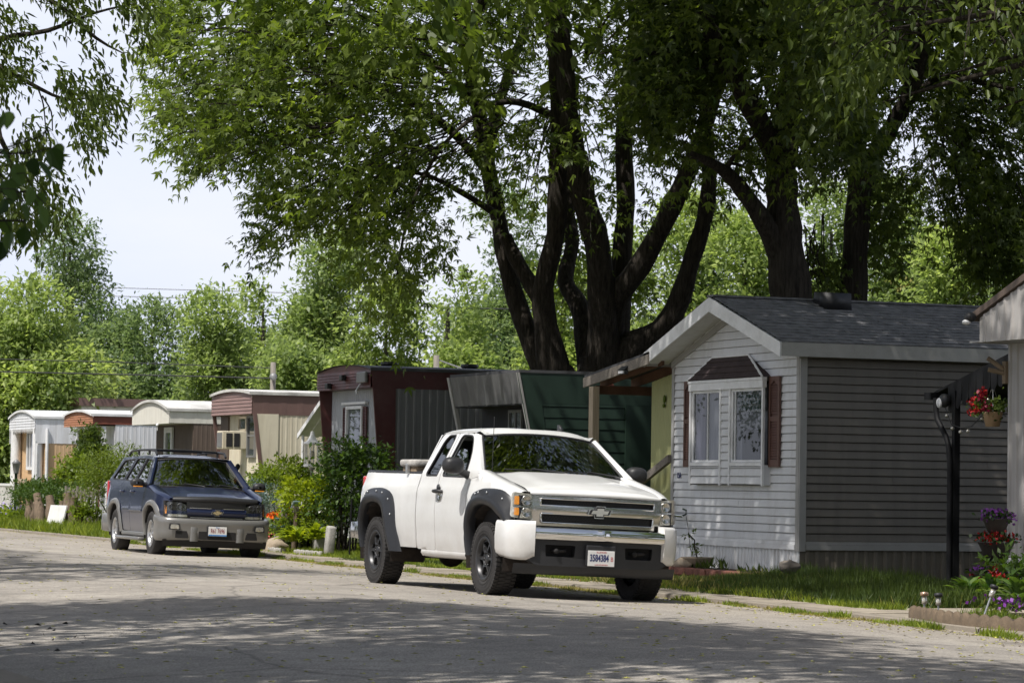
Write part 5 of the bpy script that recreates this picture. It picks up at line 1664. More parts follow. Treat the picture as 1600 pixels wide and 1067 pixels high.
wA = rpoly([(1.60, 1.235), (.72, 1.215), (1.06, 1.60), (1.57, 1.630)], [.03, .03, .08, .03], 3)
wB = rpoly([(2.50, 1.25), (1.69, 1.237), (1.66, 1.632), (2.36, 1.630)], [.05, .03, .03, .06], 3)
wC = rpoly([(3.60, 1.27), (2.60, 1.255), (2.50, 1.628), (3.36, 1.60)], [.06, .05, .05, .1], 3)
for s in SIDES:
    F = lambda y, z: (s * sx_(y, z), y, z)
    fi, fo = arch_s(0), arch_s(0, False); ri, ro = arch_s(2.87), arch_s(2.87, False)
    fo, ro = mid(fi, fo, .62), mid(ri, ro, .62)
    cut_f, cut_r = mid(fi, fo, .3), mid(ri, ro, .3)
    o = [(.60, .38), (.60, 1.165), (.42, 1.175)] + [(y, zt_s(y)) for y in (.38, .2, 0, -.2, -.4, -.60)] + [(-.72, .94), (-.70, .66)] + cut_f[::-1][1:-1]
    b = mb(True); b.panel(o, (), F, .07, (-s * .03, 0, 0))
    rows = []
    for i in range(19):
        y = -.70 + 1.12 * i / 18; zt = zt_s(y); x0 = sx_(y, zt)
        rows.append([(s * x0, y, zt), (s * (x0 - .02), y, zt + .020), (s * (x0 - .07), y, zt + .032), (s * .735, y, zt + .032), (s * .73, y, zt)])
    b.grid(rows); b.build('front_wing', 'navy_paint', SV, fixn=True)
    o = [(1.642, .38), (1.642, 1.24), (1.61, 1.68), (1.0, 1.655), (.42, 1.19), (.61, 1.165), (.61, .38)]
    b = mb(True); b.panel(rpoly(o, [.03, 0, .02, .08, .05, .02, .03], 4), (wA,), F, .07, (-s * .03, 0, 0)); d1 = b.build('door', 'navy_paint', SV, fixn=True)
    o = [(2.24, .40), (2.30, .75), (2.56, 1.0), (2.56, 1.25), (2.42, 1.675), (1.622, 1.68), (1.654, 1.24), (1.654, .38)]
    b = mb(True); b.panel(rpoly(o, [.03, .1, .1, .1, .05, .02, 0, .03], 4), (wB,), F, .07, (-s * .03, 0, 0)); d2 = b.build('rear_door', 'navy_paint', SV, fixn=True)
    o = [(3.86, .60), (3.90, 1.10), (3.80, 1.30), (3.56, 1.66), (2.432, 1.675), (2.572, 1.25), (2.572, 1.0), (2.40, .83)] + [p for p in cut_r[::-1] if p[1] > .55 or p[0] > 2.9]
    o = o[:7] + [(2.46, .88)] + [p for p in cut_r[::-1] if p[0] > 2.42 and not (p[0] > 3.2 and p[1] < .6)]
    b = mb(True); b.panel(o, (wC,), F, .07, (-s * .03, 0, 0)); b.build('rear_wing', 'navy_paint', SV, fixn=True)
    for d_, yy in ((d1, 1.50), (d2, 2.34)):
        b = mb(True); z = 1.06; hx = s * sx_(yy, z); b.tube([(hx + s * .003, yy - .09, z), (hx + s * .032, yy - .06, z), (hx + s * .032, yy + .06, z), (hx + s * .003, yy + .09, z)], .018, 7); b.build('handle', 'navy_paint', d_)
    for wn, mt in ((wA, 'car_glass'), (wB, 'car_glass_dark'), (wC, 'car_glass_dark')):
        b = mb(True); b.panel(wn, (), lambda y, z: (s * (sx_(y, z) - .014), y, z), .1); b.build('side_window', mt, SV)
        b = mb(True); b.tube([(s * (sx_(p[0], p[1]) - .004), p[0], p[1]) for p in wn + [wn[0], wn[1]]], .011, 6); b.build('window_seal', 'black_plastic', SV)
    for I, O in ((fi, fo), (ri, ro)):
        b = mb(True); A_ = [mid(I, O, f) for f in (0, .05, .5, .85, 1.0)]; dd = (.0, .032, .036, .022, .002); rows = []
        for i in range(31):
            r = [(s * (sx_(*A_[k][i]) + dd[k]), A_[k][i][0], A_[k][i][1]) for k in range(5)]
            rows.append([(r[0][0] - s * .08, r[0][1], r[0][2])] + r)
        b.grid(rows); b.build('fender_flare', 'pewter_paint', SV, fixn=True)
    b = mb(True); b.grid(sweep([(s * .895, .50 + i * .2) for i in range(10)][:: s], [(-.02, .385), (.012, .38), (.018, .34), (0, .30), (-.1, .29)])); b.build('sill', 'pewter_paint', SV, fixn=True)
    b = mb(True); b.bevbox(min(s * .90, s * 1.02), max(s * .90, s * 1.02), .45, 2.35, .245, .30, .02); b.build('running_board', 'pewter_paint', SV)
    # door moulding
    b = mb(True)
    b.tube([(s * (sx_(.64, .745) + .004), .64, .745), (s * (sx_(1.5, .745) + .004), 1.62, .745)], .018, 6, flat=.6); b.build('side_moulding', 'navy_paint', SV)
    # mirror
    b = mb(True); rows = []
    for i in range(11):
        a = -PI / 2 + PI * i / 10; r = max(.05, math.cos(a)) ** .5
        rows.append([(s * (1.055 + .115 * r * math.copysign(abs(math.cos(t)) ** .8, math.cos(t))), .55 + .085 * math.sin(a), 1.205 + .078 * r * math.copysign(abs(math.sin(t)) ** .8, math.sin(t))) for t in [2 * PI * k / 18 for k in range(18)]])
    b.grid(rows, True); b.tube([(s * .86, .60, 1.17), (s * 1.0, .57, 1.18)], .04, 8); mr_ = b.build('mirror', 'black_plastic', SV)
    b = mb(True); b.bevbox(min(s * .97, s * 1.13), max(s * .97, s * 1.13), .468, .50, 1.135, 1.155, .006); b.build('mirror_signal', 'lamp_amber', mr_)
    # headlight
    def hq(x, z, d=0): return (s * x, -.805 + .40 * max(0, x - .55) ** 1.5 + 1.2 * max(0, x - .74) ** 1.4 + d + .12 * (z - .8), z)
    hs = rpoly([(.475, .80), (.50, .875), (.60, .905), (.80, .915), (.845, .86), (.845, .70), (.80, .665), (.47, .665), (.475, .72), (.62, .735), (.63, .78)], .015, 3)
    hs = rpoly([(.47, .665), (.50, .875), (.62, .908), (.80, .915), (.845, .86), (.845, .70), (.81, .665)], [.02, .04, .05, .05, .04, .05, .02], 3)
    b = mb(True); b.panel(hs, (), lambda x, z: hq(x, z, .02), .04); hb = b.build('headlight', 'lamp_dark', SV)
    b = mb(True); b.panel(hs, (), lambda x, z: hq(x, z, -.004), .04); b.build('headlight_lens', 'lamp_glass', hb)
    b = mb(True); b.panel(rpoly([(.485, .672), (.49, .712), (.79, .712), (.80, .672)], .008, 2), (), lambda x, z: hq(x, z, .012), .04); b.build('turn_signal', 'lamp_clear', hb)
    b = mb(); b.panel(rpoly([(.485, .715), (.49, .765), (.72, .775), (.83, .755), (.83, .715)], .01, 2), (), lambda x, z: hq(x, z, .010), .04); b.build('lamp_bar', 'navy_paint', hb)
    b = mb(True); b.panel(rpoly([(.815, .72), (.82, .87), (.842, .86), (.842, .72)], .008, 2), (), lambda x, z: hq(x, z, .008), .03); b.build('side_marker', 'lamp_amber', hb)
    for xc in (.60, .73):
        b = mb(True); p = hq(xc, .835, .012); b.lathe([(0, .03), (.03, .01), (.052, -.002), (.06, .01)], p, 'y', 16); b.build('reflector', 'rim_dark', hb)
    for y in (0, 2.87): make_wheel(SV, (s * .80, y, .375), s, .375, .235, .215, 'rim_alloy', 5, .22, tread=False)
    # fog lamp
    b = mb(True); b.panel(rpoly([(.615, .455), (.63, .56), (.80, .565), (.81, .46)], .02, 3), (), lambda x, z: (s * x, -.945 + .30 * max(0, x - .5) ** 1.6, z), .05); b.build('fog_lamp_surround', 'black_plastic', SV)
    b = mb(True); b.panel(rpoly([(.64, .472), (.65, .543), (.775, .548), (.785, .476)], .02, 3), (), lambda x, z: (s * x, -.951 + .30 * max(0, x - .5) ** 1.6, z), .05); b.build('fog_lamp', 'lamp_clear', SV)
    # roof rail
    b = mb(True); pts = [(s * .60, 1.15, 1.695), (s * .60, 1.28, 1.765), (s * .60, 1.7, 1.785), (s * .60, 2.6, 1.785), (s * .60, 3.2, 1.765), (s * .60, 3.36, 1.70)]
    b.tube(arch_curve(pts, 24) if False else pts, .02, 8)
    for y in (1.75, 2.6): b.tube([(s * .60, y, 1.70), (s * .60, y, 1.785)], .02, 6)
    b.build('roof_rail', 'black_plastic', SV)
    # tail lamp
    b = mb(True); b.bevbox(s * .83 - .04, s * .83 + .035, 3.82, 3.915, .82, 1.24, .02); b.build('tail_light', 'lamp_red', SV)
for y in (1.75, 2.9):
    b = mb(True); b.tube([(-.60, y, 1.79), (0, y, 1.80), (.60, y, 1.79)], .016, 8, flat=1.6); b.build('rack_bar', 'black_plastic', SV)


def hz_(x, y):
    t = min(1, max(0, (y + .70) / 1.15)); a = abs(x) / .735
    return 1.0 + .165 * t ** .9 - .030 * a ** 2.2 + .018 * sstep(.62, .50, a) * sstep(0, .3, t)


b = mb(True); rows = []
for i in range(29):
    x = -.725 + 1.45 * i / 28; a = abs(x) / .735; yl = -.80 + .12 * a ** 2.4; yb = .36 + .14 * a * a; r = []
    for (dy, z) in ((.0, .925), (.004, .955), (.03, .982)): r.append((x, yl + dy, z - .02 * a ** 2))
    for k in range(15): y = yl + .07 + (yb - yl - .07) * k / 14; r.append((x, y, hz_(x, y)))
    rows.append(r)
b.grid(rows); b.build('bonnet', 'navy_paint', SV, fixn=True)
b = mb(True); rows = []                       # dark deflector along the bonnet edge
for i in range(29):
    x = -.715 + 1.43 * i / 28; a = abs(x) / .735; yl = -.825 + .13 * a ** 2.4
    rows.append([(x, yl + .01, .918 - .01 * a), (x, yl - .02, .955 - .015 * a), (x, yl - .008, .995 - .02 * a), (x, yl + .04, 1.022 - .02 * a), (x, yl + .046, 1.018 - .02 * a)])
b.grid(rows); b.build('bonnet_deflector', 'black_plastic', SV, fixn=True)


def ws2(u, v):
    y = (.40 + .12 * u * u) * (1 - v) + (1.00 + .10 * u * u) * v
    z = 1.165 * (1 - v) + (1.648 - .035 * u * u) * v + .03 * v * (1 - v)
    return (u * (.79 * (1 - v) + .60 * v), y, z)


b = mb(True); b.grid([[ws2(-1 + 2 * i / 16, j / 10) for j in range(11)] for i in range(17)]); b.build('windscreen', 'car_glass', SV)
b = mb(True); loop = [ws2(-1 + 2 * i / 16, 0) for i in range(17)] + [ws2(1, j / 10) for j in range(1, 11)] + [ws2(1 - 2 * i / 16, 1) for i in range(1, 17)] + [ws2(-1, 1 - j / 10) for j in range(1, 11)]
b.tube(loop, .013, 6); b.build('windscreen_seal', 'black_plastic', SV)
b = mb(True); rows = []
for i in range(17):
    u = -1 + 2 * i / 16; x = u * .80; yb = .36 + .14 * u * u
    rows.append([(x, yb - .03, 1.12), (x, yb + .02, 1.155), (x, yb + .12, 1.16)])
b.grid(rows); b.build('cowl', 'black_plastic', SV, fixn=True)
for s in SIDES:
    b = mb(True); rows = []
    for j in range(13):
        v = j / 12; g = Vector(ws2(s, v)); z = 1.19 + (1.655 - 1.19) * v; y = .42 + (1.0 - .42) * v; e = Vector((s * sx_(y, z), y, z)); m1 = (e + g) / 2 + Vector((s * .012, -.01, .012))
        rows.append([e, m1, g + Vector((0, 0, .004))])
    b.grid(rows); b.build('pillar', 'navy_paint', SV, fixn=True)
b = mb(True); rows = []
for i in range(23):
    u = -1 + 2 * i / 22; x = .645 * math.copysign(abs(u) ** .92, u); y0 = 1.0 + .10 * u * u; r = []
    zr = lambda y: 1.655 + .065 * (1 - abs(u) ** 3.2) * min(1, (y - y0) / .5 + .2) - .03 * max(0, (y - 2.9) / .7)
    for k in range(15): y = y0 + (3.60 - y0) * k / 14; r.append((x, y, zr(y)))
    r.append((x, 3.64, zr(3.6) - .05)); rows.append(r)
b.grid(rows); b.build('roof', 'navy_paint', SV, fixn=True)
b = mb(True); b.panel(rpoly([(-.86, .55), (.86, .55), (.86, 1.2), (.64, 1.66), (-.64, 1.66), (-.86, 1.2)], .05), (), lambda x, z: (x, 3.90 - .05 * (x / .8) ** 2 - .55 * max(0, z - 1.15), z), .15); b.build('tailgate', 'navy_paint', SV)
b = mb(True); b.grid(sweep(arch_curve([(.90, 3.5), (.92, 3.8), (.84, 3.96), (0, 4.0), (-.84, 3.96), (-.92, 3.8), (-.90, 3.5)], 30), [(-.06, .66), (0, .64), (.01, .5), (0, .36), (-.06, .34)])); b.build('rear_bumper', 'pewter_paint', SV, fixn=True)
# front bumper
pth = arch_curve([(-.955, -.40), (-.955, -.55), (-.92, -.70), (-.80, -.85), (-.5, -.93), (-.2, -.95), (.2, -.95), (.5, -.93), (.80, -.85), (.92, -.70), (.955, -.55), (.955, -.40)], 66)
n = len(pth); rows = []
for i, p in enumerate(sweep(pth, [(0, 0)])):
    pass
for rr in [0]:
    up_ = lambda t: .645 + .055 * abs(2 * t - 1) ** 2.0
    lo_ = lambda t: .285 + .015 * math.cos((2 * t - 1) * PI)
    prof = [(-.12, lambda t: up_(t) + .002), (-.03, lambda t: up_(t) + .002), (-.005, lambda t: up_(t) - .01), (.012, lambda t: up_(t) - .05), (.008, lambda t: up_(t) - .10), (-.004, lambda t: up_(t) - .14), (-.002, lambda t: (up_(t) + lo_(t)) / 2 - .05), (-.012, lambda t: lo_(t) + .04), (-.04, lo_), (-.12, lo_)]
    rows = sweep(pth, prof)
b = mb(True); b.grid(rows); BP = b.build('front_bumper', 'pewter_paint', SV, fixn=True)
yfb = lambda x: -.955 + .045 * (abs(x) / .6) ** 2
for (x0, x1, z0, z1) in ((-.315, .315, .315, .445), (.475, .69, .325, .445), (-.69, -.475, .325, .445)):
    b = mb(True); b.panel(rpoly([(x0, z0), (x0 + .02 * (x0 > .4), z1), (x1 - .03 * (x1 < -.4 or x1 > .4), z1), (x1, z0)], .015, 2), (), lambda x, z: (x, yfb(x) - .004, z), .06, (0, .03, 0)); b.build('air_slot', 'under_black', BP)
for c in (-.385, .385):
    b = mb(True)
    rows = [[(c + dx, yfb(c) + dy, z) for dx, dy in ((-.068, .012), (-.058, -.006), (0, -.010), (.058, -.006), (.068, .012))] for z in (.28, .32, .42, .50, .53)]
    rows[-1] = [(p[0], p[1] + .015, p[2]) for p in rows[-1]]
    b.grid(rows); b.build('bumper_guard', 'pewter_paint', BP, fixn=True)
b = mb(True); b.grid([[(x, -.87 + .12 * (abs(x) / .9) ** 2 + dy, z) for dy, z in ((-.03, .30), (0, .24), (.04, .185))] for x in [-.88 + 1.76 * i / 22 for i in range(23)]]); b.build('air_dam', 'under_black', SV, fixn=True)
# grille
b = mb(True); b.grid([[(x, -.835 + .05 * (x / .5) ** 2, z) for z in (.64, .70, .80, .93)] for x in [-.50 + i * .1 for i in range(11)]]); G = b.build('grille', 'grille_black', SV)
b = mb(True); b.grid([[(x, -.845 + .05 * (x / .5) ** 2 - dy, z) for dy, z in ((0, .695), (.022, .71), (.026, .755), (.022, .80), (0, .812))] for x in [-.50 + i * .1 for i in range(11)]]); b.build('grille_bar', 'navy_paint', G, fixn=True)
for z in (.824, .668):
    b = mb(True)
    seg = [(-.46, -.1), (.1, .46)] if z > .8 else [(-.44, .44)]
    for a_, c_ in seg: b.tube([(x, -.868 + .05 * (x / .5) ** 2, z) for x in [a_ + (c_ - a_) * i / 8 for i in range(9)]], .0075, 6)
    b.build('grille_trim', 'chrome_dull', G)
bow_tie(SV, (0, -.868, .755), .17, .075, inner='emblem_gold')
# plate
b = mb(); b.bevbox(-.18, .155, -1.000, -.95, .365, .535, .01); b.build('plate_bracket', 'black_plastic', SV)
b = mb(); b.bevbox(-.165, .142, -1.008, -1.001, .378, .530, .003); P_ = b.build('number_plate', 'plate_white', SV)
b = mb(); b.box(-.163, .140, -1.0095, -1.0085, .380, .402); b.build('plate_band', 'ink_blue', P_)
text_mesh('plate_number', 'R61 7696', .098, 'plate_red', P_, tm(-.0115, .458, -1.0088), .001, .62, bold=.0015)
text_mesh('plate_state', 'Illinois', .026, 'ink_blue', P_, tm(-.0115, .518, -1.0088), .001, 1)
for (x0, x1) in ((-.58, .02), (.06, .62)):
    b = mb(True); p0 = Vector(ws2(x0 / .79, .05)) + Vector((0, -.02, .02)); p1 = Vector(ws2(x1 / .79, .03)) + Vector((0, -.02, .012))
    b.tube([p1 + Vector((.05, -.05, -.015)), p1, p0.lerp(p1, .5) + Vector((0, 0, .02))], .011, 6); b.tube([p0, p0.lerp(p1, .5), p1], .008, 5); b.build('wiper', 'black_plastic', SV)
b = mb(); b.box(-.82, .82, .55, 3.7, .42, .46); b.box(-.8, .8, .5, .56, .45, 1.13); b.prism([(-.78, .55, 1.13), (-.78, .95, 1.06), (-.78, .95, .9), (-.78, .55, .9)], (1.56, 0, 0)); b.build('dashboard', 'interior_dark', SV, fixn=True)
for (sx, y) in ((-.38, 1.3), (.38, 1.3), (-.38, 2.3), (.38, 2.3)):
    b = mb(True); b.bevbox(sx - .24, sx + .24, y - .25, y + .25, .6, .8, .05); b.bevbox(sx - .24, sx + .24, y + .15, y + .32, .8, 1.30, .06); b.bevbox(sx - .12, sx + .12, y + .2, y + .3, 1.31, 1.47, .04); b.build('seat', 'seat_grey', SV)
b = mb(True); T = Matrix.Translation((-.38, .92, 1.05)) @ Matrix.Rotation(math.radians(-65), 4, 'X'); b.tube([T @ Vector((.18 * math.cos(a), .18 * math.sin(a), 0)) for a in [2 * PI * k / 24 for k in range(25)]], .016, 6); b.build('steering_wheel', 'interior_dark', SV)
b = mb(); b.box(-.11, .11, 1.06, 1.08, 1.53, 1.585); b.build('interior_mirror', 'interior_dark', SV)
b = mb(); b.box(-.84, .84, -.70, -.3, .35, .93); b.box(-.60, .60, -.3, 3.6, .30, .45); b.box(-.82, .82, -.3, .5, .50, 1.02); b.build('chassis', 'under_black', SV)
for y0 in (0, 2.87):
    for s in SIDES:
        b = mb(); rows = []
        for k in range(15):
            a = -.2 + (PI + .4) * k / 14; rows.append([(s * .5, y0 + .47 * math.cos(a), .38 + .49 * math.sin(a)), (s * .915, y0 + .47 * math.cos(a), .38 + .49 * math.sin(a))])
        b.grid(rows); b.quad((s * .51, y0 - .5, .28), (s * .51, y0 + .5, .28), (s * .51, y0 + .5, .9), (s * .51, y0 - .5, .9)); b.build('wheel_well', 'under_black', SV)
b = mb(True); b.tube([(-.72, .40, 1.15), (-.72, .42, 1.82)], .004, 5); b.build('aerial', 'black_plastic', SV)
# ------------------------------------------------------------------ trees
def limb_mesh(b, pts, rads, n=10, wob=.06):
    """tapered, slightly lumpy limb through world points"""
    P = [Vector(p) for p in pts]
    Q = [P[0] * 2 - P[1]] + P + [P[-1] * 2 - P[-2]]; R_ = [rads[0]] + list(rads) + [rads[-1]]
    out = []; rr = []
    for i in range(len(P) - 1):
        k = max(3, int((P[i + 1] - P[i]).length / .35))
        for j in range(k):
            t = j / k; a, b_, c, d = Q[i:i + 4]
            out.append(.5 * ((2 * b_) + (c - a) * t + (2 * a - 5 * b_ + 4 * c - d) * t * t + (3 * b_ - a - 3 * c + d) * t ** 3))
            rr.append((rads[i] * (1 - t) + rads[i + 1] * t) * (1 + wob * math.sin(len(out) * 1.9) + wob * random.uniform(-.7, .7)))
    out.append(P[-1]); rr.append(rads[-1])
    b.tube(out, rr, n)


def px_limb(b, uvs, wpx, d, n=10, dd=0):
    """limb given by its outline in the view: (u, v) list, widths in photo pixels, depth d (dd: change of depth to the tip)"""
    m = len(uvs)
    pts = [atd(u, v, d + dd * i / max(1, m - 1)) for i, (u, v) in enumerate(uvs)]
    rads = [w * .5 * d / FPX for w in (wpx if hasattr(wpx, '__len__') else np.linspace(wpx, wpx * .6, m))]
    limb_mesh(b, pts, rads, n)


def fill(poly, d, sd, n, leaf, twig, per, seed, trunk_uv, thr=-.25, nsc=.28, droop=.55, lobes=3, d_off=0, wid=.36, outk=.7, thin=None, hexa=False):
    """leafy sprays filling an outline seen from the street, with real depth; returns kite arrays"""
    us = [p[0] for p in poly]; vs = [p[1] for p in poly]
    P = np.zeros((0, 3)); U = []; tries = 0
    got = []
    while sum(len(g) for g in got) < n and tries < 40:
        tries += 1
        u = RNG.uniform(min(us), max(us), n * 2); v = RNG.uniform(min(vs), max(vs), n * 2)
        m = inpoly(u, v, poly)
        if thin is not None: m &= RNG.uniform(0, 1, len(u)) < thin(u, v)
        u, v = u[m], v[m]
        dd = d + d_off + RNG.normal(size=len(u)) * sd
        r = np.array(_F)[None] + np.array(_R)[None] * ((u - 800) / FPX)[:, None] + np.array(_U)[None] * ((533.5 - v) / FPX)[:, None]
        C = np.array(CAMP)[None] + r * dd[:, None]
        keep = vnoise(C, nsc, seed) + .35 * vnoise(C, nsc * 3, seed + 5) > thr
        got.append(C[keep])
    C = np.concatenate(got)[:n]
    t0 = np.array(atd(trunk_uv[0], trunk_uv[1], d))
    O = unit(C - t0); O[:, 2] *= .4
    O = unit(O * outk + rdir(len(C)) * .6)
    tone = np.clip(.5 + .5 * vnoise(C, .5, seed + 9) + RNG.uniform(-.25, .25, len(C)), 0, 1)
    return sprays(C, O, per, twig, leaf, droop, lobes, seed, wid, tone, hexa=hexa), C


def dome(c, r, n, leaf, seed, thr=-.2, per=8, lobes=1, wid=.55):
    """upper crown: sprays in an ellipsoid"""
    P = rdir(n * 2) * (RNG.uniform(.25, 1, n * 2) ** .45)[:, None] * np.array(r)[None] + np.array(c)[None]
    P = P[vnoise(P, .22, seed) > thr][:n]
    return sprays(P, unit(P - np.array(c)), per, leaf * 4, leaf, .4, lobes, seed, wid, np.clip(.5 + .5 * vnoise(P, .4, seed), 0, 1))


def cat(*a):
    return np.concatenate([x[0] for x in a]), np.concatenate([x[1] for x in a])


def twigs(b, C, t0, n, r=.012, dist=1.6):
    """thin bare twigs leading into some of the sprays"""
    for i in RNG.choice(len(C), min(n, len(C)), False):
        p = Vector(C[i]); q = p.lerp(Vector(t0), min(.5, dist / max(.1, (Vector(t0) - p).length))) + Vector([float(q_) for q_ in RNG.normal(size=3)]) * .12
        m_ = p.lerp(q, .5) + Vector((0, 0, .10))
        b.tube([q, m_, p, p + (p - m_) * .5 + Vector((0, 0, -.12))], [r * 1.6, r * 1.2, r, r * .5], 5, cap=False)


# multi-stemmed maple behind the green home
D1 = 56.6
T = thing('maple_tree', 'huge dark maple with many stems rising behind the green mobile home', 'tree', tuple(atd(945, 760, D1)), group='big maples behind the homes')
b = mb(True)
px_limb(b, [(946, 760), (946, 660), (944, 600), (942, 556)], [150, 120, 100, 74], D1, 16)
for uv, w, dd in (
        ([(880, 700), (862, 600), (846, 570), (815, 495), (792, 416), (778, 337), (764, 270), (747, 170), (725, 56), (708, -40), (690, -160)], [54, 46, 38, 31, 28, 27, 26, 24, 22, 18, 12], 1.5),
        ([(900, 700), (878, 600), (864, 570), (849, 478), (852, 433), (868, 365), (871, 281), (874, 186), (866, 56), (850, -80), (840, -200)], [70, 58, 50, 36, 32, 31, 30, 28, 25, 20, 12], -1),
        ([(849, 478), (830, 445), (806, 405), (790, 370)], [30, 26, 24, 22], 0.3),
        ([(930, 600), (916, 534), (905, 478), (883, 439), (894, 382), (888, 337), (890, 260), (900, 120)], [60, 36, 30, 26, 24, 22, 20, 12], 2),
        ([(946, 640), (944, 562), (941, 478), (933, 382), (913, 315), (899, 242), (888, 169), (880, 60), (860, -60)], [80, 56, 44, 40, 37, 34, 30, 25, 16], -1.5),
        ([(960, 600), (967, 506), (972, 394), (978, 315), (975, 214), (989, 84), (995, 0), (1000, -150)], [52, 36, 32, 30, 28, 25, 20, 14], 1),
        ([(955, 540), (964, 467), (1000, 416), (1040, 343), (1074, 270), (1096, 214), (1130, 90), (1150, -60)], [44, 37, 34, 31, 28, 25, 20, 14], -2),
        ([(950, 620), (978, 551), (1034, 517), (1062, 467), (1081, 405), (1101, 342), (1108, 279), (1104, 200), (1110, 60)], [86, 54, 40, 33, 29, 26, 23, 20, 14], -1),
        ([(764, 270), (700, 200), (620, 150), (520, 130), (430, 140), (350, 170)], [16, 13, 10, 7, 5, 3], -3),
        ([(747, 170), (690, 110), (600, 40), (480, 10), (380, 20), (300, 60)], [14, 11, 9, 7, 5, 3], 2),
        ([(778, 337), (720, 300), (650, 270), (590, 290), (540, 330)], [12, 9, 6, 4, 3], -3),
        ([(874, 186), (810, 160), (760, 170), (690, 230), (640, 330), (620, 430)], [14, 11, 8, 6, 4, 3], -4),
        ([(989, 84), (1060, 40), (1130, 30)], [18, 12, 6], 2), ([(764, 270), (770, 200), (800, 100), (830, 20), (850, -60)], [18, 18, 16, 14, 10], 3),
        ([(725, 56), (760, -10), (790, -80)], [16, 14, 8], -2)):
    px_limb(b, uv, w, D1, 10, dd)
# roof ventilator-sized burls on one stem
M1a = [(225, -90), (238, 60), (262, 112), (258, 195), (300, 258), (350, 262), (385, 225), (415, 262), (407, 345), (392, 385), (440, 408), (470, 366), (525, 348), (575, 372), (620, 352), (680, 335), (735, 335), (730, 310), (800, 335), (850, 325), (900, 370), (960, 340), (1010, 330), (1060, 350), (1130, 300), (1180, 220), (1190, -90)]
M1b = [(540, 360), (572, 400), (590, 440), (602, 490), (616, 512), (636, 505), (642, 450), (668, 405), (700, 370), (690, 330)]
s1, C1 = fill(M1a, D1, 1.4, 1900, .170, .60, 12, 21, (930, 250), .24, .30, .8, wid=.31, thin=lambda u, v: np.where((u > 690) & (v > 120), np.where(v < 250, .62, .42), 1.0))
s2, C2 = fill(M1b, D1 - 3, .8, 90, .17, .8, 12, 22, (700, 250), -.1, .4, .95, wid=.31)
s3, C3 = fill([(262, 30), (262, 195), (345, 262), (420, 250), (520, 330), (640, 300), (700, 150), (600, -20)], D1 - 4, 1.2, 420, .165, .62, 13, 25, (800, 250), .1, .34, .8, wid=.31)
s4, C4 = fill([(850, 340), (1000, 330), (1010, 430), (985, 500), (930, 480), (870, 440)], D1 + 3, .8, 130, .13, .7, 12, 27, (930, 250), .1, .4, .8)
t0 = atd(880, 120, D1)
twigs(b, C1, t0, 260); twigs(b, C3, t0, 60)
b.build('trunk', 'bark_dark', T)
up1 = dome(tuple(Vector(atd(860, -300, D1))), (7.0, 6.0, 3.0), 260, .30, 31)
up2 = dome((17.0, 48.5, 11.4), (3.6, 3.4, 2.2), 420, .28, 32)
lv = cat(s1, s2, s3, s4, up1, up2)


def local(vs, o): return vs - np.array(o.location)[None]


def fix_local(o, T_):           # meshes above are in world space; bring them to the thing's own space
    o.data.transform(Matrix.Translation(-Vector(T_.location)))


leaf_object('crown', lv[0], lv[1], 'maple_leaf', T)
for c in children(T): fix_local(c, T)

# thick trunk behind the grey home
D2 = 50.4
T = thing('maple_tree', 'thick trunked dark maple rising behind the grey home, forking low to the left', 'tree', tuple(atd(1238, 770, D2)), group='big maples behind the homes')
b = mb(True)
px_limb(b, [(1238, 770), (1238, 560), (1237, 468), (1226, 382), (1222, 315), (1222, 262), (1228, 200), (1234, 135), (1236, 45), (1240, -60), (1245, -160)], [110, 80, 66, 58, 50, 46, 42, 36, 32, 26, 14], D2, 16)
px_limb(b, [(1222, 290), (1203, 222), (1175, 171), (1148, 121), (1121, 67), (1090, 22), (1060, -60)], [36, 34, 33, 30, 28, 24, 16], D2, 12, -2)
px_limb(b, [(1222, 400), (1194, 348), (1166, 306), (1139, 274), (1117, 258), (1080, 240)], [44, 32, 26, 22, 16, 8], D2, 10, -1.5)
px_limb(b, [(1137, 262), (1150, 240), (1182, 210)], [8, 7, 6], D2, 7, -1); px_limb(b, [(1139, 255), (1165, 262), (1185, 290), (1195, 302)], [6, 5, 4, 3], D2, 6)
px_limb(b, [(1234, 135), (1270, 80), (1310, 20), (1340, -60)], [24, 20, 15, 8], D2, 8, 2)
px_limb(b, [(1121, 67), (1140, 20), (1175, -40)], [18, 16, 10], D2, 8, 1); px_limb(b, [(1148, 121), (1100, 90), (1040, 80), (990, 95)], [16, 12, 8, 5], D2, 7, -2)
M2a = [(1000, -90), (1008, 130), (1050, 235), (1100, 262), (1150, 232), (1205, 262), (1262, 300), (1300, 285), (1335, 250), (1340, -90)]
s1, C1 = fill(M2a, D2, 1.3, 1250, .16, .65, 13, 41, (1232, 120), .08, .32, .8, wid=.32, thin=lambda u, v: np.where((u > 1080) & (u < 1300) & (v > 90), .38, 1.0))
s2, C2 = fill([(1262, 370), (1292, 380), (1300, 440), (1285, 470), (1262, 455)], D2 + 2, .5, 45, .13, .6, 12, 42, (1250, 250), -.3, .4, .9)
s3, C3 = fill([(1180, -60), (1330, -60), (1330, 130), (1270, 170), (1190, 120)], D2 - 3, 1, 260, .17, .85, 13, 43, (1232, 20), .0, .35, .8, wid=.32)
twigs(b, C1, atd(1230, 60, D2), 90); twigs(b, C2, atd(1250, 280, D2), 20, .01, .8)
b.build('trunk', 'bark_dark', T)
up1 = dome((15.3, 39.5, 12.6), (4.3, 4.4, 2.8), 2300, .23, 44, -.5); up2 = dome(tuple(atd(1230, -230, D2)), (5, 5, 3), 700, .28, 45)
lv = cat(s1, s2, s3, up1, up2); leaf_object('crown', lv[0], lv[1], 'maple_shaded', T)
for c in children(T): fix_local(c, T)

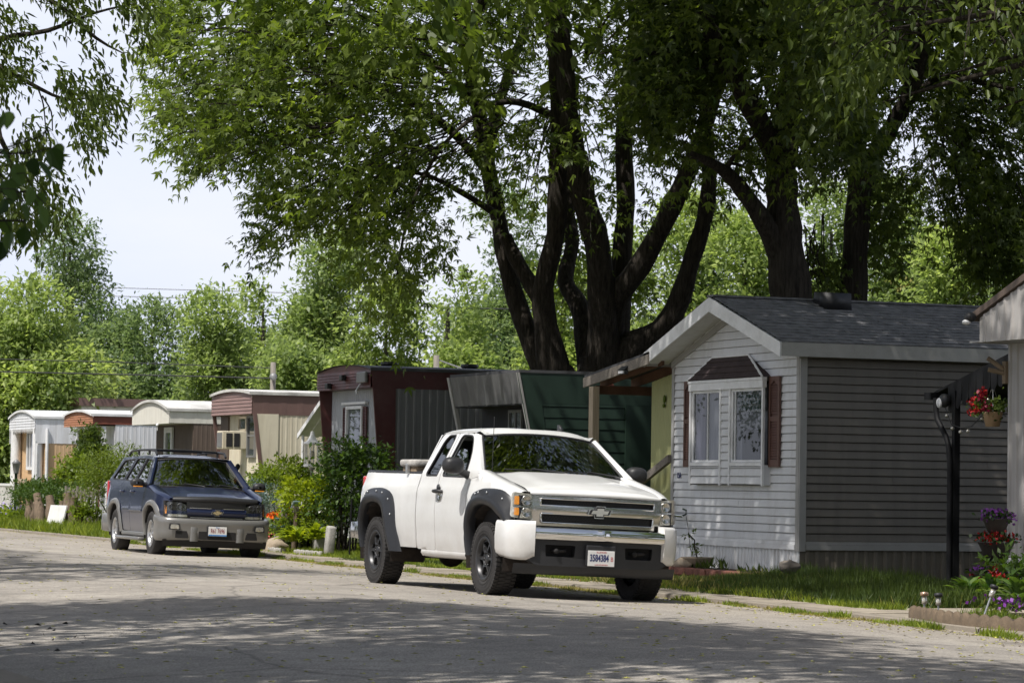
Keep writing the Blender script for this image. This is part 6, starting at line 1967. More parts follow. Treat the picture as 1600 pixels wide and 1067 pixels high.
# straight trunk to its right
D3 = 52.5
T = thing('maple_tree', 'straight slim trunked maple right of the thick one, with a dark hanging crown', 'tree', tuple(atd(1334, 770, D3)), group='big maples behind the homes')
b = mb(True)
px_limb(b, [(1332, 770), (1332, 560), (1333, 470), (1337, 382), (1343, 300), (1351, 255)], [60, 50, 43, 40, 40, 44], D3, 14)
px_limb(b, [(1351, 262), (1322, 236), (1304, 205), (1285, 120), (1280, 0)], [26, 22, 20, 16, 10], D3, 9, 1.5)
px_limb(b, [(1351, 262), (1382, 218), (1400, 185), (1420, 150), (1440, 80), (1452, 20), (1462, -80)], [30, 28, 26, 26, 24, 22, 14], D3, 10, -2)
px_limb(b, [(1420, 150), (1480, 120), (1540, 130), (1620, 150)], [14, 11, 8, 5], D3, 7, -2); px_limb(b, [(1452, 20), (1500, -10), (1560, -60)], [16, 13, 8], D3, 7, 2)
M3a = [(1280, -90), (1282, 190), (1330, 238), (1372, 262), (1395, 330), (1450, 305), (1470, 360), (1520, 400), (1560, 440), (1600, 425), (1700, 425), (1700, -90)]
s1, C1 = fill(M3a, D3 + 1, 1.6, 1900, .155, .65, 13, 51, (1420, 120), .08, .32, .8, wid=.32, thin=lambda u, v: np.where((u < 1450) & (v > 110), .35, 1.0))
s2, C2 = fill([(1365, 230), (1400, 240), (1398, 360), (1385, 410), (1362, 400)], D3 + 1, .6, 70, .15, .6, 12, 52, (1400, 180), -.3, .4, .9)
twigs(b, C1, atd(1430, 100, D3), 150)
b.build('trunk', 'bark_dark', T)
up1 = dome(tuple(atd(1430, -260, D3)), (6, 6, 3.4), 900, .28, 54)
lv = cat(s1, s2, up1); leaf_object('crown', lv[0], lv[1], 'maple_shaded', T)
for c in children(T): fix_local(c, T)

# nearer tree on the right, its broad-leaved branches hang into the picture over the pale home
D4 = 38
T = thing('maple_tree', 'nearer broad leaved tree overhanging the pale home at the top right', 'tree', (25.5, 27.0, -.1), group='big maples behind the homes')
b = mb(True)
limb_mesh(b, [(25.5, 27, -.2), (25.4, 27.2, 3), (24.9, 27.8, 6), (23.8, 28.8, 8.5), (22.5, 30, 10)], [.45, .40, .34, .25, .12], 14)
p0 = Vector((24.9, 27.8, 6.0))
for tip in ((1470, 120), (1380, 160), (1560, 170), (1330, 60), (1500, 40)):
    e = atd(tip[0], tip[1], D4); limb_mesh(b, [p0, p0.lerp(e, .5) + Vector((0, 0, .9)), p0.lerp(e, .85) + Vector((0, 0, .35)), e], [.13, .08, .035, .012], 8)
s1, C1 = fill([(1290, -90), (1300, 90), (1340, 110), (1380, 105), (1410, 100), (1440, 105), (1470, 130), (1515, 120), (1560, 60), (1640, 120), (1700, 60), (1700, -90)], D4, 1.6, 220, .14, .7, 10, 61, (1600, 0), .05, .4, .8, 1, wid=.52, hexa=True)
s2, C2 = fill([(1300, 80), (1320, 120), (1350, 140), (1375, 125), (1395, 80)], D4 - 1, .5, 14, .16, .6, 10, 62, (1500, 0), -.5, .3, .8, 1, wid=.52, hexa=True)
twigs(b, C1, atd(1520, 20, D4), 70, .009)
b.build('trunk', 'bark_dark', T)
up1 = dome((24.2, 27.0, 9.8), (4.4, 4.6, 4.2), 1500, .30, 63, -.6); up2 = dome((18.2, 35.6, 11.6), (4.2, 4.0, 2.4), 1900, .22, 64, -.6); up3 = dome((12.4, 30.6, 10.6), (2.2, 3.4, 1.7), 900, .20, 65, -.5)
lv = cat(s1, s2, up1, up2, up3); leaf_object('crown', lv[0], lv[1], 'maple_shaded', T)
for c in children(T): fix_local(c, T)

# street trees along the left side: trunks out of view, branches and shadows reach in
DT = 38
T = thing('street_tree', 'street tree on the left whose thin drooping branches hang in at the top left', 'tree', (1.3, 33, 0), group='trees along the left side of the street')
b = mb(True)
limb_mesh(b, [(1.3, 33, -.1), (1.4, 33, 3.5), (2.0, 33.2, 6.5), (3.6, 33.5, 9.5), (5, 34, 12)], [.36, .32, .28, .2, .08], 12)
p0 = Vector((2.0, 33.2, 6.6))
for path in ([(-90, 105), (0, 62), (75, 48), (150, 20), (215, 5)], [(-80, 60), (0, 105), (45, 130), (100, 155), (150, 152)], [(-70, 150), (0, 215), (30, 290), (60, 320)], [(-60, -20), (60, -10), (150, 60), (195, 85)], [(60, 140), (68, 165), (72, 210)], [(66, 150), (80, 175), (82, 205)]):
    pts = [atd(u, v, DT) for u, v in path]
    if path[0][0] < 0: pts = [p0 + Vector((0, 0, random.uniform(0, 1.5)))] + pts
    limb_mesh(b, pts, [.10] * (len(pts) - len(path)) + list(np.linspace(.05 if path[0][0] < 0 else .012, .008, len(path))), 7)
parts = []; CC = []
for poly, n, thr in (([(-120, -120), (240, -120), (236, 30), (228, 78), (207, 62), (200, 100), (176, 90), (165, 50), (150, 78), (140, 100), (128, 90), (122, 50), (75, 45), (70, 68), (45, 62), (0, 55), (-120, 60)], 430, .0),
                     ([(-60, 62), (44, 75), (42, 100), (10, 132), (-60, 135)], 60, -.3), ([(72, 118), (90, 95), (120, 118), (140, 108), (178, 142), (162, 160), (166, 205), (130, 200), (96, 165)], 84, -.45),
                     ([(104, 202), (145, 222), (120, 232)], 12, -1), ([(28, 185), (60, 190), (56, 232), (30, 225)], 24, -1), ([(-60, 200), (20, 235), (88, 262), (108, 320), (96, 350), (-60, 360)], 170, -.4)):
    s_, C_ = fill(poly, DT, .8, n, .125, .32, 10, 71, (-200, -50), thr, .6, .8, 1, wid=.33, hexa=True)
    parts.append(s_); CC.append(C_)
b.build('trunk', 'bark_dark', T)
parts.append(dome((1.4, 33.5, 11), (3.0, 3.0, 2.0), 700, .22, 72, -.42))
lv = cat(*parts); leaf_object('crown', lv[0], lv[1], 'street_leaf', T)
for c in children(T): fix_local(c, T)
for (x, y, cx, cy, cz, r, n, lb) in ((.1, 8.5, .8, 12.5, 9.8, (5.2, 5.0, 2.4), 2300, 'tree added beside the camera, its unseen crown blocking the sky overhead'), (.3, 19.5, 1.0, 20.3, 10, (4.9, 5.0, 2.4), 3000, 'street tree nearest the camera, seen only by its shadow on the road'), (1.0, 44, .9, 41.5, 10.5, (3.4, 5.5, 2.2), 1000, 'street tree across from the dark blue car, seen by its shadow'), (0.5, 66, 2.6, 66, 9, (4.4, 6, 4), 700, 'furthest street tree on the left, mirrored in the panes')):  # the one beside the camera is added to block the sky overhead
    T = thing('street_tree', lb, 'tree', (x, y, 0), group='trees along the left side of the street')
    b = mb(True); limb_mesh(b, [(x, y, -.1), (x + .1, y, 3), (x + .8, y, 6.5), (cx, cy, cz + 1)], [.34, .30, .25, .08], 12); b.build('trunk', 'bark_dark', T)
    lv = dome((cx, cy, cz), r, int(n * 1.3), .23, int(y), -.34); leaf_object('crown', lv[0], lv[1], 'canopy_leaf', T)
    for c in children(T): fix_local(c, T)

# trees out of view: the near four are added to shut off the low sky, the far ones show in paint and glass
for (x, y, cx, cy, cz, r, n, lb) in ((26, 14, 25, 14, 7.5, (5.5, 6, 5.5), 900, 'unseen dense tree added beside the pale home to block the low sky'), (17, -3, 17, -3, 7.5, (7, 6, 6), 900, 'unseen dense tree added behind the camera on the right to block the low sky'), (3, -9, 3, -9, 8, (8, 6, 6.5), 900, 'unseen dense tree added straight behind the camera to block the low sky'), (-9, 4, -9, 5, 8, (6, 8, 6.5), 900, 'unseen dense tree added behind the camera on the left to block the low sky'), (-5, 70, -5, 70, 7, (5, 6, 6.8), 800, 'dense tree across the street on the left, mirrored in the box window'), (-7, 82, -7, 82, 7.5, (5.5, 6, 7), 800, 'second dense tree across the street, mirrored in the pickup door glass'), (1, 93, 1, 93, 7, (5.5, 6, 6.8), 800, 'third dense tree across the street, mirrored in the side of the blue car'), (7, 108, 7, 108, 8, (6, 6, 7.5), 800, 'furthest dense tree across the street on the left')):
    T = thing('unseen_tree', lb, 'tree', (x, y, 0), group='trees on the camera side of the street')
    b = mb(True); limb_mesh(b, [(x, y, -.1), (x + .1, y, 3), (cx, cy, cz + 2)], [.36, .30, .10], 10); b.build('trunk', 'bark_dark', T)
    lv = dome((cx, cy, cz), r, n * (11 if y > 60 else 3), .17 if y > 60 else .34, int(y + 40), -.9, 7); leaf_object('crown', lv[0], lv[1], 'street_leaf', T)
    for c in children(T): fix_local(c, T)

# young broad-leaved tree close to the camera on the left
T = thing('young_tree', 'close broad heart leaved branch at the left edge below the thin branches', 'tree', (1.75, 12.2, 0))
b = mb(True); limb_mesh(b, [(1.75, 12.2, -.1), (1.8, 12.2, 1.4), (2.0, 12.1, 2.4), (2.2, 12.0, 3.2)], [.05, .045, .03, .012], 8)
V_ = []; R_ = []
spots = [(20, 265), (48, 255), (70, 245), (80, 240), (30, 285), (5, 290), (60, 262), (90, 232), (10, 320), (35, 325), (60, 330), (75, 345), (5, 350), (18, 370), (8, 385), (40, 362), (70, 310), (28, 305), (0, 240), (8, 190), (15, 182), (50, 300), (-15, 200), (-25, 260), (-20, 330), (-30, 370)]
base = Vector((2.0, 12.1, 2.4))
for (u, v) in spots:
    d = 11.6 + random.uniform(-.5, .7); p = atd(u, v - 8, d)
    n = 1
    D_ = np.array([[random.uniform(-.6, .7), random.uniform(-.5, .5), -.9]]); N_ = np.array([[random.uniform(-1.2, 1.2), -.8, random.uniform(-.2, 1.2)]])
    D_ = unit(D_); Sd = unit(np.cross(D_, N_)); Nn = np.cross(Sd, D_)
    L_ = random.uniform(.075, .105); Wd = L_ * .74
    pts = [(0, 0), (.10, .32), (.32, .50), (.55, .42), (.78, .22), (1, 0)]
    vs = []
    for (a0, w0), (a1, w1) in zip(pts, pts[1:]):
        for sg in (1, -1):
            q = [np.array(p) + D_[0] * L_ * a0, np.array(p) + D_[0] * L_ * a0 + Sd[0] * sg * Wd * w0 + Nn[0] * L_ * .10 * w0 * 2, np.array(p) + D_[0] * L_ * a1 + Sd[0] * sg * Wd * w1 + Nn[0] * L_ * .10 * w1 * 2, np.array(p) + D_[0] * L_ * a1]
            vs += q if sg > 0 else q[::-1]
    V_.append(np.array(vs)); R_.append(np.full(len(vs) // 4, random.random()))
    b.tube([p, p + Vector((-.03, 0, .05)), p.lerp(base, .25) + Vector((0, 0, .04))], .0022, 4, cap=False)
for path in ([(-80, 200), (-20, 240), (40, 240), (88, 230)], [(-80, 260), (0, 300), (50, 300), (72, 320)], [(-80, 320), (0, 345), (40, 345)]):
    b.tube([base] + [atd(u, v, 11.8) for u, v in path], [.012, .008, .005, .004, .002][:len(path) + 1], 5, cap=False)
b.build('trunk', 'bark_dark', T)
leaf_object('crown', np.concatenate(V_), np.concatenate(R_), 'near_leaf', T)
for c in children(T): fix_local(c, T)


# background trees: lobed crowns of small leaf faces
def bg_tree(u, vtop, hw, d, m, label, seed, vbase=700, nl=16, n=26000, leaf=.225, spiky=.0, squat=1, tk=True):
    r_ = np.random.default_rng(seed)
    k = d / FPX
    base = atz(u, 800, -.1); base = Vector(atd(u, 780, d)); base.z = -.15
    top = atd(u, vtop, d)
    T_ = thing('background_tree', label, 'tree', tuple(base), group='trees behind the homes')
    H_ = top.z - base.z; rw = hw * k
    lobes = []
    zlo = .10 * H_
    for i in range(nl):
        f = (i + .5) / nl
        z = zlo + (H_ - zlo) * (f ** .9) * .90
        env = rw * (math.sin(PI * min(1, .16 + .84 * (1 - f) ** .75)) ** .6 if squat else 1) * (.45 + .75 * (1 - f) ** .5)
        env = rw * max(.12, min(1.0, 1.15 * (1 - f ** 2.2)))
        a = r_.uniform(0, 6.28); q = r_.uniform(.25, .78) * env
        lr = max(.22 * rw, .55 * env) * r_.uniform(.75, 1.15)
        lobes.append((np.array([base.x + q * math.cos(a), base.y + q * math.sin(a), base.z + z]), lr))
    for i in range(nl):                      # smaller outer boughs break up the outline
        l0, r0_ = lobes[int(r_.integers(2, nl))]; dv = r_.normal(size=3); dv[2] = abs(dv[2]) * .9; dv /= np.linalg.norm(dv)
        lobes.append((l0 + dv * r0_ * r_.uniform(.8, 1.15), r0_ * r_.uniform(.25, .45)))
    lobes.append((np.array([top.x, top.y, top.z - .16 * rw - .5]), .26 * rw + .3))
    wts = np.array([l[1] ** 2 for l in lobes]); wts /= wts.sum()
    idx = r_.choice(len(lobes), n // 7, p=wts)
    C = np.array([l[0] for l in lobes])[idx]; R0 = np.array([l[1] for l in lobes])[idx]
    Dn = unit(r_.normal(size=(len(idx), 3)) + np.array([0, 0, .25]))
    P = C + Dn * (R0 * r_.uniform(.72, 1.08, len(idx)))[:, None] * np.array([1, 1, .95])
    nz = vnoise(P, .16, seed) + .6 * vnoise(P, .5, seed + 3)
    P = P[nz > -.38]; Dn = Dn[nz > -.38]
    P[:, 2] = np.maximum(P[:, 2], base.z + .3)
    tone = np.clip(.5 + .45 * vnoise(P, .3, seed + 4) + r_.uniform(-.3, .3, len(P)), 0, 1)
    if spiky:
        Dn = unit(Dn * .6 + np.array([0, 0, spiky]))
    vs, rn = sprays(P, Dn, 7, leaf * (4.2 if spiky else 3.0), leaf, .15 if spiky else .35, 1, seed, .5, tone)
    b_ = mb(True)
    limb_mesh(b_, [base - Vector((0, 0, .2)), base + Vector((.1, 0, H_ * .3)), base + Vector((-.1, .1, H_ * .6)), Vector((top.x, top.y, top.z - .12 * H_))], [.03 * H_, .024 * H_, .015 * H_, .004 * H_], 8)
    for i in range(7):
        l = lobes[int(r_.integers(0, nl))]; z0 = base.z + H_ * r_.uniform(.2, .5)
        s0 = Vector((base.x, base.y, z0)); e = Vector(l[0]); limb_mesh(b_, [s0, s0.lerp(e, .5) + Vector((0, 0, -.02 * H_)), e], [.012 * H_, .008 * H_, .003 * H_], 6)
    b_.build('trunk', 'bark_pale', T_)
    leaf_object('crown', vs, rn, m, T_)
    for c in children(T_): fix_local(c, T_)
    return T_


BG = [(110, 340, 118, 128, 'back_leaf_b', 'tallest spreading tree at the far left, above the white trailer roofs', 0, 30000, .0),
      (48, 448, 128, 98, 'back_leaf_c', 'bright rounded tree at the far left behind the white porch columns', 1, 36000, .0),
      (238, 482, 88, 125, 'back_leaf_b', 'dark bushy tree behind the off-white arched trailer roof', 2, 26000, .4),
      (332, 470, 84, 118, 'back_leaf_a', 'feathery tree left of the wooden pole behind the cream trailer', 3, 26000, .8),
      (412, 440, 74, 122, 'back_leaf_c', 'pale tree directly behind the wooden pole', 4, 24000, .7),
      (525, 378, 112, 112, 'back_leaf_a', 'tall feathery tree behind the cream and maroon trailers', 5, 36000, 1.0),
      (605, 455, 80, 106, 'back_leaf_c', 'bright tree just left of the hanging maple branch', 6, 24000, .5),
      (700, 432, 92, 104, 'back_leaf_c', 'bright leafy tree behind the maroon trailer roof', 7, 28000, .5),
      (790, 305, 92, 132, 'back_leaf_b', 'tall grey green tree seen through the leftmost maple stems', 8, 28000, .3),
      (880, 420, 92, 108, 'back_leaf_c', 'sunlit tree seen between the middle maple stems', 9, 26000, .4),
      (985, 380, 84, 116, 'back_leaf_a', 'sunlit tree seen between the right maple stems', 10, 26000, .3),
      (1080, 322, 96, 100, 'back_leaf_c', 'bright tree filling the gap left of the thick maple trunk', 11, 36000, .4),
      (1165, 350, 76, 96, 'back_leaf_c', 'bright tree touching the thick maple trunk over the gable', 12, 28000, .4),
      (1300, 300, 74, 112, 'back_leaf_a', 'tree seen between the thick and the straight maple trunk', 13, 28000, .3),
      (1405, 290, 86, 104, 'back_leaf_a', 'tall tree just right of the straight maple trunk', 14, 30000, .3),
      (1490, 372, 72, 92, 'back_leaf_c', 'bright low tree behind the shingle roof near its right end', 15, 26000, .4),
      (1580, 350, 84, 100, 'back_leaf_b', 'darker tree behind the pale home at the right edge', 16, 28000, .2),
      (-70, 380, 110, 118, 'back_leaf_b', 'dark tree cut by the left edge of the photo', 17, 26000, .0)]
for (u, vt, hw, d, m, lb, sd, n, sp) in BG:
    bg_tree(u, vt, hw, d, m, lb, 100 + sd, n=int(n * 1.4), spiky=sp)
# ------------------------------------------------------------------ plants, garden things, wires, ground cover
def bush(name, label, c, r, n, leaf, m, seed, cat='shrub', group=None, per=7, wid=.5, lobes=1, nl=9, droop=.2, z0=0., stems=4, thr=-.45, up=.3, shell=.62, tw=2.6):
    """shrub of several leafy lumps round c (its middle), standing on the ground at height z0"""
    r_ = np.random.default_rng(seed)
    c = Vector(c); T_ = thing(name, label, cat, (c.x, c.y, z0), group=group)
    L = [(np.array(c) + r_.uniform(-.55, .55, 3) * np.array(r), np.array(r) * r_.uniform(.38, .62)) for _ in range(nl)]
    idx = r_.integers(0, nl, n // per)
    Dn = unit(r_.normal(size=(len(idx), 3)))
    P = np.array([l[0] for l in L])[idx] + Dn * np.array([l[1] for l in L])[idx] * r_.uniform(shell, 1.1, len(idx))[:, None]
    P = P[vnoise(P, 1.6, seed) > thr]; P = P[P[:, 2] > z0 + .03]
    O = unit(P - np.array(c) + np.array([0, 0, up]))
    tone = np.clip(.5 + .45 * vnoise(P, 2.2, seed + 1) + r_.uniform(-.3, .3, len(P)), 0, 1)
    vs, rn = sprays(P, O, per, leaf * tw, leaf, droop, lobes, seed, wid, tone)
    b_ = mb(True)
    for i in range(stems):
        e = Vector(L[i % nl][0]); s0 = Vector((c.x + r_.uniform(-.3, .3) * r[0], c.y + r_.uniform(-.3, .3) * r[1], z0 - .05))
        b_.tube([s0, s0.lerp(e, .5) + Vector((0, 0, .05)), e], [.022, .016, .006], 6)
    b_.build('stem', 'bark_dark', T_)
    leaf_object('foliage', vs, rn, m, T_)
    for q in children(T_): fix_local(q, T_)
    return T_


def petals(par, c, r, n, size, m, seed, name='flowers', clumps=None):
    r_ = np.random.default_rng(seed); c = np.array(Vector(c))
    if clumps:
        cc = c + r_.uniform(-1, 1, (clumps, 3)) * np.array(r); P = cc[r_.integers(0, clumps, n)] + r_.normal(size=(n, 3)) * size * .7
    else: P = c + r_.normal(size=(n, 3)) * np.array(r) * .5
    D = unit(r_.normal(size=(n, 3)) + np.array([0, -.5, .3])); L = size * r_.uniform(.7, 1.2, n)
    vs, rn = kites(P, D, unit(r_.normal(size=(n, 3))), L, L * .85, r_.uniform(0, 1, n), .1, .6)
    o = leaf_object(name, vs, rn, m, par); fix_local(o, par); return o


def grass(name, label, pts, h, m, seed, lean=.35, wmin=.010, wmax=.018):
    r_ = np.random.default_rng(seed); n = len(pts)
    D = unit(np.concatenate([r_.normal(size=(n, 2)) * lean, np.ones((n, 1))], 1))
    L = h * r_.uniform(.45, 1.25, n) * np.clip(.8 + .5 * vnoise(pts, .5, seed), .35, 1.5)
    vs, rn = kites(pts, D, unit(r_.normal(size=(n, 3))), L, r_.uniform(wmin, wmax, n), np.clip(.5 + .4 * vnoise(pts, .8, seed + 2) + r_.uniform(-.3, .3, n), 0, 1), .2, .35)
    o = leaf_object(name, vs, rn, m)
    return tag(o, label, 'grass', kind='stuff')


def scatter(n, x0, x1, y0, y1, z=None, thr=None, seed=0, sc=.6):
    r_ = np.random.default_rng(seed); P = np.stack([r_.uniform(x0, x1, n), r_.uniform(y0, y1, n), np.zeros(n)], 1)
    if thr is not None: P = P[vnoise(P, sc, seed + 1) > thr]
    P[:, 2] = [zg(p[0], p[1]) - .01 for p in P] if z is None else z
    return P


# ---- ground cover -------------------------------------------------------------------------------
p = scatter(70000, 15.35, 19.42, 28.2, 37.75, thr=-.75, seed=1); k = np.clip((p[:, 0] - 15.0) / 1.2, .25, 1)
p = p[RNG.uniform(0, 1, len(p)) < k]
p = p[~((p[:, 1] < 28.5) & (p[:, 0] < 19))]
hk = np.interp(p[:, 0] / p[:, 1], [.45, .475, .505], [.28, .34, 1])
grass('lawn_grass', 'long green grass growing in front of the grey home', p, .25 * hk, 'grass_blade', 3)
grass('lawn_dry_grass', 'straw coloured dead blades mixed into the lawn', p[::9], .17, 'grass_dry', 23, .6)
q_ = scatter(26000, 15.1, 18.85, 15, 22.3, thr=-.7, seed=24)
grass('near_lawn_grass', 'short grass of the lot nearest the camera on the right', q_, .09, 'grass_blade', 25)
p = scatter(16000, 15.4, 18.45, 37.75, 46.5, thr=-.35, seed=4)
grass('yard_grass', 'rough grass behind the white pickup', p, .075, 'grass_blade', 5)
p = scatter(26000, 15.55, 18.6, 46.5, 58, thr=-.3, seed=6)
grass('garden_grass', 'patchy grass round the flower beds behind the pickup', p, .12, 'grass_sunny', 7)
p = scatter(52000, 15.3, 18.3, 58, 96, thr=-.55, seed=8)
grass('verge_grass', 'tall sunlit grass along the verge at the far left', p, .34, 'grass_sunny', 9, .4, .02, .04)


def kerb_pts(n, y0, y1, a, c, thr, seed, z, sc=.9):
    r_ = np.random.default_rng(seed); y = r_.uniform(y0, y1, n); x = np.array([kx(q) for q in y]) + r_.uniform(a, c, n)
    P = np.stack([x, y, np.full(n, z)], 1); return P[vnoise(P, sc, seed) > thr]


grass('kerb_weeds', 'green weeds growing in the gutter along the kerb', kerb_pts(26000, 20, 60, -.22, .03, .12, 11, -.065), .10, 'grass_sunny', 12, .6)
grass('dry_weeds', 'straw coloured dry weeds in the gutter', kerb_pts(26000, 19, 62, -.34, .05, -.05, 13, -.066, .7), .055, 'grass_dry', 14, .9)
grass('joint_weeds', 'weeds between the kerb and the lawn', kerb_pts(22000, 24, 58, .72, 1.0, -.1, 15, -.03), .13, 'grass_sunny', 16, .5)
b = mb(); rr = random.Random(4); n = 0
V_ = []
for i in range(3400):
    y = 15 + 60 * rr.random() ** 1.7; x = rr.uniform(4.2, kx(y)); s = rr.uniform(.012, .035)
    if rr.random() < .35: x = kx(y) - abs(rr.gauss(0, .5))
    z = zroad(x) + .012 if x < kx(y) - .5 else -.05
    a = rr.uniform(0, 6.28); d = Vector((math.cos(a), math.sin(a), 0)) * s; e = Vector((-d.y, d.x, 0)) * .5; p = Vector((x, y, z))
    b.quad(p - d, p - e + Vector((0, 0, .006)), p + d, p + e + Vector((0, 0, .008)))
tag(b.build('leaf_litter', 'litter'), 'small yellow green leaf scraps lying over the road', 'leaf litter', kind='stuff')
b = mb(True)
for i in range(1500):
    y = 17 + 45 * rr.random() ** 1.6; x = kx(y) - abs(rr.gauss(0, .45)) - .02; s = rr.uniform(.004, .013)
    b.ball((x, y, max(zroad(x), -.06) + s * .3), s, 3, (1, 1, .6))
tag(b.build('gravel', 'kerb_stone'), 'loose grit and pebbles along the gutter', 'gravel', kind='stuff')
b = mb()
for i in range(14):
    p = atz(rr.gauss(85, 45), rr.gauss(1000, 12), .03); s = rr.uniform(.015, .04); p.z = zroad(p.x) + .012
    a = rr.uniform(0, 6.28); d = Vector((math.cos(a), math.sin(a), .1)) * s; e = Vector((-d.y, d.x, .02 * s)) * .5
    b.quad(p - d, p - e, p + d, p + e + Vector((0, 0, .02)))
tag(b.build('dark_leaf_scraps', 'grime_leaf'), 'dark dead leaves lying on the shaded road at the lower left', 'dead leaves', kind='stuff')

# ---- right side: planter, pots, edging, flower bed ------------------------------------------------
T = thing('brick_planter', 'low planter of rough red bricks along the grey home\'s white skirting', 'planter', (18.6, 37.9, -.16))
for row in range(2):
    b = mb(True)
    for k in range(12):
        y = .03 + k * .375 + row * .12; h0 = .0 + row * .112; dz = rr.uniform(-.006, .006)
        b.bevbox(rr.uniform(-.015, .015), .22, y, min(4.42, y + .362), h0 + dz, h0 + .105 + dz, .016)
    b.build('brick_course', 'brick_red', T)
b = mb(True); b.grid([[(x, y * .22, .205 + .02 * math.sin(y * 2.3 + x * 9)) for x in (.2, .4, .6, .84)] for y in range(21)]); b.build('soil', 'soil', T)
T = thing('bowl_planter', 'shallow stone bowl holding a trailing plant on the red brick planter', 'planter', tuple(atx(1090, 888, 19.0)))
b = mb(True); b.lathe([(.08, 0), (.14, .03), (.24, .15), (.25, .17), (.22, .17), (.18, .12), (0, .12)], (0, 0, 0), 'z', 18); b.build('bowl', 'boulder_tan', T)
b = mb(True); b.tube([(0, 0, .12), (-.02, .06, .30), (0, .12, .42), (-.03, .25, .50), (0, .33, .52)], [.012, .011, .010, .008, .004], 6)
b.build('stem', 'bark_dark', T)
C = np.array([(0, .05 + .028 * i, .22 + .03 * i if i < 8 else .5) for i in range(10)]); vs, rn = sprays(C, rdir(10), 7, .10, .07, .3, 1, 3, .45); leaf_object('leaves', vs, rn, 'grass_blade', T)
def boulder(label, p, r, m, seed, sq=(1, 1, .7)):
    T_ = thing('boulder', label, 'rock', tuple(p)); b_ = mb(True)
    rq = random.Random(seed); ph = [rq.uniform(0, 6.28) for _ in range(6)]
    rows = []
    for i in range(11):
        a = -PI / 2 + PI * i / 10; row = []
        for k in range(16):
            t = 2 * PI * k / 16; q = 1 + .10 * math.sin(2 * t + ph[0] + 3 * a) + .07 * math.sin(3 * t + ph[1] - a * 2) + .05 * math.sin(5 * a + ph[2] + t)
            row.append((r * q * math.cos(a) * math.cos(t) * sq[0], r * q * math.cos(a) * math.sin(t) * sq[1], r * sq[2] * (q * math.sin(a) + .7)))
        rows.append(row)
    b_.grid(rows, True); b_.build('rock', m, T_); return T_
boulder('dark rounded boulder on the end of the brick planter at the house corner', atx(1233, 893, 18.75), .17, 'boulder_dark', 3, (.8, 1, .55))
boulder('squat brown rock beside the bowl on the brick planter', atx(1066, 887, 18.8), .18, 'boulder_tan', 5, (.7, 1.2, .5))
# weeds on the planter
p = np.stack([RNG.uniform(18.85, 19.3, 500), RNG.uniform(37.95, 42.2, 500), np.full(500, .05)], 1); p = p[vnoise(p, 1.2, 4) > .15]
grass('planter_weeds', 'thin weeds sprouting from the brick planter', p, .20, 'grass_blade', 21, .5, .02, .05)

# scalloped edging and bed in front of the pale home
ED = [atz(u, v, -.015) for u, v in ((1424, 966), (1470, 974), (1520, 980), (1570, 985), (1640, 990))]
T = thing('garden_edging', 'low scalloped tan concrete edging round the flower bed at lower right', 'garden edging', tuple(ED[0]))
b = mb(True); path = []
for a, c in zip(ED, ED[1:]):
    n = max(2, int((c - a).length / .03)); path += [a.lerp(c, i / n) for i in range(n)]
tot = 0; rows = []
for i, q in enumerate(path):
    t = (path[min(i + 1, len(path) - 1)] - path[max(i - 1, 0)]).normalized(); nn = Vector((-t.y, t.x, 0))
    if i: tot += (q - path[i - 1]).length
    hh = .065 + .060 * abs(math.sin(tot * PI / .19)); q0 = q - ED[0]
    rows.append([q0 + nn * .03 + Vector((0, 0, -.05)), q0 + nn * .03 + Vector((0, 0, hh)), q0 + Vector((0, 0, hh + .012)), q0 - nn * .03 + Vector((0, 0, hh)), q0 - nn * .03 + Vector((0, 0, -.05))])
b.grid(rows); b.build('edging', 'edging_brown', T, fixn=True)
b = mb(True); rows = []
for i, q in enumerate(path[::6]):
    rows.append([(q.x + .04 + f * (18.85 - q.x), q.y + f * (.3 - .0), .035 + .02 * math.sin(i * .6 + f * 7) * f) for f in (0, .1, .25, .5, .75, 1)])
b.grid(rows); tag(b.build('flower_bed_soil', 'soil', fixn=True), kind='structure')
for (u, v, cap, lb, tilt) in ((1444, 950, 'copper_cap', 'copper topped solar garden light standing at the corner of the edging', 0), (1466, 952, 'black_plastic', 'black topped solar garden light standing beside the copper one', 0), (1536, 958, 'black_plastic', 'black topped solar light leaning over in the flower bed', .38)):
    T = thing('solar_light', lb, 'garden light', tuple(atz(u, v + 8, .04)), rot=(0, tilt, 0), group='solar garden lights')
    h = .17 if tilt == 0 else .30
    b = mb(True); b.lathe([(.010, -.1), (.010, h - .06)], (0, 0, 0), 'z', 8); b.build('stake', 'steel', T)
    b = mb(True); b.lathe([(.018, h - .08), (.026, h - .07), (.026, h), (.018, h)], (0, 0, 0), 'z', 10); b.build('lens', 'lamp_clear', T)
    b = mb(True); b.lathe([(0, h + .045), (.036, h + .04), (.042, h + .03), (.040, h + .005), (.0, h + .005)], (0, 0, 0), 'z', 14); b.build('cap', cap, T)
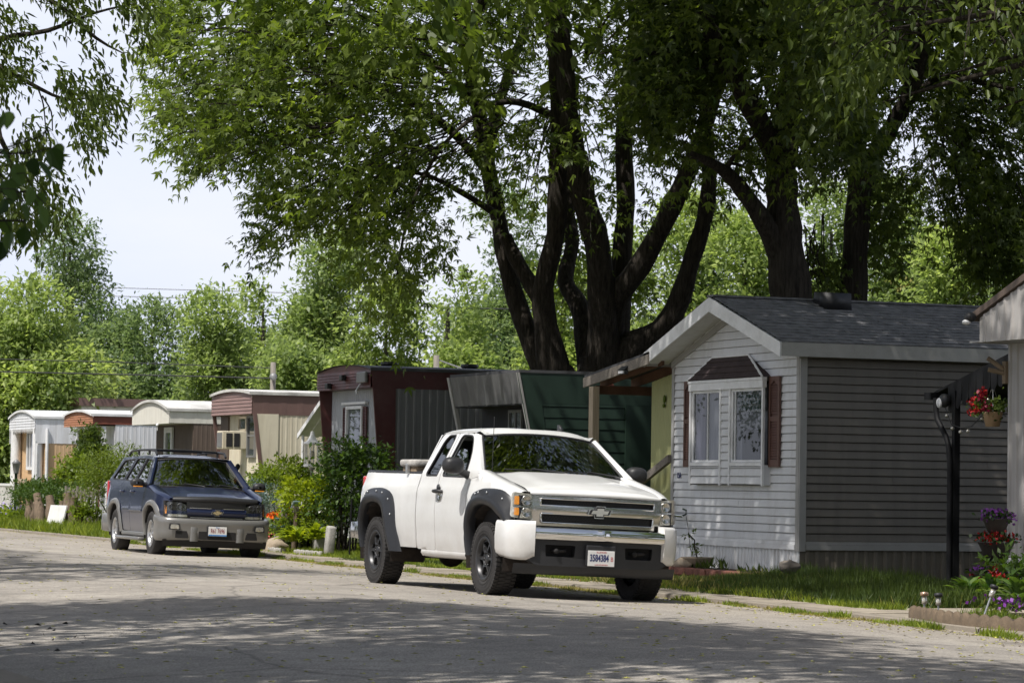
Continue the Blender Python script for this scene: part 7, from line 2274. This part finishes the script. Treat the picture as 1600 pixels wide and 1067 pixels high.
# hostas and leafy flowers
def hosta(label, p, r, n, m, seed, L=.28):
    T_ = thing('hosta', label, 'plant', tuple(p), group='leafy plants in the flower bed'); r_ = np.random.default_rng(seed)
    a = r_.uniform(0, 6.28, n); el = r_.uniform(.2, 1.2, n); D = np.stack([np.cos(a) * np.cos(el), np.sin(a) * np.cos(el), np.sin(el)], 1)
    P0 = np.array(p)[None] + D * (r * .35) * r_.uniform(.3, 1.1, n)[:, None]; P0[:, 2] += .03
    V2 = []; R2 = []
    Ln = L * r_.uniform(.6, 1.15, n); Wd = Ln * .42; Sd = unit(np.cross(D, np.array([[0, 0, 1.]]))); U_ = np.cross(Sd, D); rn = r_.uniform(0, 1, n)
    prof = [(0, .05, 0), (.25, .8, .10), (.5, 1., .12), (.75, .75, .05), (1, .02, -.12)]
    for (a0, w0, h0), (a1, w1, h1) in zip(prof, prof[1:]):
        for sg in (1, -1):
            A0 = P0 + D * (Ln * a0)[:, None] + U_ * (Ln * h0)[:, None]; A1 = P0 + D * (Ln * a1)[:, None] + U_ * (Ln * h1)[:, None]
            B0 = A0 + Sd * (sg * .5 * Wd * w0)[:, None] + U_ * (Wd * .18 * w0)[:, None]; B1 = A1 + Sd * (sg * .5 * Wd * w1)[:, None] + U_ * (Wd * .18 * w1)[:, None]
            V2.append(np.stack([A0, B0, B1, A1] if sg > 0 else [A1, B1, B0, A0], 1).reshape(-1, 3)); R2.append(rn)
    leaf_object('leaves', np.concatenate(V2), np.concatenate(R2), m, T_); fix_local(children(T_)[0], T_); return T_
hosta('broad leaved green plant left of the leaning solar light', atx(1512, 942, 17.0), .4, 50, 'hosta_leaf', 1, .20)
hosta('leafy green plant just behind the leaning solar light', atx(1548, 940, 17.4), .4, 50, 'hosta_leaf', 2, .20)
hosta('large long leaved plant at the lower right edge of the photo', atx(1596, 950, 16.2), .4, 34, 'hosta_leaf', 3, .28)
bush('leafy_shrub', 'leafy green shrub against the pale home\'s skirting at the right edge', atx(1594, 905, 17.9) , (.25, .36, .34), 700, .10, 'hosta_leaf', 5, cat='plant', stems=3)
T = thing('petunia', 'small patch of purple petunias low in the bed at the right edge', 'flowers', tuple(atz(1572, 957, .05)))
petals(T, Vector(T.location) + Vector((0, 0, .08)), (.22, .3, .06), 90, .05, 'petal_purple', 6, clumps=12); petals(T, Vector(T.location) + Vector((0, 0, .05)), (.25, .35, .06), 120, .06, 'grass_blade', 7, 'leaves')
T = thing('geranium', 'red geranium blooms among leaves in front of the tiered planter', 'flowers', tuple(atx(1556, 930, 17.7)))
petals(T, Vector(T.location) + Vector((0, 0, .22)), (.18, .32, .07), 90, .045, 'petal_red', 8, clumps=9); petals(T, Vector(T.location) + Vector((0, 0, .1)), (.22, .35, .12), 160, .08, 'hosta_leaf', 9, 'leaves')
# three-tier planter
c = atx(1556, 922, 18.25); c.z = .02
T = thing('tiered_planter', 'three tier dark urn planter full of purple and red flowers beside the pale home', 'planter', tuple(c))
for (z, r, h) in ((.0, .27, .27), (.44, .20, .20), (.74, .15, .17)):
    b = mb(True); pr = [(r * .55, z), (r * .72, z + h * .2), (r * .95, z + h * .7), (r * 1.08, z + h * .95), (r * 1.10, z + h), (r * .98, z + h), (r * .9, z + h * .8), (0, z + h * .8)]
    if z > 0: pr = [(.05, z - .16), (.045, z - .06), (r * .45, z)] + pr
    b.lathe(pr, (0, 0, 0), 'z', 26); b.build('urn', 'urn_brown', T)
for k_ in range(30):
    pass
for (z, r, m) in ((.29, .27, 'petal_purple'), (.68, .20, 'petal_red'), (.94, .15, 'petal_purple')):
    petals(T, c + Vector((0, 0, z)), (r * 1.0, r * 1.0, .05), 190, .042, m, int(z * 100), 'flowers', clumps=30)
    petals(T, c + Vector((0, 0, z - .01)), (r * 1.1, r * 1.1, .06), 240, .05, 'dark_leaf', int(z * 100) + 1, 'leaves')
# hanging basket
c = atx(1551, 655, 19.0)
T = thing('hanging_basket', 'tan hanging basket of red geraniums below the black awning', 'hanging basket', tuple(c))
b = mb(True); b.lathe([(0, -.09), (.085, -.09), (.125, .08), (.13, .09), (.115, .09), (.10, .06), (0, .06)], (0, 0, 0), 'z', 20); b.build('pot', 'terracotta', T)
b = mb(); 
for a in (0, 2.1, 4.2): b.tube([(.12 * math.cos(a), .12 * math.sin(a), .09), (0, 0, .42)], .003, 4)
b.tube([(0, 0, .42), (0, 0, .55)], .004, 4); b.build('hanger', 'steel', T)
petals(T, c + Vector((0, 0, .16)), (.20, .24, .12), 420, .05, 'grass_blade', 31, 'leaves')
for i, (dy, dz, m) in enumerate(((.26, .10, 'petal_red'), (.24, .22, 'petal_red'), (.13, .12, 'petal_red'), (.03, .26, 'petal_magenta'), (-.10, .13, 'petal_magenta'), (.02, .32, 'petal_red'))):
    petals(T, c + Vector((-.14, dy, dz)), (.045, .05, .05), 60, .042, m, 40 + i)
# broken branch on the roof
T = thing('broken_branch', 'dead broken branch lying over the edge of the shingle roof', 'branch', tuple(aty(1400, 525, 37.55)))
b = mb(True); o = Vector(T.location)
for path in ([(1392, 524), (1402, 522), (1398, 535), (1396, 548), (1380, 560), (1374, 570)], [(1400, 524), (1385, 528), (1366, 534), (1356, 541), (1352, 548)], [(1398, 535), (1404, 541), (1412, 543), (1418, 548)], [(1400, 522), (1415, 519), (1425, 521), (1440, 519)]):
    b.tube([aty(u, v, 37.62) - o for u, v in path], [.012, .010, .009, .008, .006, .004][:len(path)], 5)
b.build('twigs', 'twig', T)
vs, rn = sprays(np.array([tuple(aty(1400, 522, 37.7)), tuple(aty(1432, 508, 38.2)), tuple(aty(1385, 504, 38.2))]), np.array([[0, 0, 1.]] * 3), 16, .35, .11, .2, 1, 4, .4); leaf_object('dead_leaves', vs, rn, 'grass_dry', T); fix_local(children(T)[-1], T)
# hose fitting on the wall by the pickup
T = thing('garden_hose', 'chrome hose nozzle with a green tip hanging on the white gable wall', 'hose', tuple(atx(1050, 806, 19.30)))
o = Vector(T.location); b = mb(True); b.tube([atx(u, v, 19.3) - o for u, v in ((1046, 803), (1058, 805), (1068, 806))], .028, 8); b.build('nozzle', 'chrome', T)
b = mb(True); b.tube([atx(u, v, 19.3) - o for u, v in ((1066, 806), (1072, 803), (1072, 797), (1067, 795))], .014, 7); b.build('tip', 'green_paint', T)
b = mb(True); b.tube([atx(u, v, 19.38) - o for u, v in ((1072, 806), (1076, 830), (1078, 855), (1084, 872))], .008, 6); b.build('hose', 'metal_grey', T)

# ---- garden between the two cars ------------------------------------------------------------------
XG = 17.2
def G(u, v, x=XG): return atx(u, v, x)
bush('shrub', 'rounded yellow green shrub left of the white lantern', G(440, 750, 17.6), (.55, .95, .42), 4200, .085, 'shrub_leaf', 11, stems=5, nl=14, group='shrubs between the cars')
bush('spruce', 'low blue grey spruce below the rounded shrub', G(410, 792, 16.9), (.50, .95, .48), 6200, .06, 'spruce_leaf', 12, cat='shrub', wid=.25, lobes=1, per=10, group='shrubs between the cars', tw=4)
bush('shrub', 'lime green leafy shrub in front of the dark tall shrub', G(486, 790, 16.7), (.45, .80, .50), 3400, .10, 'lime_leaf', 13, nl=12, group='shrubs between the cars', thr=-.3)
bush('tall_shrub', 'tall dark glossy shrub standing left of the pickup bed', G(545, 748, 17.0), (.65, 1.05, .62), 5600, .10, 'gloss_leaf', 14, nl=15, stems=7, group='shrubs between the cars', thr=-.35)
bush('cedar', 'dark feathery cedar under the tall glossy shrub', G(540, 800, 17.1), (.40, .75, .50), 3800, .07, 'dark_leaf', 15, wid=.28, per=9, nl=9, stems=6, group='shrubs between the cars', tw=4)
bush('shrub', 'young light green leaves at the foot of the wooden stakes', G(464, 822, 16.4), (.25, .5, .28), 1300, .09, 'shrub_leaf', 16, group='shrubs between the cars')
hosta('yellow green hosta spreading low beside the stone edging', G(462, 852, 15.95), .5, 90, 'lime_leaf', 17, .26)
hosta('second yellow green hosta nearer the grey post', G(492, 848, 16.1), .4, 60, 'lime_leaf', 18, .24)
hosta('striped spiky leaved plant beside the tan boulder', G(442, 842, 16.3), .3, 40, 'spruce_leaf', 19, .30)
T = thing('lily', 'bright orange lilies in bloom behind the dark blue car', 'flowers', tuple(atz(445, 862, 0)))
o = G(440, 812, 16.6); T.location = (o.x, o.y, 0)
C_ = [G(u, v, 16.6) for u, v in ((424, 810), (432, 806), (440, 803), (447, 806), (452, 800), (428, 814), (436, 812), (455, 812), (462, 802), (466, 808), (458, 806), (472, 800), (442, 816), (420, 809), (450, 809))]
for i, q in enumerate(C_): petals(T, q, (.07, .09, .06), 34, .085, 'petal_orange', 60 + i)
b = mb(True)
for q in C_: b.tube([(q.x, q.y + .1, 0), (q.x, q.y, q.z)], .008, 4)
st = b.build('stem', 'hosta_leaf', T); fix_local(st, T)
petals(T, G(440, 828, 16.6), (.4, .6, .25), 240, .16, 'grass_blade', 80, 'leaves')
T = thing('coral_flowers', 'small coral pink flowers in a dark pot by the dark blue car', 'flowers', tuple(G(417, 852, 16.2)))
petals(T, G(416, 838, 16.2), (.16, .3, .10), 90, .055, 'petal_pink', 81, clumps=14); petals(T, G(416, 842, 16.2), (.2, .3, .12), 130, .07, 'grass_sunny', 82, 'leaves')
b = mb(True); b.lathe([(.09, 0), (.12, .2), (.13, .21), (.11, .2), (0, .18)], (0, 0, 0), 'z', 14); b.build('pot', 'black_plastic', T)
T = thing('plant_pot', 'empty looking black nursery pot beside the tan boulder', 'pot', tuple(G(430, 850, 16.4)))
b = mb(True); b.lathe([(.08, 0), (.11, .2), (.12, .21), (.10, .2), (0, .18)], (0, 0, 0), 'z', 14); b.build('pot', 'black_plastic', T)
for (u, v0, v1, lb) in ((431, 812, 852, 'lowest blue roofed bird house on a stake'), (442, 797, 850, 'middle blue roofed bird house on a stake'), (459, 786, 852, 'tallest blue roofed bird house on a leaning log')):
    p1 = G(u, v1, 16.3); p0 = G(u, v0, 16.3); T = thing('bird_house', lb, 'bird house', (p1.x, p1.y, -.02), group='bird houses on stakes'); h = p0.z
    b = mb(True); b.tube([(0, 0, 0), (.02, -.06, h - .14)], .05 if v0 < 790 else .028, 8); b.build('stake', 'log_bark', T)
    b = mb(); b.box(-.05, .05, -.10, .0, h - .14, h - .02); b.build('box', 'wood_grey', T)
    b = mb(); b.prism([(-.06, .04, h - .08), (-.06, -.12, h + .05), (-.06, -.12, h + .065), (-.06, .04, h - .065)], (.12, 0, 0)); b.build('roof', 'blue_sign', T)
    if v0 > 790:
        b = mb(); b.prism([(-.05, -.03, h - .3), (-.05, -.15, h - .24), (-.05, -.15, h - .225), (-.05, -.03, h - .285)], (.1, 0, 0)); b.build('ledge', 'blue_sign', T)
T = thing('lantern_post', 'white garden lantern on a slim post in front of the maroon framed home', 'lamp post', (lambda q: (q.x, q.y, 0))(G(487, 740, 17.3)))
zt = G(487, 672, 17.3).z
b = mb(True); b.lathe([(.03, 0), (.03, zt - .75), (.06, zt - .74), (.06, zt - .70)], (0, 0, 0), 'z', 10); b.build('post', 'trim_grey', T)
b = mb(True); b.lathe([(.16, zt - .69), (.17, zt - .66), (.15, zt - .64)], (0, 0, 0), 'z', 12); b.lathe([(.03, zt - .02), (.045, zt - .1), (.10, zt - .20), (.185, zt - .24), (.185, zt - .27), (.10, zt - .27)], (0, 0, 0), 'z', 12)
for k in range(6): a = k * PI / 3; b.tube([(.14 * math.cos(a), .14 * math.sin(a), zt - .65), (.14 * math.cos(a), .14 * math.sin(a), zt - .26)], .010, 5)
b.build('lantern_frame', 'rail_white', T)
b = mb(True); b.lathe([(.125, zt - .64), (.125, zt - .27)], (0, 0, 0), 'z', 14); b.build('lantern_glass', 'lamp_glass', T)
b = mb(True); b.ball((0, 0, zt - .46), .05, 6, (1, 1, 1.6)); b.build('bulb', 'cream', T)
boulder('smooth tan boulder beside the kerb behind the dark blue car', G(430, 868, 15.9), .24, 'boulder_tan', 9, (.9, 1.3, .8))
for nm, pts_ in (('white scalloped edging stones round the tan boulder', [(417, 868), (430, 871), (446, 872)]), ('white scalloped edging stones left of the grey post', [(462, 871), (480, 874), (504, 876)])):
    P_ = [atx(u, v, 15.75) for u, v in pts_]; T = thing('garden_edging', nm, 'garden edging', (P_[0].x, P_[0].y, -.03)); b = mb(True); k = 0
    for a, c in zip(P_, P_[1:]):
        n = max(2, int((c - a).length / .11))
        for i in range(n):
            q = a.lerp(c, i / n) - P_[0]; b.bevbox(q.x - .03, q.x + .03, q.y - .05, q.y + .05, 0, .085 + .01 * (k % 2), .018); k += 1
    b.build('stones', 'stone_grey', T)
T = thing('stone_post', 'leaning grey stone stub post at the edge of the garden bed', 'post', (lambda q: (q.x, q.y, -.03))(G(513, 866, 15.95)), rot=(.10, .06, 0))
b = mb(True); b.bevbox(-.07, .07, -.10, .10, 0, .52, .03); b.build('post', 'stone_grey', T)
T = thing('garden_bench', 'pale stone slab bench in the shade under the tall shrub', 'bench', (lambda q: (q.x, q.y, 0))(G(488, 840, 16.7)))
b = mb(True); b.bevbox(-.2, .2, -.75, .65, .30, .38, .02); b.build('seat', 'stone_grey', T)
for y in (-.55, .45): b = mb(True); b.bevbox(-.15, .15, y - .08, y + .08, 0, .30, .015); b.build('leg', 'stone_grey', T)
T = thing('plant_pot', 'white square pot with dark rim standing on the stone bench', 'pot', (lambda q: (q.x, q.y, .38))(G(480, 826, 16.7)))
b = mb(True); b.bevbox(-.12, .12, -.12, .12, 0, .22, .01); b.build('pot', 'rail_white', T); b = mb(True); b.bevbox(-.15, .15, -.17, .17, .22, .27, .01); b.build('rim', 'black_plastic', T)
b = mb(True); tk = thing('garden_stake', 'thin dark stake in front of the tall shrub', 'stake', (lambda q: (q.x, q.y, -.03))(G(546, 868, 16.1)))
b.tube([(0, 0, 0), (.02, -.01, 1.0)], .018, 6); b.build('stake', 'black_metal', tk)
# buckets under the porch, seen below the pickup
for i, (u, lb) in enumerate(((905, 'left tan bucket standing under the porch'), (940, 'right tan bucket standing under the porch'))):
    q = atx(u, 900, 19.4); T = thing('bucket', lb, 'bucket', (q.x, q.y, -.13), group='buckets under the porch'); b = mb(True); b.lathe([(.15, 0), (.18, .34), (.19, .35), (.16, .34), (0, .30)], (0, 0, 0), 'z', 16); b.build('bucket', 'terracotta', T)

# ---- far left garden ------------------------------------------------------------------------------
bush('yew_shrub', 'broad dark green yew growing above the gnarled stumps at the far left', G(66, 772, 17.0), (.8, 2.7, .34), 9000, .10, 'yew_leaf', 31, nl=18, stems=6, group='shrubs at the far left', wid=.4)
bush('leafy_shrub', 'light leafy shrub climbing before the white trailer', G(118, 738, 17.8), (.4, .75, .42), 2800, .12, 'shrub_leaf', 32, nl=14, group='shrubs at the far left', thr=-.3)
bush('climbing_vine', 'climbing vine covering the white trailer\'s front post', G(141, 712, 18.5), (.35, .65, .70), 3400, .12, 'grass_blade', 33, nl=14, cat='vine', group='shrubs at the far left', stems=3)
bush('juniper', 'feathery yellow green juniper behind the dark blue car', G(176, 748, 17.0), (.7, 1.2, .62), 7200, .10, 'juniper_leaf', 34, wid=.26, per=10, nl=14, cat='shrub', group='shrubs at the far left', tw=4, up=.6)
bush('leafy_shrub', 'small leafy weeds in front of the grey picket fence', G(134, 808, 16.6), (.22, .4, .2), 600, .12, 'shrub_leaf', 35, group='shrubs at the far left')
bush('leafy_shrub', 'low pale weeds at the left edge of the verge', G(26, 812, 16.8), (.4, 1.2, .25), 1800, .11, 'shrub_leaf', 36, group='shrubs at the far left')
T = thing('lavender', 'pale lavender flower spikes at the left edge', 'flowers', (lambda q: (q.x, q.y, 0))(G(12, 815, 16.8)))
petals(T, G(10, 795, 16.8), (.3, 1.4, .15), 160, .07, 'petal_lavender', 90, clumps=40); petals(T, G(10, 806, 16.8), (.3, 1.5, .2), 200, .10, 'grass_sunny', 91, 'leaves')
for i, (u, lean, hpx, lb) in enumerate(((46, .1, 780, 'leftmost upright gnarled stump below the yew'), (53, -.25, 785, 'second leaning gnarled stump below the yew'), (62, .45, 772, 'most slanted gnarled stump below the yew'), (80, .3, 775, 'gnarled stump behind the leaning white board'), (98, .05, 782, 'short upright stump right of the white board'), (106, .15, 770, 'tall split log beside the picket fence'), (114, -.05, 776, 'straight log against the picket fence'), (120, .05, 790, 'shortest log in front of the picket fence'))):
    q = G(u, 838 - i * .8, 16.4); T = thing('tree_stump', lb, 'stump', (q.x, q.y, -.05), group='gnarled stumps and logs'); h = G(u, hpx, 16.4).z + .05
    b = mb(True); limb_mesh(b, [(0, 0, 0), (.02, lean * .4, h * .5), (0, lean * .9, h)], [.17, .13, .10], 9, .16); b.build('log', 'log_bark', T)
T = thing('picket_fence', 'short weathered grey picket fence behind the logs', 'fence', (lambda q: (q.x, q.y, 0))(G(126, 820, 17.0)))
b = mb()
for k in range(9): y = -1.6 + k * .40; b.box(0, .03, y, y + .16, 0, .98 + .03 * (k % 3))
b.build('picket', 'wood_grey', T); b = mb(); b.box(.03, .07, -1.7, 1.8, .25, .35); b.box(.03, .07, -1.7, 1.8, .82, .93); b.build('rail', 'wood_grey', T)
T = thing('white_board', 'blank white board leaning against the stumps', 'board', (lambda q: (q.x, q.y, -.02))(G(82, 832, 16.1)), rot=(0, .22, .15))
b = mb(); b.bevbox(-.02, .02, -.55, .45, .05, .62, .005); b.build('board', 'sign_white', T)
T = thing('garden_lamp', 'small dark green lamp post at the far left porch', 'lamp post', (lambda q: (q.x, q.y, 0))(G(24, 790, 17.4))); h = G(24, 720, 17.4).z
b = mb(True); b.lathe([(.05, 0), (.04, h - .35), (.09, h - .33), (.03, h - .32)], (0, 0, 0), 'z', 10); b.build('post', 'green_paint', T)
b = mb(True); b.lathe([(.07, h - .32), (.11, h - .08), (.13, h - .06), (.03, h + .04), (0, h + .06)], (0, 0, 0), 'z', 8); b.build('lantern', 'metal_grey', T)

# ---- poles and wires ---------------------------------------------------------------------------------
POLES = []
for (u, vt, d, w, lb) in ((427, 566, 92, 8.5, 'wooden utility pole rising behind the cream trailer'), (682, 555, 84, 9, 'wooden utility pole rising behind the maroon framed home')):
    t = atd(u, vt, d); T = thing('utility_pole', lb, 'utility pole', (t.x, t.y, -.1), group='utility poles'); POLES.append(t)
    b = mb(True); b.lathe([(w * .62 * d / FPX, 0), (w * .5 * d / FPX, t.z + .1), (0, t.z + .1)], (0, 0, 0), 'z', 12); b.build('pole', 'pole_wood', T)
    b = mb(True); b.ball((-.05, -.2, t.z - .35), .12, 6); b.build('insulator', 'metal_grey', T)
WIRES = [([(-40, 580), (190, 585), (430, 591)], 92, .022, 'lower thick black cable running left from the pole'), ([(-40, 560), (190, 566), (427, 575)], 92, .016, 'upper black cable running left from the pole'),
         ([(-60, 446), (190, 450), (600, 462)], 150, .02, 'thin power line highest in the sky'), ([(-60, 458), (190, 463), (600, 474)], 150, .02, 'thin power line second highest in the sky'), ([(684, 562), (712, 572), (735, 580)], 84, .022, 'pale cable dropping right from the second pole'), ([(640, 478), (745, 482), (860, 484)], 120, .03, 'thin cable seen between the maple stems'), ([(190, 500), (-60, 498)], 150, .018, 'thin power line low over the far left trees'),
         ([(1500, 476), (1530, 458), (1580, 425)], 60, .012, 'thin pale wire rising right over the shingle roof')]
for path, d, r, lb in WIRES:
    P_ = [atd(u, v, d) for u, v in path]; T = thing('power_line', lb, 'power line', tuple(P_[0]), group='overhead wires'); b = mb(True); b.tube([q - P_[0] for q in P_], r, 5); b.build('wire', 'metal_grey' if 'pale' in lb or d == 150 else 'wire_black', T)
